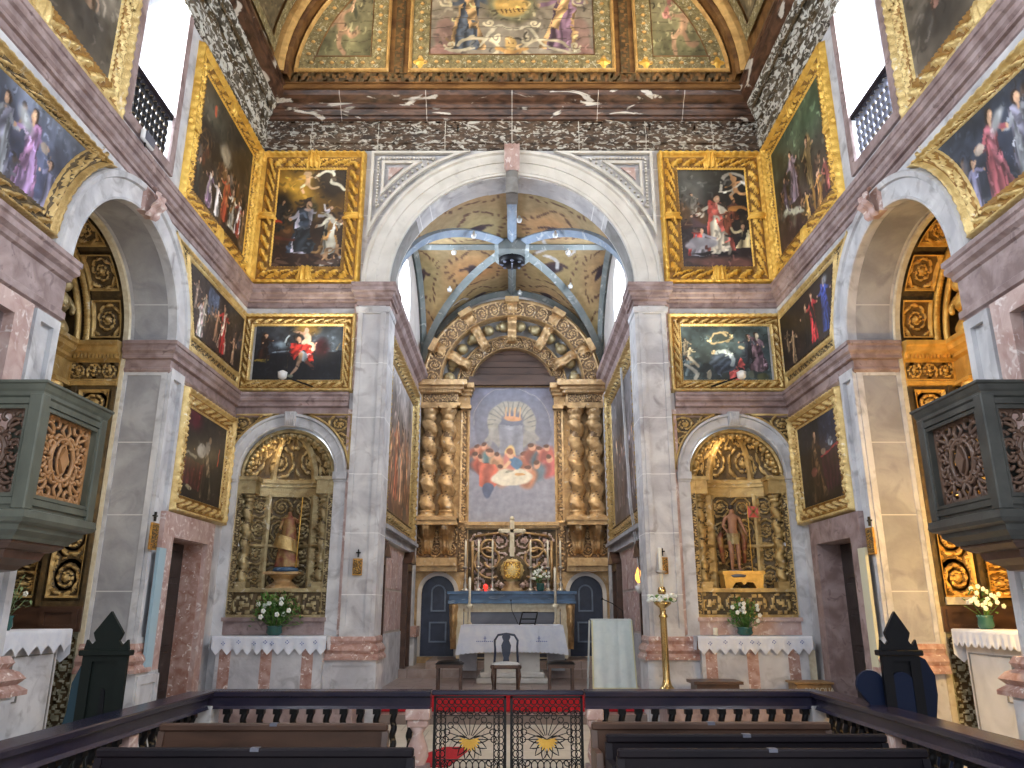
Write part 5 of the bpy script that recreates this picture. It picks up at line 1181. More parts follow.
    body = [(12.38, 6.64), (12.38, 5.20)] + [(arcp[0][0]+.03, 5.20)] + arcp + [(arcp[-1][0]-.1, 6.64)]
    gm = M_gold2
    R = root('spandrel_painting', (s*WX, 11.3, 5.27), ('canvas of a red-robed figure by a blue window, beside the left arch' if s < 0 else 'dark canvas of figures in red and blue, beside the right arch'), 'painting')
    cv = [(10.42, 5.50), (12.28, 5.50), (12.28, 6.45), (10.02, 6.45), (10.2, 6.0)]
    m = MB(T); m.plate(body, [], .0, .05); relief_poly(m, body, .05, .05, 5, .26, .018); f = m.build('carved_ground', M_gold3, R)
    m = MB(T); frame_sweep(m, [tuple(p) for p in body], .12, lambda q, t: .06+.05*math.sin(pi*t)+.02*abs(math.sin(pi*(q/.1+t*2))), 8, .03); m.build('rope_frame', gm, R)
    m = MB(T); frame_sweep(m, [tuple(p) for p in offset_poly(cv, -.09)], .09, lambda q, t: .06+.06*math.sin(pi*t)+.02*abs(math.sin(pi*q/.06)), 7, .03); m.build('frame', gm, R)
    pic = pic_for(2.26, .95, 90+s, .0125); A = pic.asp
    if s < 0:
        pic.bg((.20, .18, .18), (.24, .17, .14), .5); pic.poly([(A*.32, .05), (A*.5, .05), (A*.5, .5), (A*.32, .5)], (.34, .42, .56)); 
        for q in range(5): pic.line([(A*(.32+.045*q), .05), (A*(.32+.045*q), .5)], .006, (.2, .22, .3))
        crowd(pic, 16, .2, .7, [(.4, .3, .24), (.3, .3, .34), (.5, .42, .36)], .3, .8)
        for (x, y, h, c, k) in ((.14, .6, .5, (.5, .42, .36), None), (.28, .75, .55, (.55, .5, .42), None), (.24, .97, .62, (.74, .72, .68), (.6, .5, .5)), (.62, .92, .85, (.78, .15, .14), (.70, .60, .52)), (.50, .85, .6, (.55, .4, .3), None), (.84, .97, .5, (.62, .48, .36), None)): pic.fig(A*x, y, h, c, k, flip=-1 if x > .55 else 1)
    else:
        pic.bg((.13, .10, .09), (.18, .13, .11), .4); 
        for (x, y, h, c, k) in ((.22, .97, .6, (.6, .48, .34), None), (.12, .7, .4, (.5, .4, .28), None), (.48, .9, .75, (.12, .1, .12), None), (.60, .9, .85, (.80, .14, .18), (.15, .1, .12)), (.82, .9, .9, (.14, .25, .60), (.10, .16, .46))): pic.fig(A*x, y, h, c, k)
        pic.ell(A*.85, .12, .1, .06, (.5, .52, .55), soft=1)
        pic.I = pic.I[::-1] if False else pic.I
    m = MB(T); canvas(m, pic, 10.02, 12.28, 5.50, 6.45, .115, flip=(s > 0), clip=cv); m.build('canvas', M_oil, R)
    # lower painting above the door
    pic = pic_for(1.6, 1.36, 100+s, .0125); A = pic.asp
    if s < 0:
        pic.bg((.18, .15, .13), (.16, .12, .12), .4); pic.ell(A*.15, .1, .22, .12, (.42, .08, .16), soft=.8); pic.fig(A*.58, .95, .8, (.16, .12, .11), (.40, .34, .26), lean=-.03, arms=((-.3, .42), (-.4, .46)), flip=1, skin=(.7, .55, .4)); pic.ell(A*.4, .42, .13, .09, (.66, .65, .62)); pic.ell(A*.55, .35, .07, .08, (.6, .58, .55)); pic.poly([(0, .55), (A*.5, .58), (A*.45, .88), (0, .85)], (.34, .14, .14), .2); pic.line([(A*.05, .5), (A*.3, .52)], .02, (.62, .6, .52)); pic.line([(A*.86, .3), (A*.84, .5)], .014, (.72, .2, .1)); pic.ell(A*.2, .88, .1, .025, (.6, .55, .4))
    else:
        pic.bg((.13, .12, .14), (.14, .10, .09), .4); pic.poly([(A*.55, .0), (A, 0), (A, .4), (A*.55, .5)], (.14, .16, .24)); pic.fig(A*.42, .95, .85, (.20, .13, .10), (.30, .22, .15), arms=((.2, .4), (.1, .35)), skin=(.6, .45, .34)); pic.poly([(A*.55, .48), (A, .42), (A, .85), (A*.62, .9)], (.20, .08, .14), .25); pic.line([(A*.55, .48), (A, .40)], .012, (.6, .14, .16)); pic.ell(A*.8, .36, .05, .05, (.45, .5, .56)); pic.ell(A*.62, .42, .07, .04, (.5, .42, .35)); pic.ell(A*.35, .62, .09, .06, (.46, .25, .22))
    y0, y1, z0, z1, w = 10.40, 12.42, 2.96, 4.73, .26
    painting('framed_painting', T, rect(y0, y1, z0, z1), (y0+w-.02, y1-w+.02, z0+w-.02, z1-w+.02), pic, M_gold2 if s < 0 else M_gold2, ('dark study scene with reading figure, lowest on the left wall above the door' if s < 0 else 'dark canvas with robed figure at a purple table, above the right wall door'), w, hf_rich, flip=(s > 0))
    # chancel side painting
    T2 = TCS(s); pic = pic_for(3.6, 2.5, 110+s, .025); A = pic.asp
    if s < 0:
        pic.bg((.62, .60, .60), (.42, .26, .16), .3)
        crowd(pic, 30, .35, .8, [(.6, .4, .3), (.5, .3, .2), (.6, .56, .5)], .3)
        for (x, h, c) in ((.2, .5, (.55, .38, .26)), (.4, .6, (.62, .30, .18)), (.6, .5, (.7, .5, .34)), (.8, .55, (.5, .3, .2))): pic.fig(A*x, .88, h, c, (.6, .4, .26))
    else:
        pic.bg((.42, .42, .45), (.28, .25, .26), .4)
        crowd(pic, 30, .35, .8, [(.4, .38, .38), (.5, .5, .54), (.3, .26, .26)], .3)
        for (x, h, c) in ((.2, .5, (.4, .36, .36)), (.4, .6, (.6, .6, .66)), (.6, .5, (.42, .32, .3)), (.8, .55, (.35, .3, .3))): pic.fig(A*x, .88, h, c, (.4, .38, .4))
    painting('framed_painting', T2, rect(13.15, 17.3, 3.08, 6.5), (13.4, 17.05, 3.4, 6.2), pic, M_gold3, 'large canvas on the %s wall inside the chancel' % sd, .34, hf_rich, step=.05, nt=12)

# ---------------------------------------------------------------- doors, windows with turned balusters, pulpit doors
for s, sd in ((-1, 'left'), (1, 'right')):
    T = TS(s)
    m = MB(T); m.plate([(10.22, 0), (11.98, 0), (11.98, 2.94), (10.22, 2.94)], [[(10.55, .001), (11.75, .001), (11.75, 2.62), (10.55, 2.62)]], 0, .07); struct(m, 'trim_21', M_pink if s < 0 else M_pinkd)
    m = MB(T); m.box(11.74, 11.755, 0, 2.62, -.62, .0); m.box(10.55, 11.75, 2.615, 2.63, -.62, 0); m.box(10.545, 10.555, 0, 2.62, -.62, 0); struct(m, 'trim_22', M_red if s < 0 else M_pinkd)
    D = root('panelled_door', (s*(WX+.5), 11.15, 0), 'dark panelled door set deep in the pink stone frame on the %s' % sd, 'door')
    m = MB(T); m.box(10.56, 11.74, 0, 2.61, -.33, -.28); m.build('leaf', M_door, D)
    for z0, z1 in ((.15, .6), (.68, 1.1), (1.18, 1.6), (1.68, 2.05), (2.12, 2.5)):
        for y0 in (10.68, 11.2): m = MB(T); m.box(y0, y0+.42, z0, z1, -.285, -.255, .015); m.build('door_panel', M_door, D)
    m = MB(T); m.blob((10.68, 1.15, -.25), (.03, .03, .03)); m.build('knob', M_brass, D)
    # narrow board beside the door
    m = MB(T); m.box(10.06, 10.26, .95, 2.45, .08, .12); o = m.build('notice_board', M_panel if s < 0 else M_panely); tag(o, ('narrow pale blue board standing against the left door frame' if s < 0 else 'narrow cream board standing against the right door frame'), 'board')
    # upper windows
    for wi, (y0, y1) in enumerate(((7.98, 9.06), (3.0, 4.2), (-1.6, -.4))):
        m = MB(T); m.plate(rect(y0-.14, y1+.14, 7.33, 10.0), [rect(y0, y1, 7.47, 9.99)], 0, .04); struct(m, 'trim_23', M_pinkd)
        m = MB(T); m.plate(rect(y0, y1, 7.47, 10.2), [rect(y0+.05, y1-.05, 7.55, 10.1)], -.56, -.62); m.box((y0+y1)/2-.02, (y0+y1)/2+.02, 7.5, 10.1, -.57, -.6); m.box(y0, y1, 8.9, 8.94, -.57, -.6); struct(m, 'window_1' if s < 0 else 'window_2', M_stone)
    B = root('window_balustrade', (s*(WX+.1), 8.52, 7.47), 'dark turned balustrade across the upper window of the %s wall' % sd, 'balustrade')
    m = MB(T); m.box(7.98, 9.06, 8.11, 8.2, -.12, .02, .015); m.build('handrail', M_dwood, B)
    for i in range(9):
        y = 8.06+i*.115; m = MB(T); twisted(m, y, -.05, 7.48, 8.11, .036, 5, 10, 0); m.build('baluster', M_black if s < 0 else M_slate, B)
    if s < 0:
        F = root('floodlight', (-WX+.09, 8.35, 7.145), 'small grey floodlight on the ledge under the left window', 'floodlight')
        m = MB(T); m.box(8.2, 8.5, 7.26, 7.42, .06, .12, .02); m.build('housing', M_white, F); m = MB(T); m.box(8.23, 8.47, 7.28, 7.40, .12, .126); m.build('lens', M_slate, F); m = MB(T); m.tube([(8.3, 7.145, .09), (8.3, 7.27, .09)], .012); m.build('bracket', M_iron, F)
    # framed doorway onto the pulpit
    m = MB(T); m.plate(rect(5.0, 6.85, 2.5, 4.5), [rect(5.2, 6.55, 2.499, 4.3)], 0, .07); m.plate(rect(5.1, 6.68, 2.5, 4.4), [rect(5.2, 6.55, 2.499, 4.3)], .07, .1); struct(m, 'trim_24', M_pink)
    m = MB(T); m.box(6.54, 6.56, 2.6, 4.35, -.62, .0); m.box(5.2, 6.55, 4.34, 4.36, -.62, 0); struct(m, 'trim_25', M_pinkd)
    m = MB(T); m.box(5.25, 5.9, 2.6, 4.3, -.6, -.55); m.box(5.3, 5.85, 2.7, 3.4, -.55, -.53); m.box(5.3, 5.85, 3.5, 4.2, -.55, -.53)
    o = m.build('pulpit_door', M_door); tag(o, 'half-open dark door leaf behind the %s pulpit' % sd, 'door')

# ---------------------------------------------------------------- pulpits
def curls(mb, w, h, c, r=.016):
    """pierced scrollwork, symmetric, in the panel -w/2..w/2, 0..h"""
    cx, cz = 0, h/2
    R = min(w, h)*.24
    mb.tube([(cx+R*math.cos(t), cz+R*1.1*math.sin(t), c) for t in np.linspace(0, 2*pi, 28, endpoint=False)], r*1.2, 6, closed=True)
    for q in (-1, 1):
        mb.tube([(cx+q*R*.35+R*.75*math.cos(t), cz+R*.95*math.sin(t), c) for t in np.linspace(0, 2*pi, 20, endpoint=False)], r*.8, 6, closed=True)
    mb.plate([(-R*.42, cz), (0, cz-R*.65), (R*.42, cz), (0, cz+R*.65)], [], c-.015, c+.03)
    for sx in (-1, 1):
        for sz in (-1, 1):
            for (ax, az, r0, k, n) in ((.32, .78, .13, 1, 5.5), (.13, .70, .10, -1, 5), (.36, .56, .09, 1, 5), (.40, .92, .07, -1, 4), (.20, .90, .10, 1, 5), (.43, .68, .06, -1, 4), (.26, .64, .07, -1, 4)):
                X, Z = sx*ax*w, cz+sz*(az-.5)*h
                mb.tube([(X+sx*k*r0*w*(1-t/n/1.25)*math.cos(t), Z+sz*r0*w*1.15*(1-t/n/1.25)*math.sin(t), c) for t in np.linspace(0, n, 16)], r, 6)
            mb.tube([(sx*R*.7, cz+sz*R*.8, c), (sx*w*.30, cz+sz*h*.30, c), (sx*w*.45, cz+sz*h*.36, c), (sx*w*.48, cz+sz*h*.48, c)], r, 6)
        mb.tube([(sx*R, cz, c), (sx*w*.40, cz+.06, c), (sx*w*.47, cz, c), (sx*w*.40, cz-.06, c), (sx*R, cz, c)], r, 6)
        mb.tube([(0, cz+sx*R*1.1, c), (.06, cz+sx*h*.36, c), (0, cz+sx*h*.49, c), (-.06, cz+sx*h*.36, c), (0, cz+sx*R*1.1, c)], r, 6)
for s, sd in ((-1, 'left'), (1, 'right')):
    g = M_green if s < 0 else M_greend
    P = root('pulpit', (s*4.2, 6.5, 2.0), ('grey-green pulpit with orange-brown pierced scrollwork on the left wall' if s < 0 else 'dark pulpit with brown pierced scrollwork on the right wall'), 'pulpit')
    x1, y0, y1, z0, z1 = 3.82, 6.0, 6.98, 2.42, 3.46
    def Tf(a, b, c): return (s*(x1-c), (y0+y1)/2+a, b)      # front face, looking across the nave
    def Tn(a, b, c): return (s*(4.23+a), y0-c, b)
    def Tr(a, b, c): return (s*(4.23+a), y1+c, b)
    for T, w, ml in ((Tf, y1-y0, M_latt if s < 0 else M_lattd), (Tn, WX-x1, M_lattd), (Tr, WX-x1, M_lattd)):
        m = MB(T); h2 = w/2
        m.plate(rect(-h2, h2, z0+.02, z1-.1), [rect(-h2+.12, h2-.12, z0+.15, z1-.2)], -.07, .0)
        m.plate(rect(-h2+.03, h2-.03, z0+.06, z1-.12), [rect(-h2+.08, h2-.08, z0+.11, z1-.17)], 0, .02)
        m.plate(rect(-h2+.09, h2-.09, z0+.12, z1-.18), [rect(-h2+.12, h2-.12, z0+.15, z1-.21)], 0, .012)
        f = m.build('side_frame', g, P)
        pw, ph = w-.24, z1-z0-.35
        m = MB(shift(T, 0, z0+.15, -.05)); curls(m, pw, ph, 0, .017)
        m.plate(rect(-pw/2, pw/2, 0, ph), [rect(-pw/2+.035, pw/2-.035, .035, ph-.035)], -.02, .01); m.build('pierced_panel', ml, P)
    m = MB(); pth = [(-WX, y0), (-x1, y0), (-x1, y1), (-WX, y1)]
    sweep_plan(m, mirror(pth, s), [(0, z1-.12), (.02, z1-.10), (.02, z1-.07), (.03, z1-.05), (.04, z1-.01), (.055, z1), (.055, z1+.02), (-.14, z1+.02), (-.14, z1-.1), (0, z1-.12)]); m.build('top_rail', g, P)
    m = MB(); sweep_plan(m, mirror(pth, s), [(0, z0+.03), (.04, z0+.02), (.05, z0-.04), (.03, z0-.07), (-.02, z0-.09), (-.03, z0-.13), (-.08, z0-.17), (-.1, z0-.2), (-.8, z0-.2)]); m.build('base_moulding', g, P)
    m = MB()
    for ya, yb in ((y0-.024, y0+.09), (y1-.09, y1+.024)): m = MB(); m.box(s*(x1-.024), s*(x1+.09), ya, yb, z0+.02, z1-.08, .01); m.build('corner_post', g, P)
    m = MB(); m.box(s*(x1+.05), s*WX, y0+.05, y1-.05, z0-.14, z0-.05); m.build('floor_board', M_bwood, P)
    m = MB()
    V = []
    sweep_plan(m, mirror([(-WX, y0+.12), (-x1-.12, y0+.12), (-x1-.12, y1-.12), (-WX, y1-.12)], s), [(0, z0-.18), (.0, z0-.22), (-.06, z0-.26), (-.1, z0-.27), (-.12, z0-.33), (-.2, z0-.38), (-.24, z0-.42), (-.42, z0-.45)]); m.build('corbel', M_bwood, P)
# ---------------------------------------------------------------- chancel furniture
H = root('high_altar', (0, 17.3, .66), 'high altar with slate front in an ivory frame and blue marbled shelf', 'altar')
m = MB(); m.box(-1.12, 1.12, 16.75, 17.6, .66, 1.62, .01); m.build('body', M_slate, H)
m = MB(TC(16.75)); m.plate(rect(-1.16, 1.16, .7, 1.80), [rect(-1.02, 1.02, .72, 1.69)], .0, .04); m.plate(rect(-1.0, 1.0, .8, 1.70), [rect(-.93, .93, .82, 1.62)], 0, .03); m.build('front_frame', M_ivory, H)
for s in (-1, 1):
    m = MB(TC(16.75)); m.surf(8, 18, lambda u, v: (s*1.22+(u-.5)*.2*(1-.4*v), 1.78-.9*v, .02+.16*np.sin(pi*v*1.1+.3)*np.sin(pi*u)+.02*np.sin(6*pi*v))); m.build('side_bracket', M_altgold, H)
m = MB(TC(16.75)); m.box(-1.32, 1.32, 1.84, 2.0, -.8, .06); m.box(-1.36, 1.36, 1.98, 2.04, -.85, .12); m.box(-1.34, 1.34, 1.79, 1.86, -.85, .10); m.build('gradine', M_bluemarb, H)
cs_mat = M_silver
def candlestick(x, y, z, h, ch, label, mt, r=.09, group=None, cr=.02):
    c = root('candlestick', (x, y, z), label, 'candlestick', group)
    m = MB(); m.lathe([(r, 0), (r, .02), (r*.55, .05), (r*.3, .08), (r*.5, .13), (r*.22, .18), (r*.18, h*.45), (r*.42, h*.5), (r*.2, h*.56), (r*.16, h*.85), (r*.5, h*.92), (r*.55, h*.96), (r*.25, h)], x, y, 12, z)
    for a in range(3): t = a*2.1; m.blob((x+r*.9*math.cos(t), y+r*.9*math.sin(t), z+.015), (.025, .025, .018), 6, 5)
    m.build('stem', mt, c); m = MB(); m.lathe([(cr, 0), (cr, ch*.97), (cr*.5, ch), (cr*.1, ch+.03)], x, y, 8, z+h-.01); m.build('candle', M_wax, c); return c
cx_ = [-1.0, -.72, -.42, .40, .77, 1.04]
nm = ['outermost on the left', 'second from the left', 'third from the left', 'third from the right', 'second from the right', 'outermost on the right']
c0 = None
for i, x in enumerate(cx_):
    lab = 'slim silver candlestick with white candle on the altar shelf, '+nm[i]
    if c0 is None: c0 = candlestick(x, 16.85, 2.04, .52, .55, lab, M_silver, .10, 'candlesticks on the altar shelf')
    else: dup(c0, (x, 16.85, 2.04), lab)
candlestick(-.86, 16.13, 1.0, .78, .52, 'tall pale gilt candlestick before the high altar on the left', M_ivory, .14, cr=.026)
candlestick(.88, 16.13, 1.0, .78, .72, 'tall pale gilt candlestick before the high altar on the right', M_ivory, .14, cr=.026)
for s in (-1, 1):
    m = MB(); m.box(s*.7, s*1.04, 15.98, 16.28, .52, 1.0); o = m.build('candle_plinth', M_stone); tag(o, 'low stone block carrying the %s tall candlestick behind the altar' % ('left' if s < 0 else 'right'), 'plinth')
Tb = root('tabernacle', (0, 16.95, 2.04), 'round gilded tabernacle medallion with rays below the tall cross', 'tabernacle')
m = MB(TC(16.8)); m.surf(48, 8, lambda u, v: ((.25+.012*np.cos(32*pi*u))*np.sin(pi/2*v)*np.cos(2*pi*u), 2.47+(.25+.012*np.cos(32*pi*u))*np.sin(pi/2*v)*np.sin(2*pi*u), .02+.12*np.cos(pi/2*v)), cu=True); m.build('disc', M_gold2, Tb)
m = MB(TC(16.8)); relief(m, -.18, .18, 2.29, 2.65, .12, .05, 31, .18, .015); m.build('disc_relief', M_gold, Tb)
m = MB(TC(16.8)); m.lathe([(.0, 0), (.01, 0)], 0, 0, 4) if 0 else None
m.surf(26, 10, lambda u, v: ((.22-.08*v+.03*np.sin(8*v))*np.cos(2*pi*u), 2.04+.2*v, -.05+(.12)*np.sin(2*pi*u)), cu=True); m.build('foot', M_altgold, Tb)
m = MB(TC(16.8)); m.surf(40, 3, lambda u, v: ((.24+.09*v)*np.cos(2*pi*u), 2.47+(.24+.09*v)*np.sin(2*pi*u), .0-.03*v), cu=True); m.build('dark_ring', M_gback, Tb)
Cx = root('altar_cross', (0, 16.9, 2.8), 'tall glowing gilt cross standing above the tabernacle', 'cross')
m = MB(TC(16.75)); m.box(-.05, .05, 2.75, 3.52, .0, .05, .01); m.box(-.24, .24, 3.25, 3.34, .0, .05, .01)
m.build('beam', M_ivory, Cx)
m = MB(TC(16.75))
for (x, z) in ((-.25, 3.295), (.25, 3.295), (0, 3.56)): m.blob((x, z, .025), (.055, .055, .03), 8, 6)
m.build('trefoil_ends', M_ivory, Cx)
m = MB(); m.lathe([(.03, 0), (.03, .05), (.05, .06), (.05, .12), (.012, .15)], -.42+.0, 16.8, 10, 2.04); m.lathe([(.0, 0)]*2, 0, 0, 3) if 0 else None
o = m.build('votive_glass', M_redg); o.location.x = -.56; tag(o, 'small red votive light on the altar shelf', 'votive light')

def bouquet(name, x, y, z, r, label, pot=M_pot, petals=True, leafm=M_leaf, n=70, ph=.16, pr=.09, seed=1, nf=16, wide=1.0):
    rr = random.Random(seed); B = root(name, (x, y, z), label, 'flowers')
    m = MB(); m.lathe([(pr*.7, 0), (pr, ph*.3), (pr*.9, ph*.8), (pr*1.05, ph)], x, y, 14, z); m.build('pot', pot, B)
    m = MB()
    for i in range(n):
        a, e = rr.random()*2*pi, rr.random()**.6; d = r*(.25+.75*rr.random())
        px, py, pz = x+d*wide*math.cos(a)*(1-.5*e), y+d*.8*math.sin(a)*(1-.5*e), z+ph+r*1.3*e*(.5+.5*rr.random())
        l = r*.26; t, q = rr.random()*6.28, rr.random()*1.6-.3; dx, dy, dz = l*math.cos(t)*math.cos(q), l*math.sin(t)*math.cos(q), l*math.sin(q)
        wx, wy = -dy*.3, dx*.3
        m.add([(px, py, pz), (px+dx*.5+wx, py+dy*.5+wy, pz+dz*.6), (px+dx, py+dy, pz+dz), (px+dx*.5-wx, py+dy*.5-wy, pz+dz*.6+.004)], [(0, 1, 2, 3)])
        if i % 5 == 0: m.tube([(x+.2*(px-x), y+.2*(py-y), z+ph*.9), (px, py, pz)], .004, 4)
    m.build('leaves', leafm, B)
    if nf:
        m = MB()
        for i in range(nf):
            a, e = rr.random()*2*pi, rr.random(); d = r*.85*rr.random()**.6; px, py, pz = x+d*wide*math.cos(a), y-abs(d*.8*math.sin(a)), z+ph+r*(.25+1.15*e*(1-d/r*.5))
            for q in range(5): t = q*1.257; m.blob((px+r*.055*math.cos(t), py-.01, pz+r*.055*math.sin(t)), (r*.055, r*.04, r*.055), 6, 4)
        m.build('blossoms', M_petal, B)
    return B
bouquet('flower_arrangement', .60, 16.66, 2.04, .27, 'white flowers in a dark pot beside the golden tabernacle', nf=22, seed=3)
bouquet('flower_arrangement', -3.62, 12.24, 1.30, .38, 'bouquet of white flowers and leaves on the left side altar', seed=5, leafm=M_leaf, nf=11, n=420, wide=1.25, ph=.14, pr=.12)
bouquet('flower_arrangement', 3.55, 12.24, 1.30, .33, 'green leafy bouquet with small white buds on the right side altar', seed=8, nf=12, n=260, ph=.12, pr=.12, leafm=M_leaf)
bouquet('flower_arrangement', -5.55, 8.75, 1.46, .3, 'green spray of leaves on the altar of the left chapel', seed=9, leafm=M_leaf2, nf=4, n=90)
bouquet('flower_arrangement', 5.5, 9.3, 1.46, .28, 'white flowers with leaves on the altar of the right chapel', seed=12, nf=24, n=60)
m = MB(); m.lathe([(.035, 0), (.035, .1), (.03, .11)], 3.1, 12.25, 10, 1.30); o = m.build('candle', M_wax); tag(o, 'short white candle on the right side altar', 'candle')

# mass altar with its cloth
A = root('mass_altar', (0, 15.4, CF), 'pale stone pedestal altar in the middle of the chancel', 'altar')
m = MB(); m.box(-.52, .52, 15.15, 15.7, CF+.18, 1.28, .01); m.build('pedestal', M_arch, A)
m = MB(); m.box(-.66, .66, 15.0, 15.85, CF, CF+.1, .02); m.box(-.6, .6, 15.06, 15.8, CF+.1, CF+.2, .02); m.build('foot', M_arch, A)
m = MB(); m.box(-.95, .95, 14.95, 15.9, 1.28, 1.38, .01); m.build('table_slab', M_stone, A)
TM = TC(14.95)
m = MB(TM); 
def mc(u, v):
    a = (-1.0+2.0*u); flare = 1+.10*v*np.abs(2*u-1)**3; return a*.95*flare, 1.39-.46*v-.05*v*np.abs(2*u-1)**4-.02*v*np.abs(np.sin(26*pi*u)), .015+.02*v+.012*v*np.sin(20*u)+.01*v*np.sin(47*u)
m.surf(210, 10, mc); m.surf(20, 8, lambda u, v: (-.95+1.9*u, 1.392+0*u, -.97*v+.015))
for q in (-1, 1): m.surf(12, 8, lambda u, v: (q*(.952+.09*v+.015*v*np.sin(9*u)), 1.39-.52*v, .015-.98*u))
t = m.build('altar_cloth', M_cloth); tag(t, 'white cloth with scalloped hem over the chancel mass altar', 'altar cloth')
m = MB(TM)
for x in (-.5, .5):
    for i in range(9): m.box(x-.16+i*.036, x-.14+i*.036, 1.10, 1.115, .03, .036)
    m.box(x-.006, x+.006, 1.10, 1.2, .03, .036); m.box(x-.03, x+.03, 1.16, 1.168, .03, .036)
m.build('embroidery', M_blue, t)
B = root('book_stand', (.3, 15.2, 1.395), 'small black open book stand on the white mass altar', 'book stand')
m = MB(); 
for (p, q) in (((.14, 15.1, 1.4), (.20, 15.3, 1.62)), ((.43, 15.1, 1.4), (.49, 15.3, 1.62)), ((.20, 15.3, 1.62), (.49, 15.3, 1.62)), ((.14, 15.1, 1.42), (.43, 15.1, 1.42)), ((.17, 15.2, 1.5), (.46, 15.2, 1.5))): m.tube([p, q], .014, 6)
m.build('frame', M_black, B)
m = MB(); m.tube([(.12, 15.2, 1.4), (.0, 15.25, 1.65), (-.02, 15.2, 1.82)], .006, 5); m.blob((-.02, 15.2, 1.84), .018, 6, 5); o = m.build('microphone', M_black); tag(o, 'thin black gooseneck microphone on the mass altar', 'microphone')

# chair with a vase-shaped splat, seen from the front
C = root('splat_back_chair', (-.1, 13.7, CF), 'dark wooden chair with solid curved splat and pale seat, facing the altar gate', 'chair')
T = TC(13.7); zf = CF
for x in (-.21, .21):
    m = MB(); m.tube([(-.1+x, 13.5, zf+.43), (-.1+x*1.08, 13.47, zf+.25), (-.1+x*1.0, 13.5, zf+.1), (-.1+x*1.05, 13.47, zf)], [.03, .027, .018, .028], 7); m.build('leg', M_bwood, C)
    m = MB(); m.tube([(-.1+x*.85, 13.9, zf+.43), (-.1+x*.9, 13.95, zf)], [.022, .018], 7); m.build('leg', M_bwood, C)
m = MB(); m.box(-.36, .16, 13.48, 13.93, zf+.37, zf+.43, .015); m.build('seat_rail', M_bwood, C)
m = MB(); m.surf(14, 14, lambda u, v: (-.1+(u-.5)*.48, 13.49+.42*v, zf+.43+.045*(np.sin(pi*u)*np.sin(pi*v))**.4)); m.build('seat_pad', M_seat, C)
m = MB(); bp = [(-.1-.20, 13.9, zf+.43), (-.1-.19, 13.93, zf+.65), (-.1-.2, 13.96, zf+.80), (-.1-.14, 13.97, zf+.89), (-.1, 13.97, zf+.91), (-.1+.14, 13.97, zf+.89), (-.1+.2, 13.96, zf+.80), (-.1+.19, 13.93, zf+.7), (-.1+.20, 13.9, zf+.43)]
m.tube(bp, .02, 7); m.build('back_frame', M_navy, C)
m = MB(TC(13.94)); m.plate([(-.1-.06, zf+.44), (-.1-.045, zf+.52), (-.1-.07, zf+.6), (-.1-.085, zf+.72), (-.1-.05, zf+.80), (-.1-.075, zf+.86), (-.1-.05, zf+.91), (-.1+.05, zf+.91), (-.1+.075, zf+.86), (-.1+.05, zf+.80), (-.1+.085, zf+.72), (-.1+.07, zf+.6), (-.1+.045, zf+.52), (-.1+.06, zf+.44)], [], -.01, .012); m.build('splat', M_navy, C)
def stool(x, y, label):
    s_ = root('stool', (x, y, CF), label, 'stool')
    for dx in (-.19, .19):
        for dy in (-.15, .15): m = MB(); m.box(x+dx-.02, x+dx+.02, y+dy-.02, y+dy+.02, CF, CF+.44); m.build('leg', M_bwood, s_)
    m = MB(); m.box(x-.22, x+.22, y-.18, y+.18, CF+.38, CF+.44); m.build('apron', M_bwood, s_)
    m = MB(); m.surf(12, 12, lambda u, v: (x+(u-.5)*.48, y+(v-.5)*.4, CF+.44+.06*(np.sin(pi*u)*np.sin(pi*v))**.35)); m.build('cushion', M_black, s_); return s_
s1 = stool(-1.05, 13.7, 'low dark cushioned stool left of the wooden chair'); dup(s1, (.82, 13.7, CF), 'low dark cushioned stool right of the wooden chair')

# draped lectern and paschal candle stand
Lc = root('lectern', (1.65, 13.5, CF), 'lectern hidden under a pale drape with cream edging, beside the pilaster', 'lectern')
def lf(u, v): return 1.32+.68*u+.05*(u-.5)*v, 13.35-.18*v+.012*np.sin(22*u)*(.3+v), 1.50-1.14*v+.0*u
m = MB(); m.surf(30, 14, lf); m.surf(30, 4, lambda u, v: (1.32+.68*u, 13.35+.35*v, 1.50+.03*np.sin(pi*v)))
m.build('drape', M_cloth2, Lc)
for u0, u1 in ((0, .035), (.965, 1.0)): m = MB(); m.surf(3, 14, lambda u, v: (1.32+.68*(u0+(u1-u0)*u)+.05*(u0-.5)*v, 13.335-.18*v+0*u, 1.50-1.14*v)); m.build('edging', M_trimy, Lc)
m = MB(); m.box(1.30, 2.03, 13.14, 13.175, .44, .47); m.build('edging', M_trimy, Lc)
m = MB(); m.surf(4, 10, lambda u, v: (1.31-.06*v+0*u, 13.38+.32*u, 1.50-1.1*v)); m.surf(4, 10, lambda u, v: (2.02+.03*v+0*u, 13.38+.32*u, 1.50-1.1*v)); m.build('side_drape', M_cloth2, Lc)
m = MB(); m.box(1.36, 1.98, 13.4, 13.68, CF, 1.46); m.build('body', M_bwood, Lc)
m = MB(); m.tube([(1.9, 13.6, 1.5), (1.88, 13.6, 1.66), (1.7, 13.55, 1.78), (1.55, 13.5, 1.84)], .008, 5); m.blob((1.53, 13.5, 1.85), .022, 6, 5); o = m.build('microphone', M_black); tag(o, 'thin black gooseneck microphone rising from the draped lectern', 'microphone')
Pc = root('paschal_candle_stand', (2.27, 12.0, .5), 'tall polished brass candle stand at the right pilaster', 'candle stand')
m = MB(); m.lathe([(.2, 0), (.2, .03), (.12, .06), (.07, .12), (.055, .2), (.05, 1.05), (.07, 1.08), (.045, 1.12), (.05, 1.2), (.12, 1.25), (.13, 1.28), (.04, 1.3)], 2.27, 12.0, 20, .5); m.build('column', M_brass, Pc)
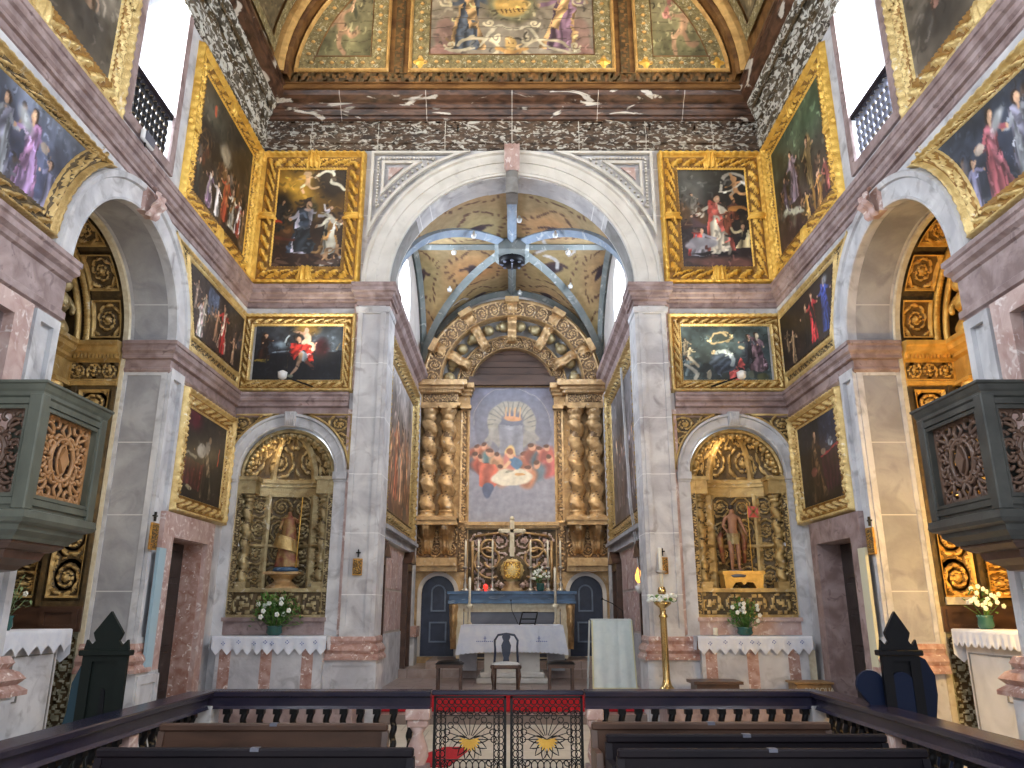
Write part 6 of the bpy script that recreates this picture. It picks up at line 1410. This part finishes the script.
m = MB(); m.lathe([(.05, 0), (.065, .04), (.05, .1), (.035, .11)], 2.27, 12.0, 14, 1.9); m.build('socket', M_brass, Pc)
m = MB(); m.lathe([(.03, 0), (.03, .62), (.02, .63)], 2.27, 12.0, 12, 1.96); t = m.build('candle', M_wax); tag(t, 'thick ivory paschal candle in the brass stand', 'candle')
m = MB(); m.lathe([(.05, 0), (.09, .03), (.05, .05)], 2.27, 12.0, 14, 2.2); m.build('drip_ring', M_silver, t)
Wr = root('flower_wreath', (2.27, 12.0, 1.78), 'ring of white flowers around the brass candle stand', 'flowers'); m = MB(); m2 = MB(); rr = random.Random(4)
for i in range(46):
    a = i/46*2*pi; r = .15+.07*rr.random(); c = (2.27+r*math.cos(a), 12.0+r*math.sin(a), 1.80+.09*rr.random()); (m if i % 5 else m2).blob(c, (.035, .035, .028), 6, 5)
m.build('blossoms', M_petal, Wr); m2.build('leaves', M_leaf, Wr)
Lm = root('sanctuary_lamp', (2.2, 13.7, 1.95), 'amber sanctuary lamp on a white bracket at the right chancel wall', 'lamp')
m = MB(); m.lathe([(.02, 0), (.055, .05), (.06, .12), (.02, .24), (.005, .27)], 2.2, 13.7, 12, 2.12); m.build('glass', M_flame, Lm)
m = MB(); m.lathe([(.02, -.14), (.06, -.08), (.07, -.02), (.03, 0), (.03, .03)], 2.2, 13.7, 12, 2.08); m.tube([(2.28, 13.7, 1.98), (2.2, 13.7, 1.98)], .012, 6); m.build('bracket', M_white, Lm)
m = MB(); m.tube([(2.02, 13.6, 6.0), (2.08, 13.6, 3.5), (2.2, 13.55, 2.2), (2.28, 13.4, 1.2)], .012, 5); m.tube([(2.04, 13.6, 6.0), (2.11, 13.6, 3.5), (2.24, 13.55, 2.2), (2.29, 13.4, 1.0)], .012, 5); o = m.build('hanging_cord', M_stone); tag(o, 'pale double cord hanging down the right chancel wall', 'cord')

# wooden doors with pediments on the chancel side walls
for s, sd in ((-1, 'left'), (1, 'right')):
    D = root('chancel_door', (s*CX, 13.47, CF), 'narrow wooden door frame with a pointed top on the %s chancel wall' % sd, 'door')
    m = MB(TCS(s)); m.plate(rect(13.1, 13.85, CF, 2.55), [rect(13.2, 13.75, CF+.001, 2.42)], 0, .08); m.plate([(13.05, 2.55), (13.9, 2.55), (13.47, 2.82)], [], 0, .16); m.build('frame', M_bwood, D)
    m = MB(TCS(s)); m.box(13.21, 13.74, CF, 2.41, -.12, -.06); m.build('leaf', M_bwood, D)
    D = root('chancel_door', (s*CX, 16.7, .52), 'wooden doorway with carved crest nearest the altarpiece, %s chancel wall' % sd, 'door')
    m = MB(TCS(s)); m.plate(rect(16.45, 17.2, .52, 2.6), [rect(16.55, 17.1, .521, 2.45)], 0, .12); m.plate([(16.4, 2.6), (17.25, 2.6), (16.83, 2.86)], [], 0, .2); m.build('frame', M_bwood, D)
    m = MB(TCS(s)); m.box(16.56, 17.1, .52, 2.45, .01, .04); m.build('leaf', M_door, D)

# gilt plaques of the stations
for i, (T, a, b, w, h, lab, rot) in enumerate(((TB, -2.43, 2.32, .15, .26, 'small gilt relief plaque with a cross on the left chancel pilaster', 0), (TB, 2.38, 2.34, .15, .26, 'small gilt relief plaque with a cross behind the paschal candle', 0),
        (TS(-1), 9.94, 2.58, .2, .34, 'gilt relief plaque with a cross on the left chapel pier', 0), (TS(1), 9.94, 2.52, .2, .34, 'gilt relief plaque on the right chapel pier', 0))):
    c = .13 if T is TB else .06
    loc = [float(np.ravel(q)[0]) for q in T(np.array([a]), np.array([b-h/2]), np.array([c]))]
    P = root('station_plaque', loc, lab, 'plaque', 'station plaques'); m = MB(T); m.box(a-w/2, a+w/2, b-h/2, b+h/2, c, c+.03, .006)
    m.build('tablet', M_plaq, P); m = MB(T); relief(m, a-w*.42, a+w*.42, b-h*.42, b+h*.42, c+.03, .02, 40+i, .1, .008); m.build('relief', M_plaq, P)
    m = MB(T); m.box(a-.008, a+.008, b+h/2+.02, b+h/2+.14, c-.02, c+.02); m.box(a-.035, a+.035, b+h/2+.08, b+h/2+.1, c-.02, c+.02); m.build('cross', M_iron, P)

# spotlights on the lower string course
for s in (-1, 1):
    P = root('cornice_spotlight', (s*3.35, 12.45, 5.26), ('white spotlight on an arm before the left lower painting' if s < 0 else 'white spotlight on an arm before the right lower painting'), 'spotlight')
    m = MB(); m.tube([(s*3.35, 12.35, 5.27), (s*3.7, 11.95, 5.32)], .015, 6); m.build('arm', M_iron, P)
    m = MB(); m.lathe([(.03, 0), (.07, .03), (.08, .12), (.02, .15)], s*3.74, 11.92, 10, 5.27); m.build('head', M_white, P)
# small closed box lights and the inscribed box on the rail side
m = MB(); m.box(2.62, 3.22, 11.6, 12.0, .5, .66); m.box(2.57, 3.27, 11.55, 12.05, .66, .70); o = m.build('wooden_box', M_bwood); tag(o, 'low dark wooden box on the step below the right side altar', 'box')
o_ = root('inscribed_box', (4.28, 11.75, .5), 'carved brown box lettered along its front beside the right wall', 'box')
m = MB(); m.box(4.03, 4.53, 11.6, 11.95, .5, .66, .01); m.box(4.0, 4.56, 11.57, 11.98, .66, .69, .008); m.build('body', M_salv, o_)
fc = bpy.data.curves.new('lettering', 'FONT'); fc.body = 'Sta SALROUA'; fc.size = .095; fc.extrude = .003; fc.align_x = 'CENTER'
fo = bpy.data.objects.new('lettering', fc); COL.objects.link(fo); fo.rotation_euler = (0, 0, 0); bpy.context.view_layer.update(); fm = bpy.data.meshes.new_from_object(fo.evaluated_get(bpy.context.evaluated_depsgraph_get())); bpy.data.objects.remove(fo); fo = bpy.data.objects.new('lettering', fm); COL.objects.link(fo); fm.materials.clear(); fm.materials.append(M_ivory); fo.parent = o_; fo.location = (0, -.155, .05); fo.rotation_euler = (pi/2, 0, 0)

# ---------------------------------------------------------------- statues in the niches
def skin_body(name, joints, edges, parent, mt, sub=2):
    me = bpy.data.meshes.new(name); o0 = ORIG[parent.name]
    me.from_pydata([tuple(np.array(p[:3])-np.array(o0)) for p in joints], edges, []); me.materials.append(mt)
    o = bpy.data.objects.new(name, me); COL.objects.link(o); o.parent = parent; ORIG[o.name] = o0
    md = o.modifiers.new('skin', 'SKIN'); 
    for i, p in enumerate(joints): me.skin_vertices[0].data[i].radius = (p[3], p[4] if len(p) > 4 else p[3]); 
    me.skin_vertices[0].data[0].use_root = True
    sb = o.modifiers.new('sub', 'SUBSURF'); sb.levels = sub; sb.render_levels = sub
    for f in me.polygons: f.use_smooth = True
    md.use_smooth_shade = True
    return o
def man(x, y, z, h, mt, label, arms, parentname='saint_statue'):
    P = root(parentname, (x, y, z), label, 'statue'); k = h
    J = [(0, 0, .52, .075, .06), (0, 0, .63, .065, .055), (0, -.005, .74, .085, .06), (0, 0, .81, .06, .05), (0, -.005, .86, .03), (0, -.01, .93, .052, .06),
         (.055, 0, .47, .05), (.06, -.01, .28, .038), (.062, .005, .16, .032), (.06, 0, .04, .02), (.065, -.06, .015, .018),
         (-.055, 0, .47, .05), (-.05, -.04, .28, .038), (-.05, -.02, .16, .032), (-.045, 0, .04, .02), (-.05, -.06, .015, .018)]
    E = [(0, 1), (1, 2), (2, 3), (3, 4), (4, 5), (0, 6), (6, 7), (7, 8), (8, 9), (9, 10), (0, 11), (11, 12), (12, 13), (13, 14), (14, 15)]
    n = len(J)
    for sgn, ar in ((1, arms[0]), (-1, arms[1])):
        J += [(sgn*.105, 0, .79, .03), (ar[0][0], ar[0][1], ar[0][2], .024), (ar[1][0], ar[1][1], ar[1][2], .017)]; E += [(3, n), (n, n+1), (n+1, n+2)]
        hx, hy, hz = ar[1]; 
        for q in range(4): J.append((hx+sgn*.012, hy-.012-.004*q, hz-.018+.012*q-.02, .006)); E.append((n+2, n+3+q))
        J.append((hx-sgn*.018, hy-.015, hz+.004, .007)); E.append((n+2, n+7)); n = len(J)
    JJ = [(x+p[0]*k, y+p[1]*k, z+p[2]*k)+tuple(r*k for r in p[3:]) for p in J]
    b = skin_body('body', JJ, E, P, mt); return P, k
P, k = man(3.62, 12.72, 2.27, 1.08, M_skin, 'carved bare-chested saint with loincloth in the right niche', (((.15, -.03, .66), (.17, -.10, .55)), ((-.15, -.02, .66), (-.12, -.12, .58))))
m = MB(); m.surf(22, 12, lambda u, v: (3.62+(.115-.02*v+.012*np.sin(12*pi*u))*np.cos(2*pi*u), 12.72+(.095-.01*v+.012*np.sin(12*pi*u))*np.sin(2*pi*u), 2.27+1.08*(.58-.16*v+.03*np.sin(2*pi*u))), cu=True); m.build('loincloth', M_goldg, P)
m = MB(); m.blob((3.62, 12.745, 2.27+1.08*.955), (.05, .045, .045)); m.build('hair', M_door, P)
m = MB()
for sx in (-1, 1): m.tube([(3.62+sx*.10, 12.78, 3.1), (3.62+sx*.2, 12.8, 2.8), (3.62+sx*.17, 12.78, 2.4)], [.03, .06, .03], 7)
m.build('mantle', M_robe, P)
m = MB(); m.lathe([(.17, 0), (.19, .03), (.12, .06), (.14, .1), (.1, .12)], 3.62, 12.72, 16, 2.17); m.build('base', M_slate, P)
fl = root('processional_flag', (3.93, 12.6, 3.0), 'small red square flag with a diagonal cross in the right niche', 'flag')
m = MB(TC(12.6)); m.surf(8, 8, lambda u, v: (3.86+.17*u, 3.12+.18*v, .012*np.sin(6*u))); m.build('cloth', mat('red_pink_silk', (.62, .10, .09), .6), fl)
m = MB(TC(12.58)); m.plate([(3.87, 3.13), (3.89, 3.13), (4.02, 3.28), (4.02, 3.3), (4.0, 3.3), (3.87, 3.15)], [], 0, .004); m.plate([(4.02, 3.13), (4.0, 3.13), (3.87, 3.28), (3.87, 3.3), (3.89, 3.3), (4.02, 3.15)], [], 0, .004); m.build('cross', M_robe, fl)
m = MB(); m.tube([(3.86, 12.62, 2.27), (3.86, 12.62, 3.36)], .008, 5); m.build('staff', M_gold, fl)
P, k = man(-3.66, 12.72, 2.32, .98, M_robe, 'carved robed saint holding a staff in the left niche', (((.16, -.05, .72), (.2, -.10, .86)), ((-.14, -.05, .64), (-.10, -.15, .62))))
m = MB(); m.surf(28, 18, lambda u, v: (-3.66+(.10+.10*v**1.4+.015*np.sin(14*pi*u)*v)*np.cos(2*pi*u), 12.73+(.08+.05*v+.015*np.sin(14*pi*u)*v)*np.sin(2*pi*u), 2.32+.98*(.80-.78*v)), cu=True); m.build('robe', M_robe, P)
m = MB(); m.surf(20, 14, lambda u, v: (-3.66-.02+(.14+.06*v+.015*np.sin(10*pi*u))*np.cos(pi+pi*u*1.1), 12.70+(.12+.05*v)*np.sin(pi+pi*u*1.1), 2.32+.98*(.58-.22*v-.14*u))); m.build('mantle', M_gold3, P)
m = MB(); m.blob((-3.66, 12.75, 2.32+.98*.955), (.055, .06, .06)); m.build('hair', M_gback, P)
m = MB(); m.tube([(-3.47, 12.6, 2.32), (-3.44, 12.6, 3.45)], .009, 5); m.build('staff', M_gold, P)
m = MB(); m.lathe([(.2, 0), (.21, .03), (.19, .06), (.15, .07)], -3.66, 12.72, 16, 2.26); m.build('base', M_bluemarb, P)

# ---------------------------------------------------------------- communion rail, gate, carpet
RY, RX, RT = 8.86, 3.3, .85
m = MB(); m.box(-2.15, 2.15, 12.88, 12.94, .15, CF+.005); m.box(-2.15, 2.15, 12.9, 13.08, CF, CF+.012); o = m.build('red_carpet', M_carpet); tag(o, 'red carpet laid over the chancel step behind the gate', 'carpet')
m = MB(); m.add([(-1.35, 9.35, .012), (-.72, 9.35, .012), (-.50, 10.6, .012), (-.86, 10.6, .012), (-1.35, 9.35, 0), (-.72, 9.35, 0), (-.50, 10.6, 0), (-.86, 10.6, 0)], [(0, 1, 2, 3), (4, 7, 6, 5), (0, 4, 5, 1), (1, 5, 6, 2), (2, 6, 7, 3), (3, 7, 4, 0)]); o = m.build('red_runner', M_carpet); tag(o, 'slanting red runner on the floor behind the left gate leaf', 'carpet')
bal0 = None
def rail_prof(): return [(-.13, RT-.05), (-.14, RT-.01), (-.12, RT), (.12, RT), (.14, RT-.01), (.13, RT-.05), (.09, RT-.07), (.08, RT-.15), (.10, RT-.18), (-.10, RT-.18), (-.08, RT-.15), (-.09, RT-.07), (-.13, RT-.05)]
def balusters(R, pts, mt, z0=.12, z1=RT-.18):
    first = None
    for (x, y) in pts:
        if first is None:
            m = MB(lambda a, b, c: (a, c, b)); twisted(m, x, y, z0+.05, z1-.05, .034, 3, 10, 0)
            for za, zb in ((z0, z0+.06), (z1-.06, z1)): m.box(x-.04, x+.04, za, zb, y-.04, y+.04)
            first = m.build('baluster', mt, R); fx, fy = x, y
        else:
            c = first.copy(); COL.objects.link(c); c.parent = R; c.location = (x-fx, y-fy, 0); ORIG[c.name] = ORIG[first.name]
for s, sd in ((-1, 'left'), (1, 'right')):
    R = root('communion_rail', (s*2.1, RY, 0), 'dark rail with black twisted balusters, %s of the iron gate' % sd, 'railing')
    xi = .87 if s < 0 else .78
    m = MB(); sweep_plan(m, [(s*xi, RY), (s*RX, RY)], [(o, z) for o, z in rail_prof()]); m.build('handrail', M_rail, R)
    m = MB(); m.box(s*xi, s*RX, RY-.1, RY+.1, 0, .12, .01); m.build('plinth_beam', M_pinkd, R)
    balusters(R, [(s*(xi+.22+i*.178), RY) for i in range(13)], M_black)
    m = MB(); m.box(s*(RX-.12), s*(RX+.12), RY-.12, RY+.12, .0, RT-.15, .01); m.build('corner_post', M_stone, R)
    R = root('side_rail', (s*RX, 6.3, 0), 'dark railing running toward the viewer on the %s' % sd, 'railing')
    m = MB(); sweep_plan(m, [(s*RX, RY-.14), (s*RX, 3.6)], rail_prof()); m.build('handrail', M_rail, R)
    m = MB(); m.box(s*(RX-.1), s*(RX+.1), 3.6, RY-.14, 0, .12, .01); m.build('plinth_beam', M_pinkd, R)
    balusters(R, [(s*RX, RY-.32-i*.178) for i in range(26) if i not in (8, 17)], M_black)
    for i in (8, 17): m = MB(); m.box(s*(RX-.08), s*(RX+.08), RY-.32-i*.178-.08, RY-.32-i*.178+.08, .12, RT-.18, .01); m.build('post', M_pink, R)
for s in (-1, 1):
    x = -1.0 if s < 0 else .88
    P = root('gate_post', (x, RY, 0), 'pink marble baluster post at the %s of the gate' % ('left' if s < 0 else 'right'), 'post')
    w = .13 if s < 0 else .09
    m = MB(); m.box(x-w, x+w, RY-.12, RY+.12, RT-.29, RT-.18, .01); m.box(x-w*.85, x+w*.85, RY-.1, RY+.1, RT-.36, RT-.29, .01); m.build('cap', M_pink, P)
    m = MB(); m.lathe([(w*.6, 0), (w*.8, .04), (w*.5, .08), (w*.9, .2), (w*.8, .3), (w*.4, .42), (w*.75, .49)], x, RY, 18, 0); m.build('shaft', M_pink, P)
G = root('iron_gate', (-.04, RY, .05), 'two-leaf black iron gate with gilded shell rosettes and open scrollwork', 'gate')
m = MB(); m.box(-.86, .77, RY-.05, RY+.05, RT-.05, RT, .01); m.build('top_rail', M_rail, G)
for s in (-1, 1):
    x0, x1 = sorted((s*.02-.04, s*.80-.04)); xc = (x0+x1)/2; zb_, zt = .04, RT-.06; TG = TC(RY)
    m = MB(TG)
    for (a0, a1, b0, b1) in ((x0, x0+.028, zb_, zt), (x1-.028, x1, zb_, zt), (x0, x1, zb_, zb_+.022), (x0, x1, zt-.022, zt), (x0+.13, x0+.138, zb_, zt-.2), (x1-.138, x1-.13, zb_, zt-.2), (x0, x1, zt-.20, zt-.192), (x0, x1, zb_+.12, zb_+.128)): m.box(a0, a1, b0, b1, -.012, .012)
    leaf = m.build('leaf_frame', M_iron, G)
    m = MB(TG); zc = .36
    def ring(cx, cz, rx, rz, r=.0055, n=10): m.tube([(cx+rx*math.cos(t), cz+rz*math.sin(t), 0) for t in np.linspace(0, 2*pi, n, endpoint=False)], r, 4, closed=True)
    for i in range(9):
        for xx in (x0+.06, x0+.1, x1-.06, x1-.1): ring(xx, zb_+.05+i*.065, .03, .034)
    for i in range(11): ring(x0+.06+i*.066, zb_+.07, .034, .045); ring(x0+.06+i*.066, zt-.06, .03, .03); ring(x0+.07+i*.066, zt-.14, .034, .04)
    for i in range(8):
        t = -pi+pi*i/7; 
        L = .20; pe = []
        for u in np.linspace(0, 1, 7):
            for sg in (1,): pe.append((xc+L*u*math.cos(t)-.035*math.sin(pi*u)*math.sin(t), zc+L*u*math.sin(t)+.035*math.sin(pi*u)*math.cos(t), 0))
        for u in np.linspace(1, 0, 7)[1:-1]: pe.append((xc+L*u*math.cos(t)+.035*math.sin(pi*u)*math.sin(t), zc+L*u*math.sin(t)-.035*math.sin(pi*u)*math.cos(t), 0))
        m.tube(pe, .006, 4, closed=True)
    for i in range(11):
        t = pi*i/10; m.tube([(xc+.05*math.cos(t), zc+.04*math.sin(t), 0), (xc+.24*math.cos(t), zc+.22*math.sin(t), 0)], .0045, 4); ring(xc+.255*math.cos(t), zc+.235*math.sin(t), .03, .03)
    for sx in (-1, 1):
        for sz in (-1, 1): m.tube([(xc+sx*(.21+.05*(1-t/7)*math.cos(t)), zc+.02+sz*(.24+.05*(1-t/7)*math.sin(t)), 0) for t in np.linspace(0, 6, 12)], .006, 4)
    m.build('scrollwork', M_iron, leaf)
    m = MB(TG); m.surf(40, 5, lambda u, v: (xc+(.10+.02*np.cos(11*pi*2*u))*v*np.cos(-pi-.2+u*(pi+.4)), zc+(.10+.02*np.cos(22*pi*u))*v*np.sin(-pi-.2+u*(pi+.4)), .03-.02*v)); m.build('gilt_shell', M_gold, leaf)

# ---------------------------------------------------------------- pews in front of the rail
def pew(xa, xb, y, top, mt, label, front=False):
    P = root('pew', ((xa+xb)/2, y, 0), label, 'pew', 'pews before the communion rail'); w = xb-xa
    m = MB(); m.box(xa, xb, y-.015, y+.015, .42, top-.05, .004); m.build('backrest', mt, P)
    m = MB(); m.box(xa-.02, xb+.02, y-.035, y+.035, top-.06, top, .012); m.build('top_rail', mt, P)
    m = MB(); m.box(xa, xb, y-.42, y-.02, .40, .44, .01); m.build('seat', mt, P)
    for x in (xa, xb):
        m = MB(lambda a, b, c: (x+c, y+a, b)); m.plate([(-.45, 0), (.05, 0), (.05, top-.06), (-.02, top-.06), (-.05, .6), (-.4, .62), (-.45, .5)], [], -.025, .025); m.build('end_panel', mt, P)
    m = MB(); 
    m.box((xa+xb)/2-.03, (xa+xb)/2+.03, y-.038, y+.02, top-.02, top+.004); m.build('joint_plate', M_slate, P)
    return P
pew(.68, 2.62, 6.9, .79, M_bwood, 'brown pew front in the right block, nearest the communion rail')
pew(.74, 2.85, 6.4, .77, M_dwood, 'dark pew in the right block, between the brown one and the nearest one')
pew(.75, 2.85, 5.8, .765, M_dwood, 'nearest dark pew in the right block at the bottom of the photo')
pew(-2.9, -1.05, 6.9, .78, M_bwood, 'brown pew front in the left block, nearest the communion rail')
pew(-2.85, -.70, 5.8, .77, M_dwood, 'nearest dark pew in the left block at the bottom of the photo')

# ---------------------------------------------------------------- confession screens beside the side rails
for s, sd in ((-1, 'left'), (1, 'right')):
    xc, y = (-3.73, 7.45) if s < 0 else (3.56, 7.45); C = root('confession_screen', (xc, y, 0), ('dark upright confession screen with pointed top and teal side wing, on the left' if s < 0 else 'dark upright confession screen with rounded blue wings, on the right'), 'confession screen')
    T = TC(y); hw = .205 if s < 0 else .175; T = shift(T, 0, -.07)
    m = MB(T); m.plate(rect(xc-hw, xc+hw, .07, 1.40), [rect(xc-hw+.09, xc+hw-.09, .65, 1.3)], -.02, .02); m.plate(rect(xc-hw+.08, xc+hw-.08, .6, 1.31), [], -.02, -.01); m.build('panel', M_screen if s < 0 else M_black, C)
    T = shift(T, 0, -.05)
    m = MB(T); m.box(xc-hw-.03, xc+hw+.03, 1.40, 1.45, -.05, .05, .008)
    m.plate([(xc-hw, 1.45), (xc+hw, 1.45), (xc+hw*.92, 1.54), (xc+hw*.7, 1.49), (xc+hw*.52, 1.53), (xc+hw*.62, 1.575), (xc+hw*.66, 1.60), (xc, 1.79), (xc-hw*.66, 1.60), (xc-hw*.62, 1.575), (xc-hw*.52, 1.53), (xc-hw*.7, 1.49), (xc-hw*.92, 1.54)], [], -.02, .02); m.build('pediment', M_screen if s < 0 else M_black, C)
    if s < 0:
        m = MB(T); m.plate([(xc-hw+.02, 1.38), (xc-hw-.08, 1.30), (xc-hw-.14, 1.15), (xc-hw-.15, .9), (xc-hw-.22, .6), (xc-hw-.28, 0), (xc-hw+.02, 0)], [], -.16, -.12); m.build('wing', M_teal, C)
        m = MB(T); m.plate([(xc-.02, .75), (xc+.05, .75), (xc+.03, 1.1), (xc+.0, 1.12)], [], -.01, .0); m.build('carved_slot', M_black, C)
    else:
        wing = [(xc+hw-.1, 1.40), (xc+hw+.02, 1.41), (xc+hw+.12, 1.36), (xc+hw+.19, 1.22), (xc+hw+.19, 1.05), (xc+hw+.15, .85), (xc+hw+.22, .6), (xc+hw+.3, .3), (xc+hw+.32, 0), (xc+hw-.1, 0)]
        m = MB(T); m.plate(wing, [], -.16, -.12); m.build('wing', M_ink, C)
        m = MB(T); m.plate([(xc-hw+.05, .85), (xc-hw-.10, .85), (xc-hw-.12, .98)]+[(xc-hw-.09+.13*math.cos(t), 1.14+.13*math.sin(t)) for t in np.linspace(pi*1.1, .2, 12)], [], -.10, -.06); m.build('wing', M_ink, C)
        m = MB(T); m.plate([(xc-.12, .7), (xc+.1, .7), (xc+.1, 1.15)]+[(xc+.11*math.cos(t)-.01, 1.15+.11*math.sin(t)) for t in np.linspace(0, pi, 10)]+[(xc-.12, 1.15)], [], -.01, .012); m.build('arched_panel', M_ink, C)
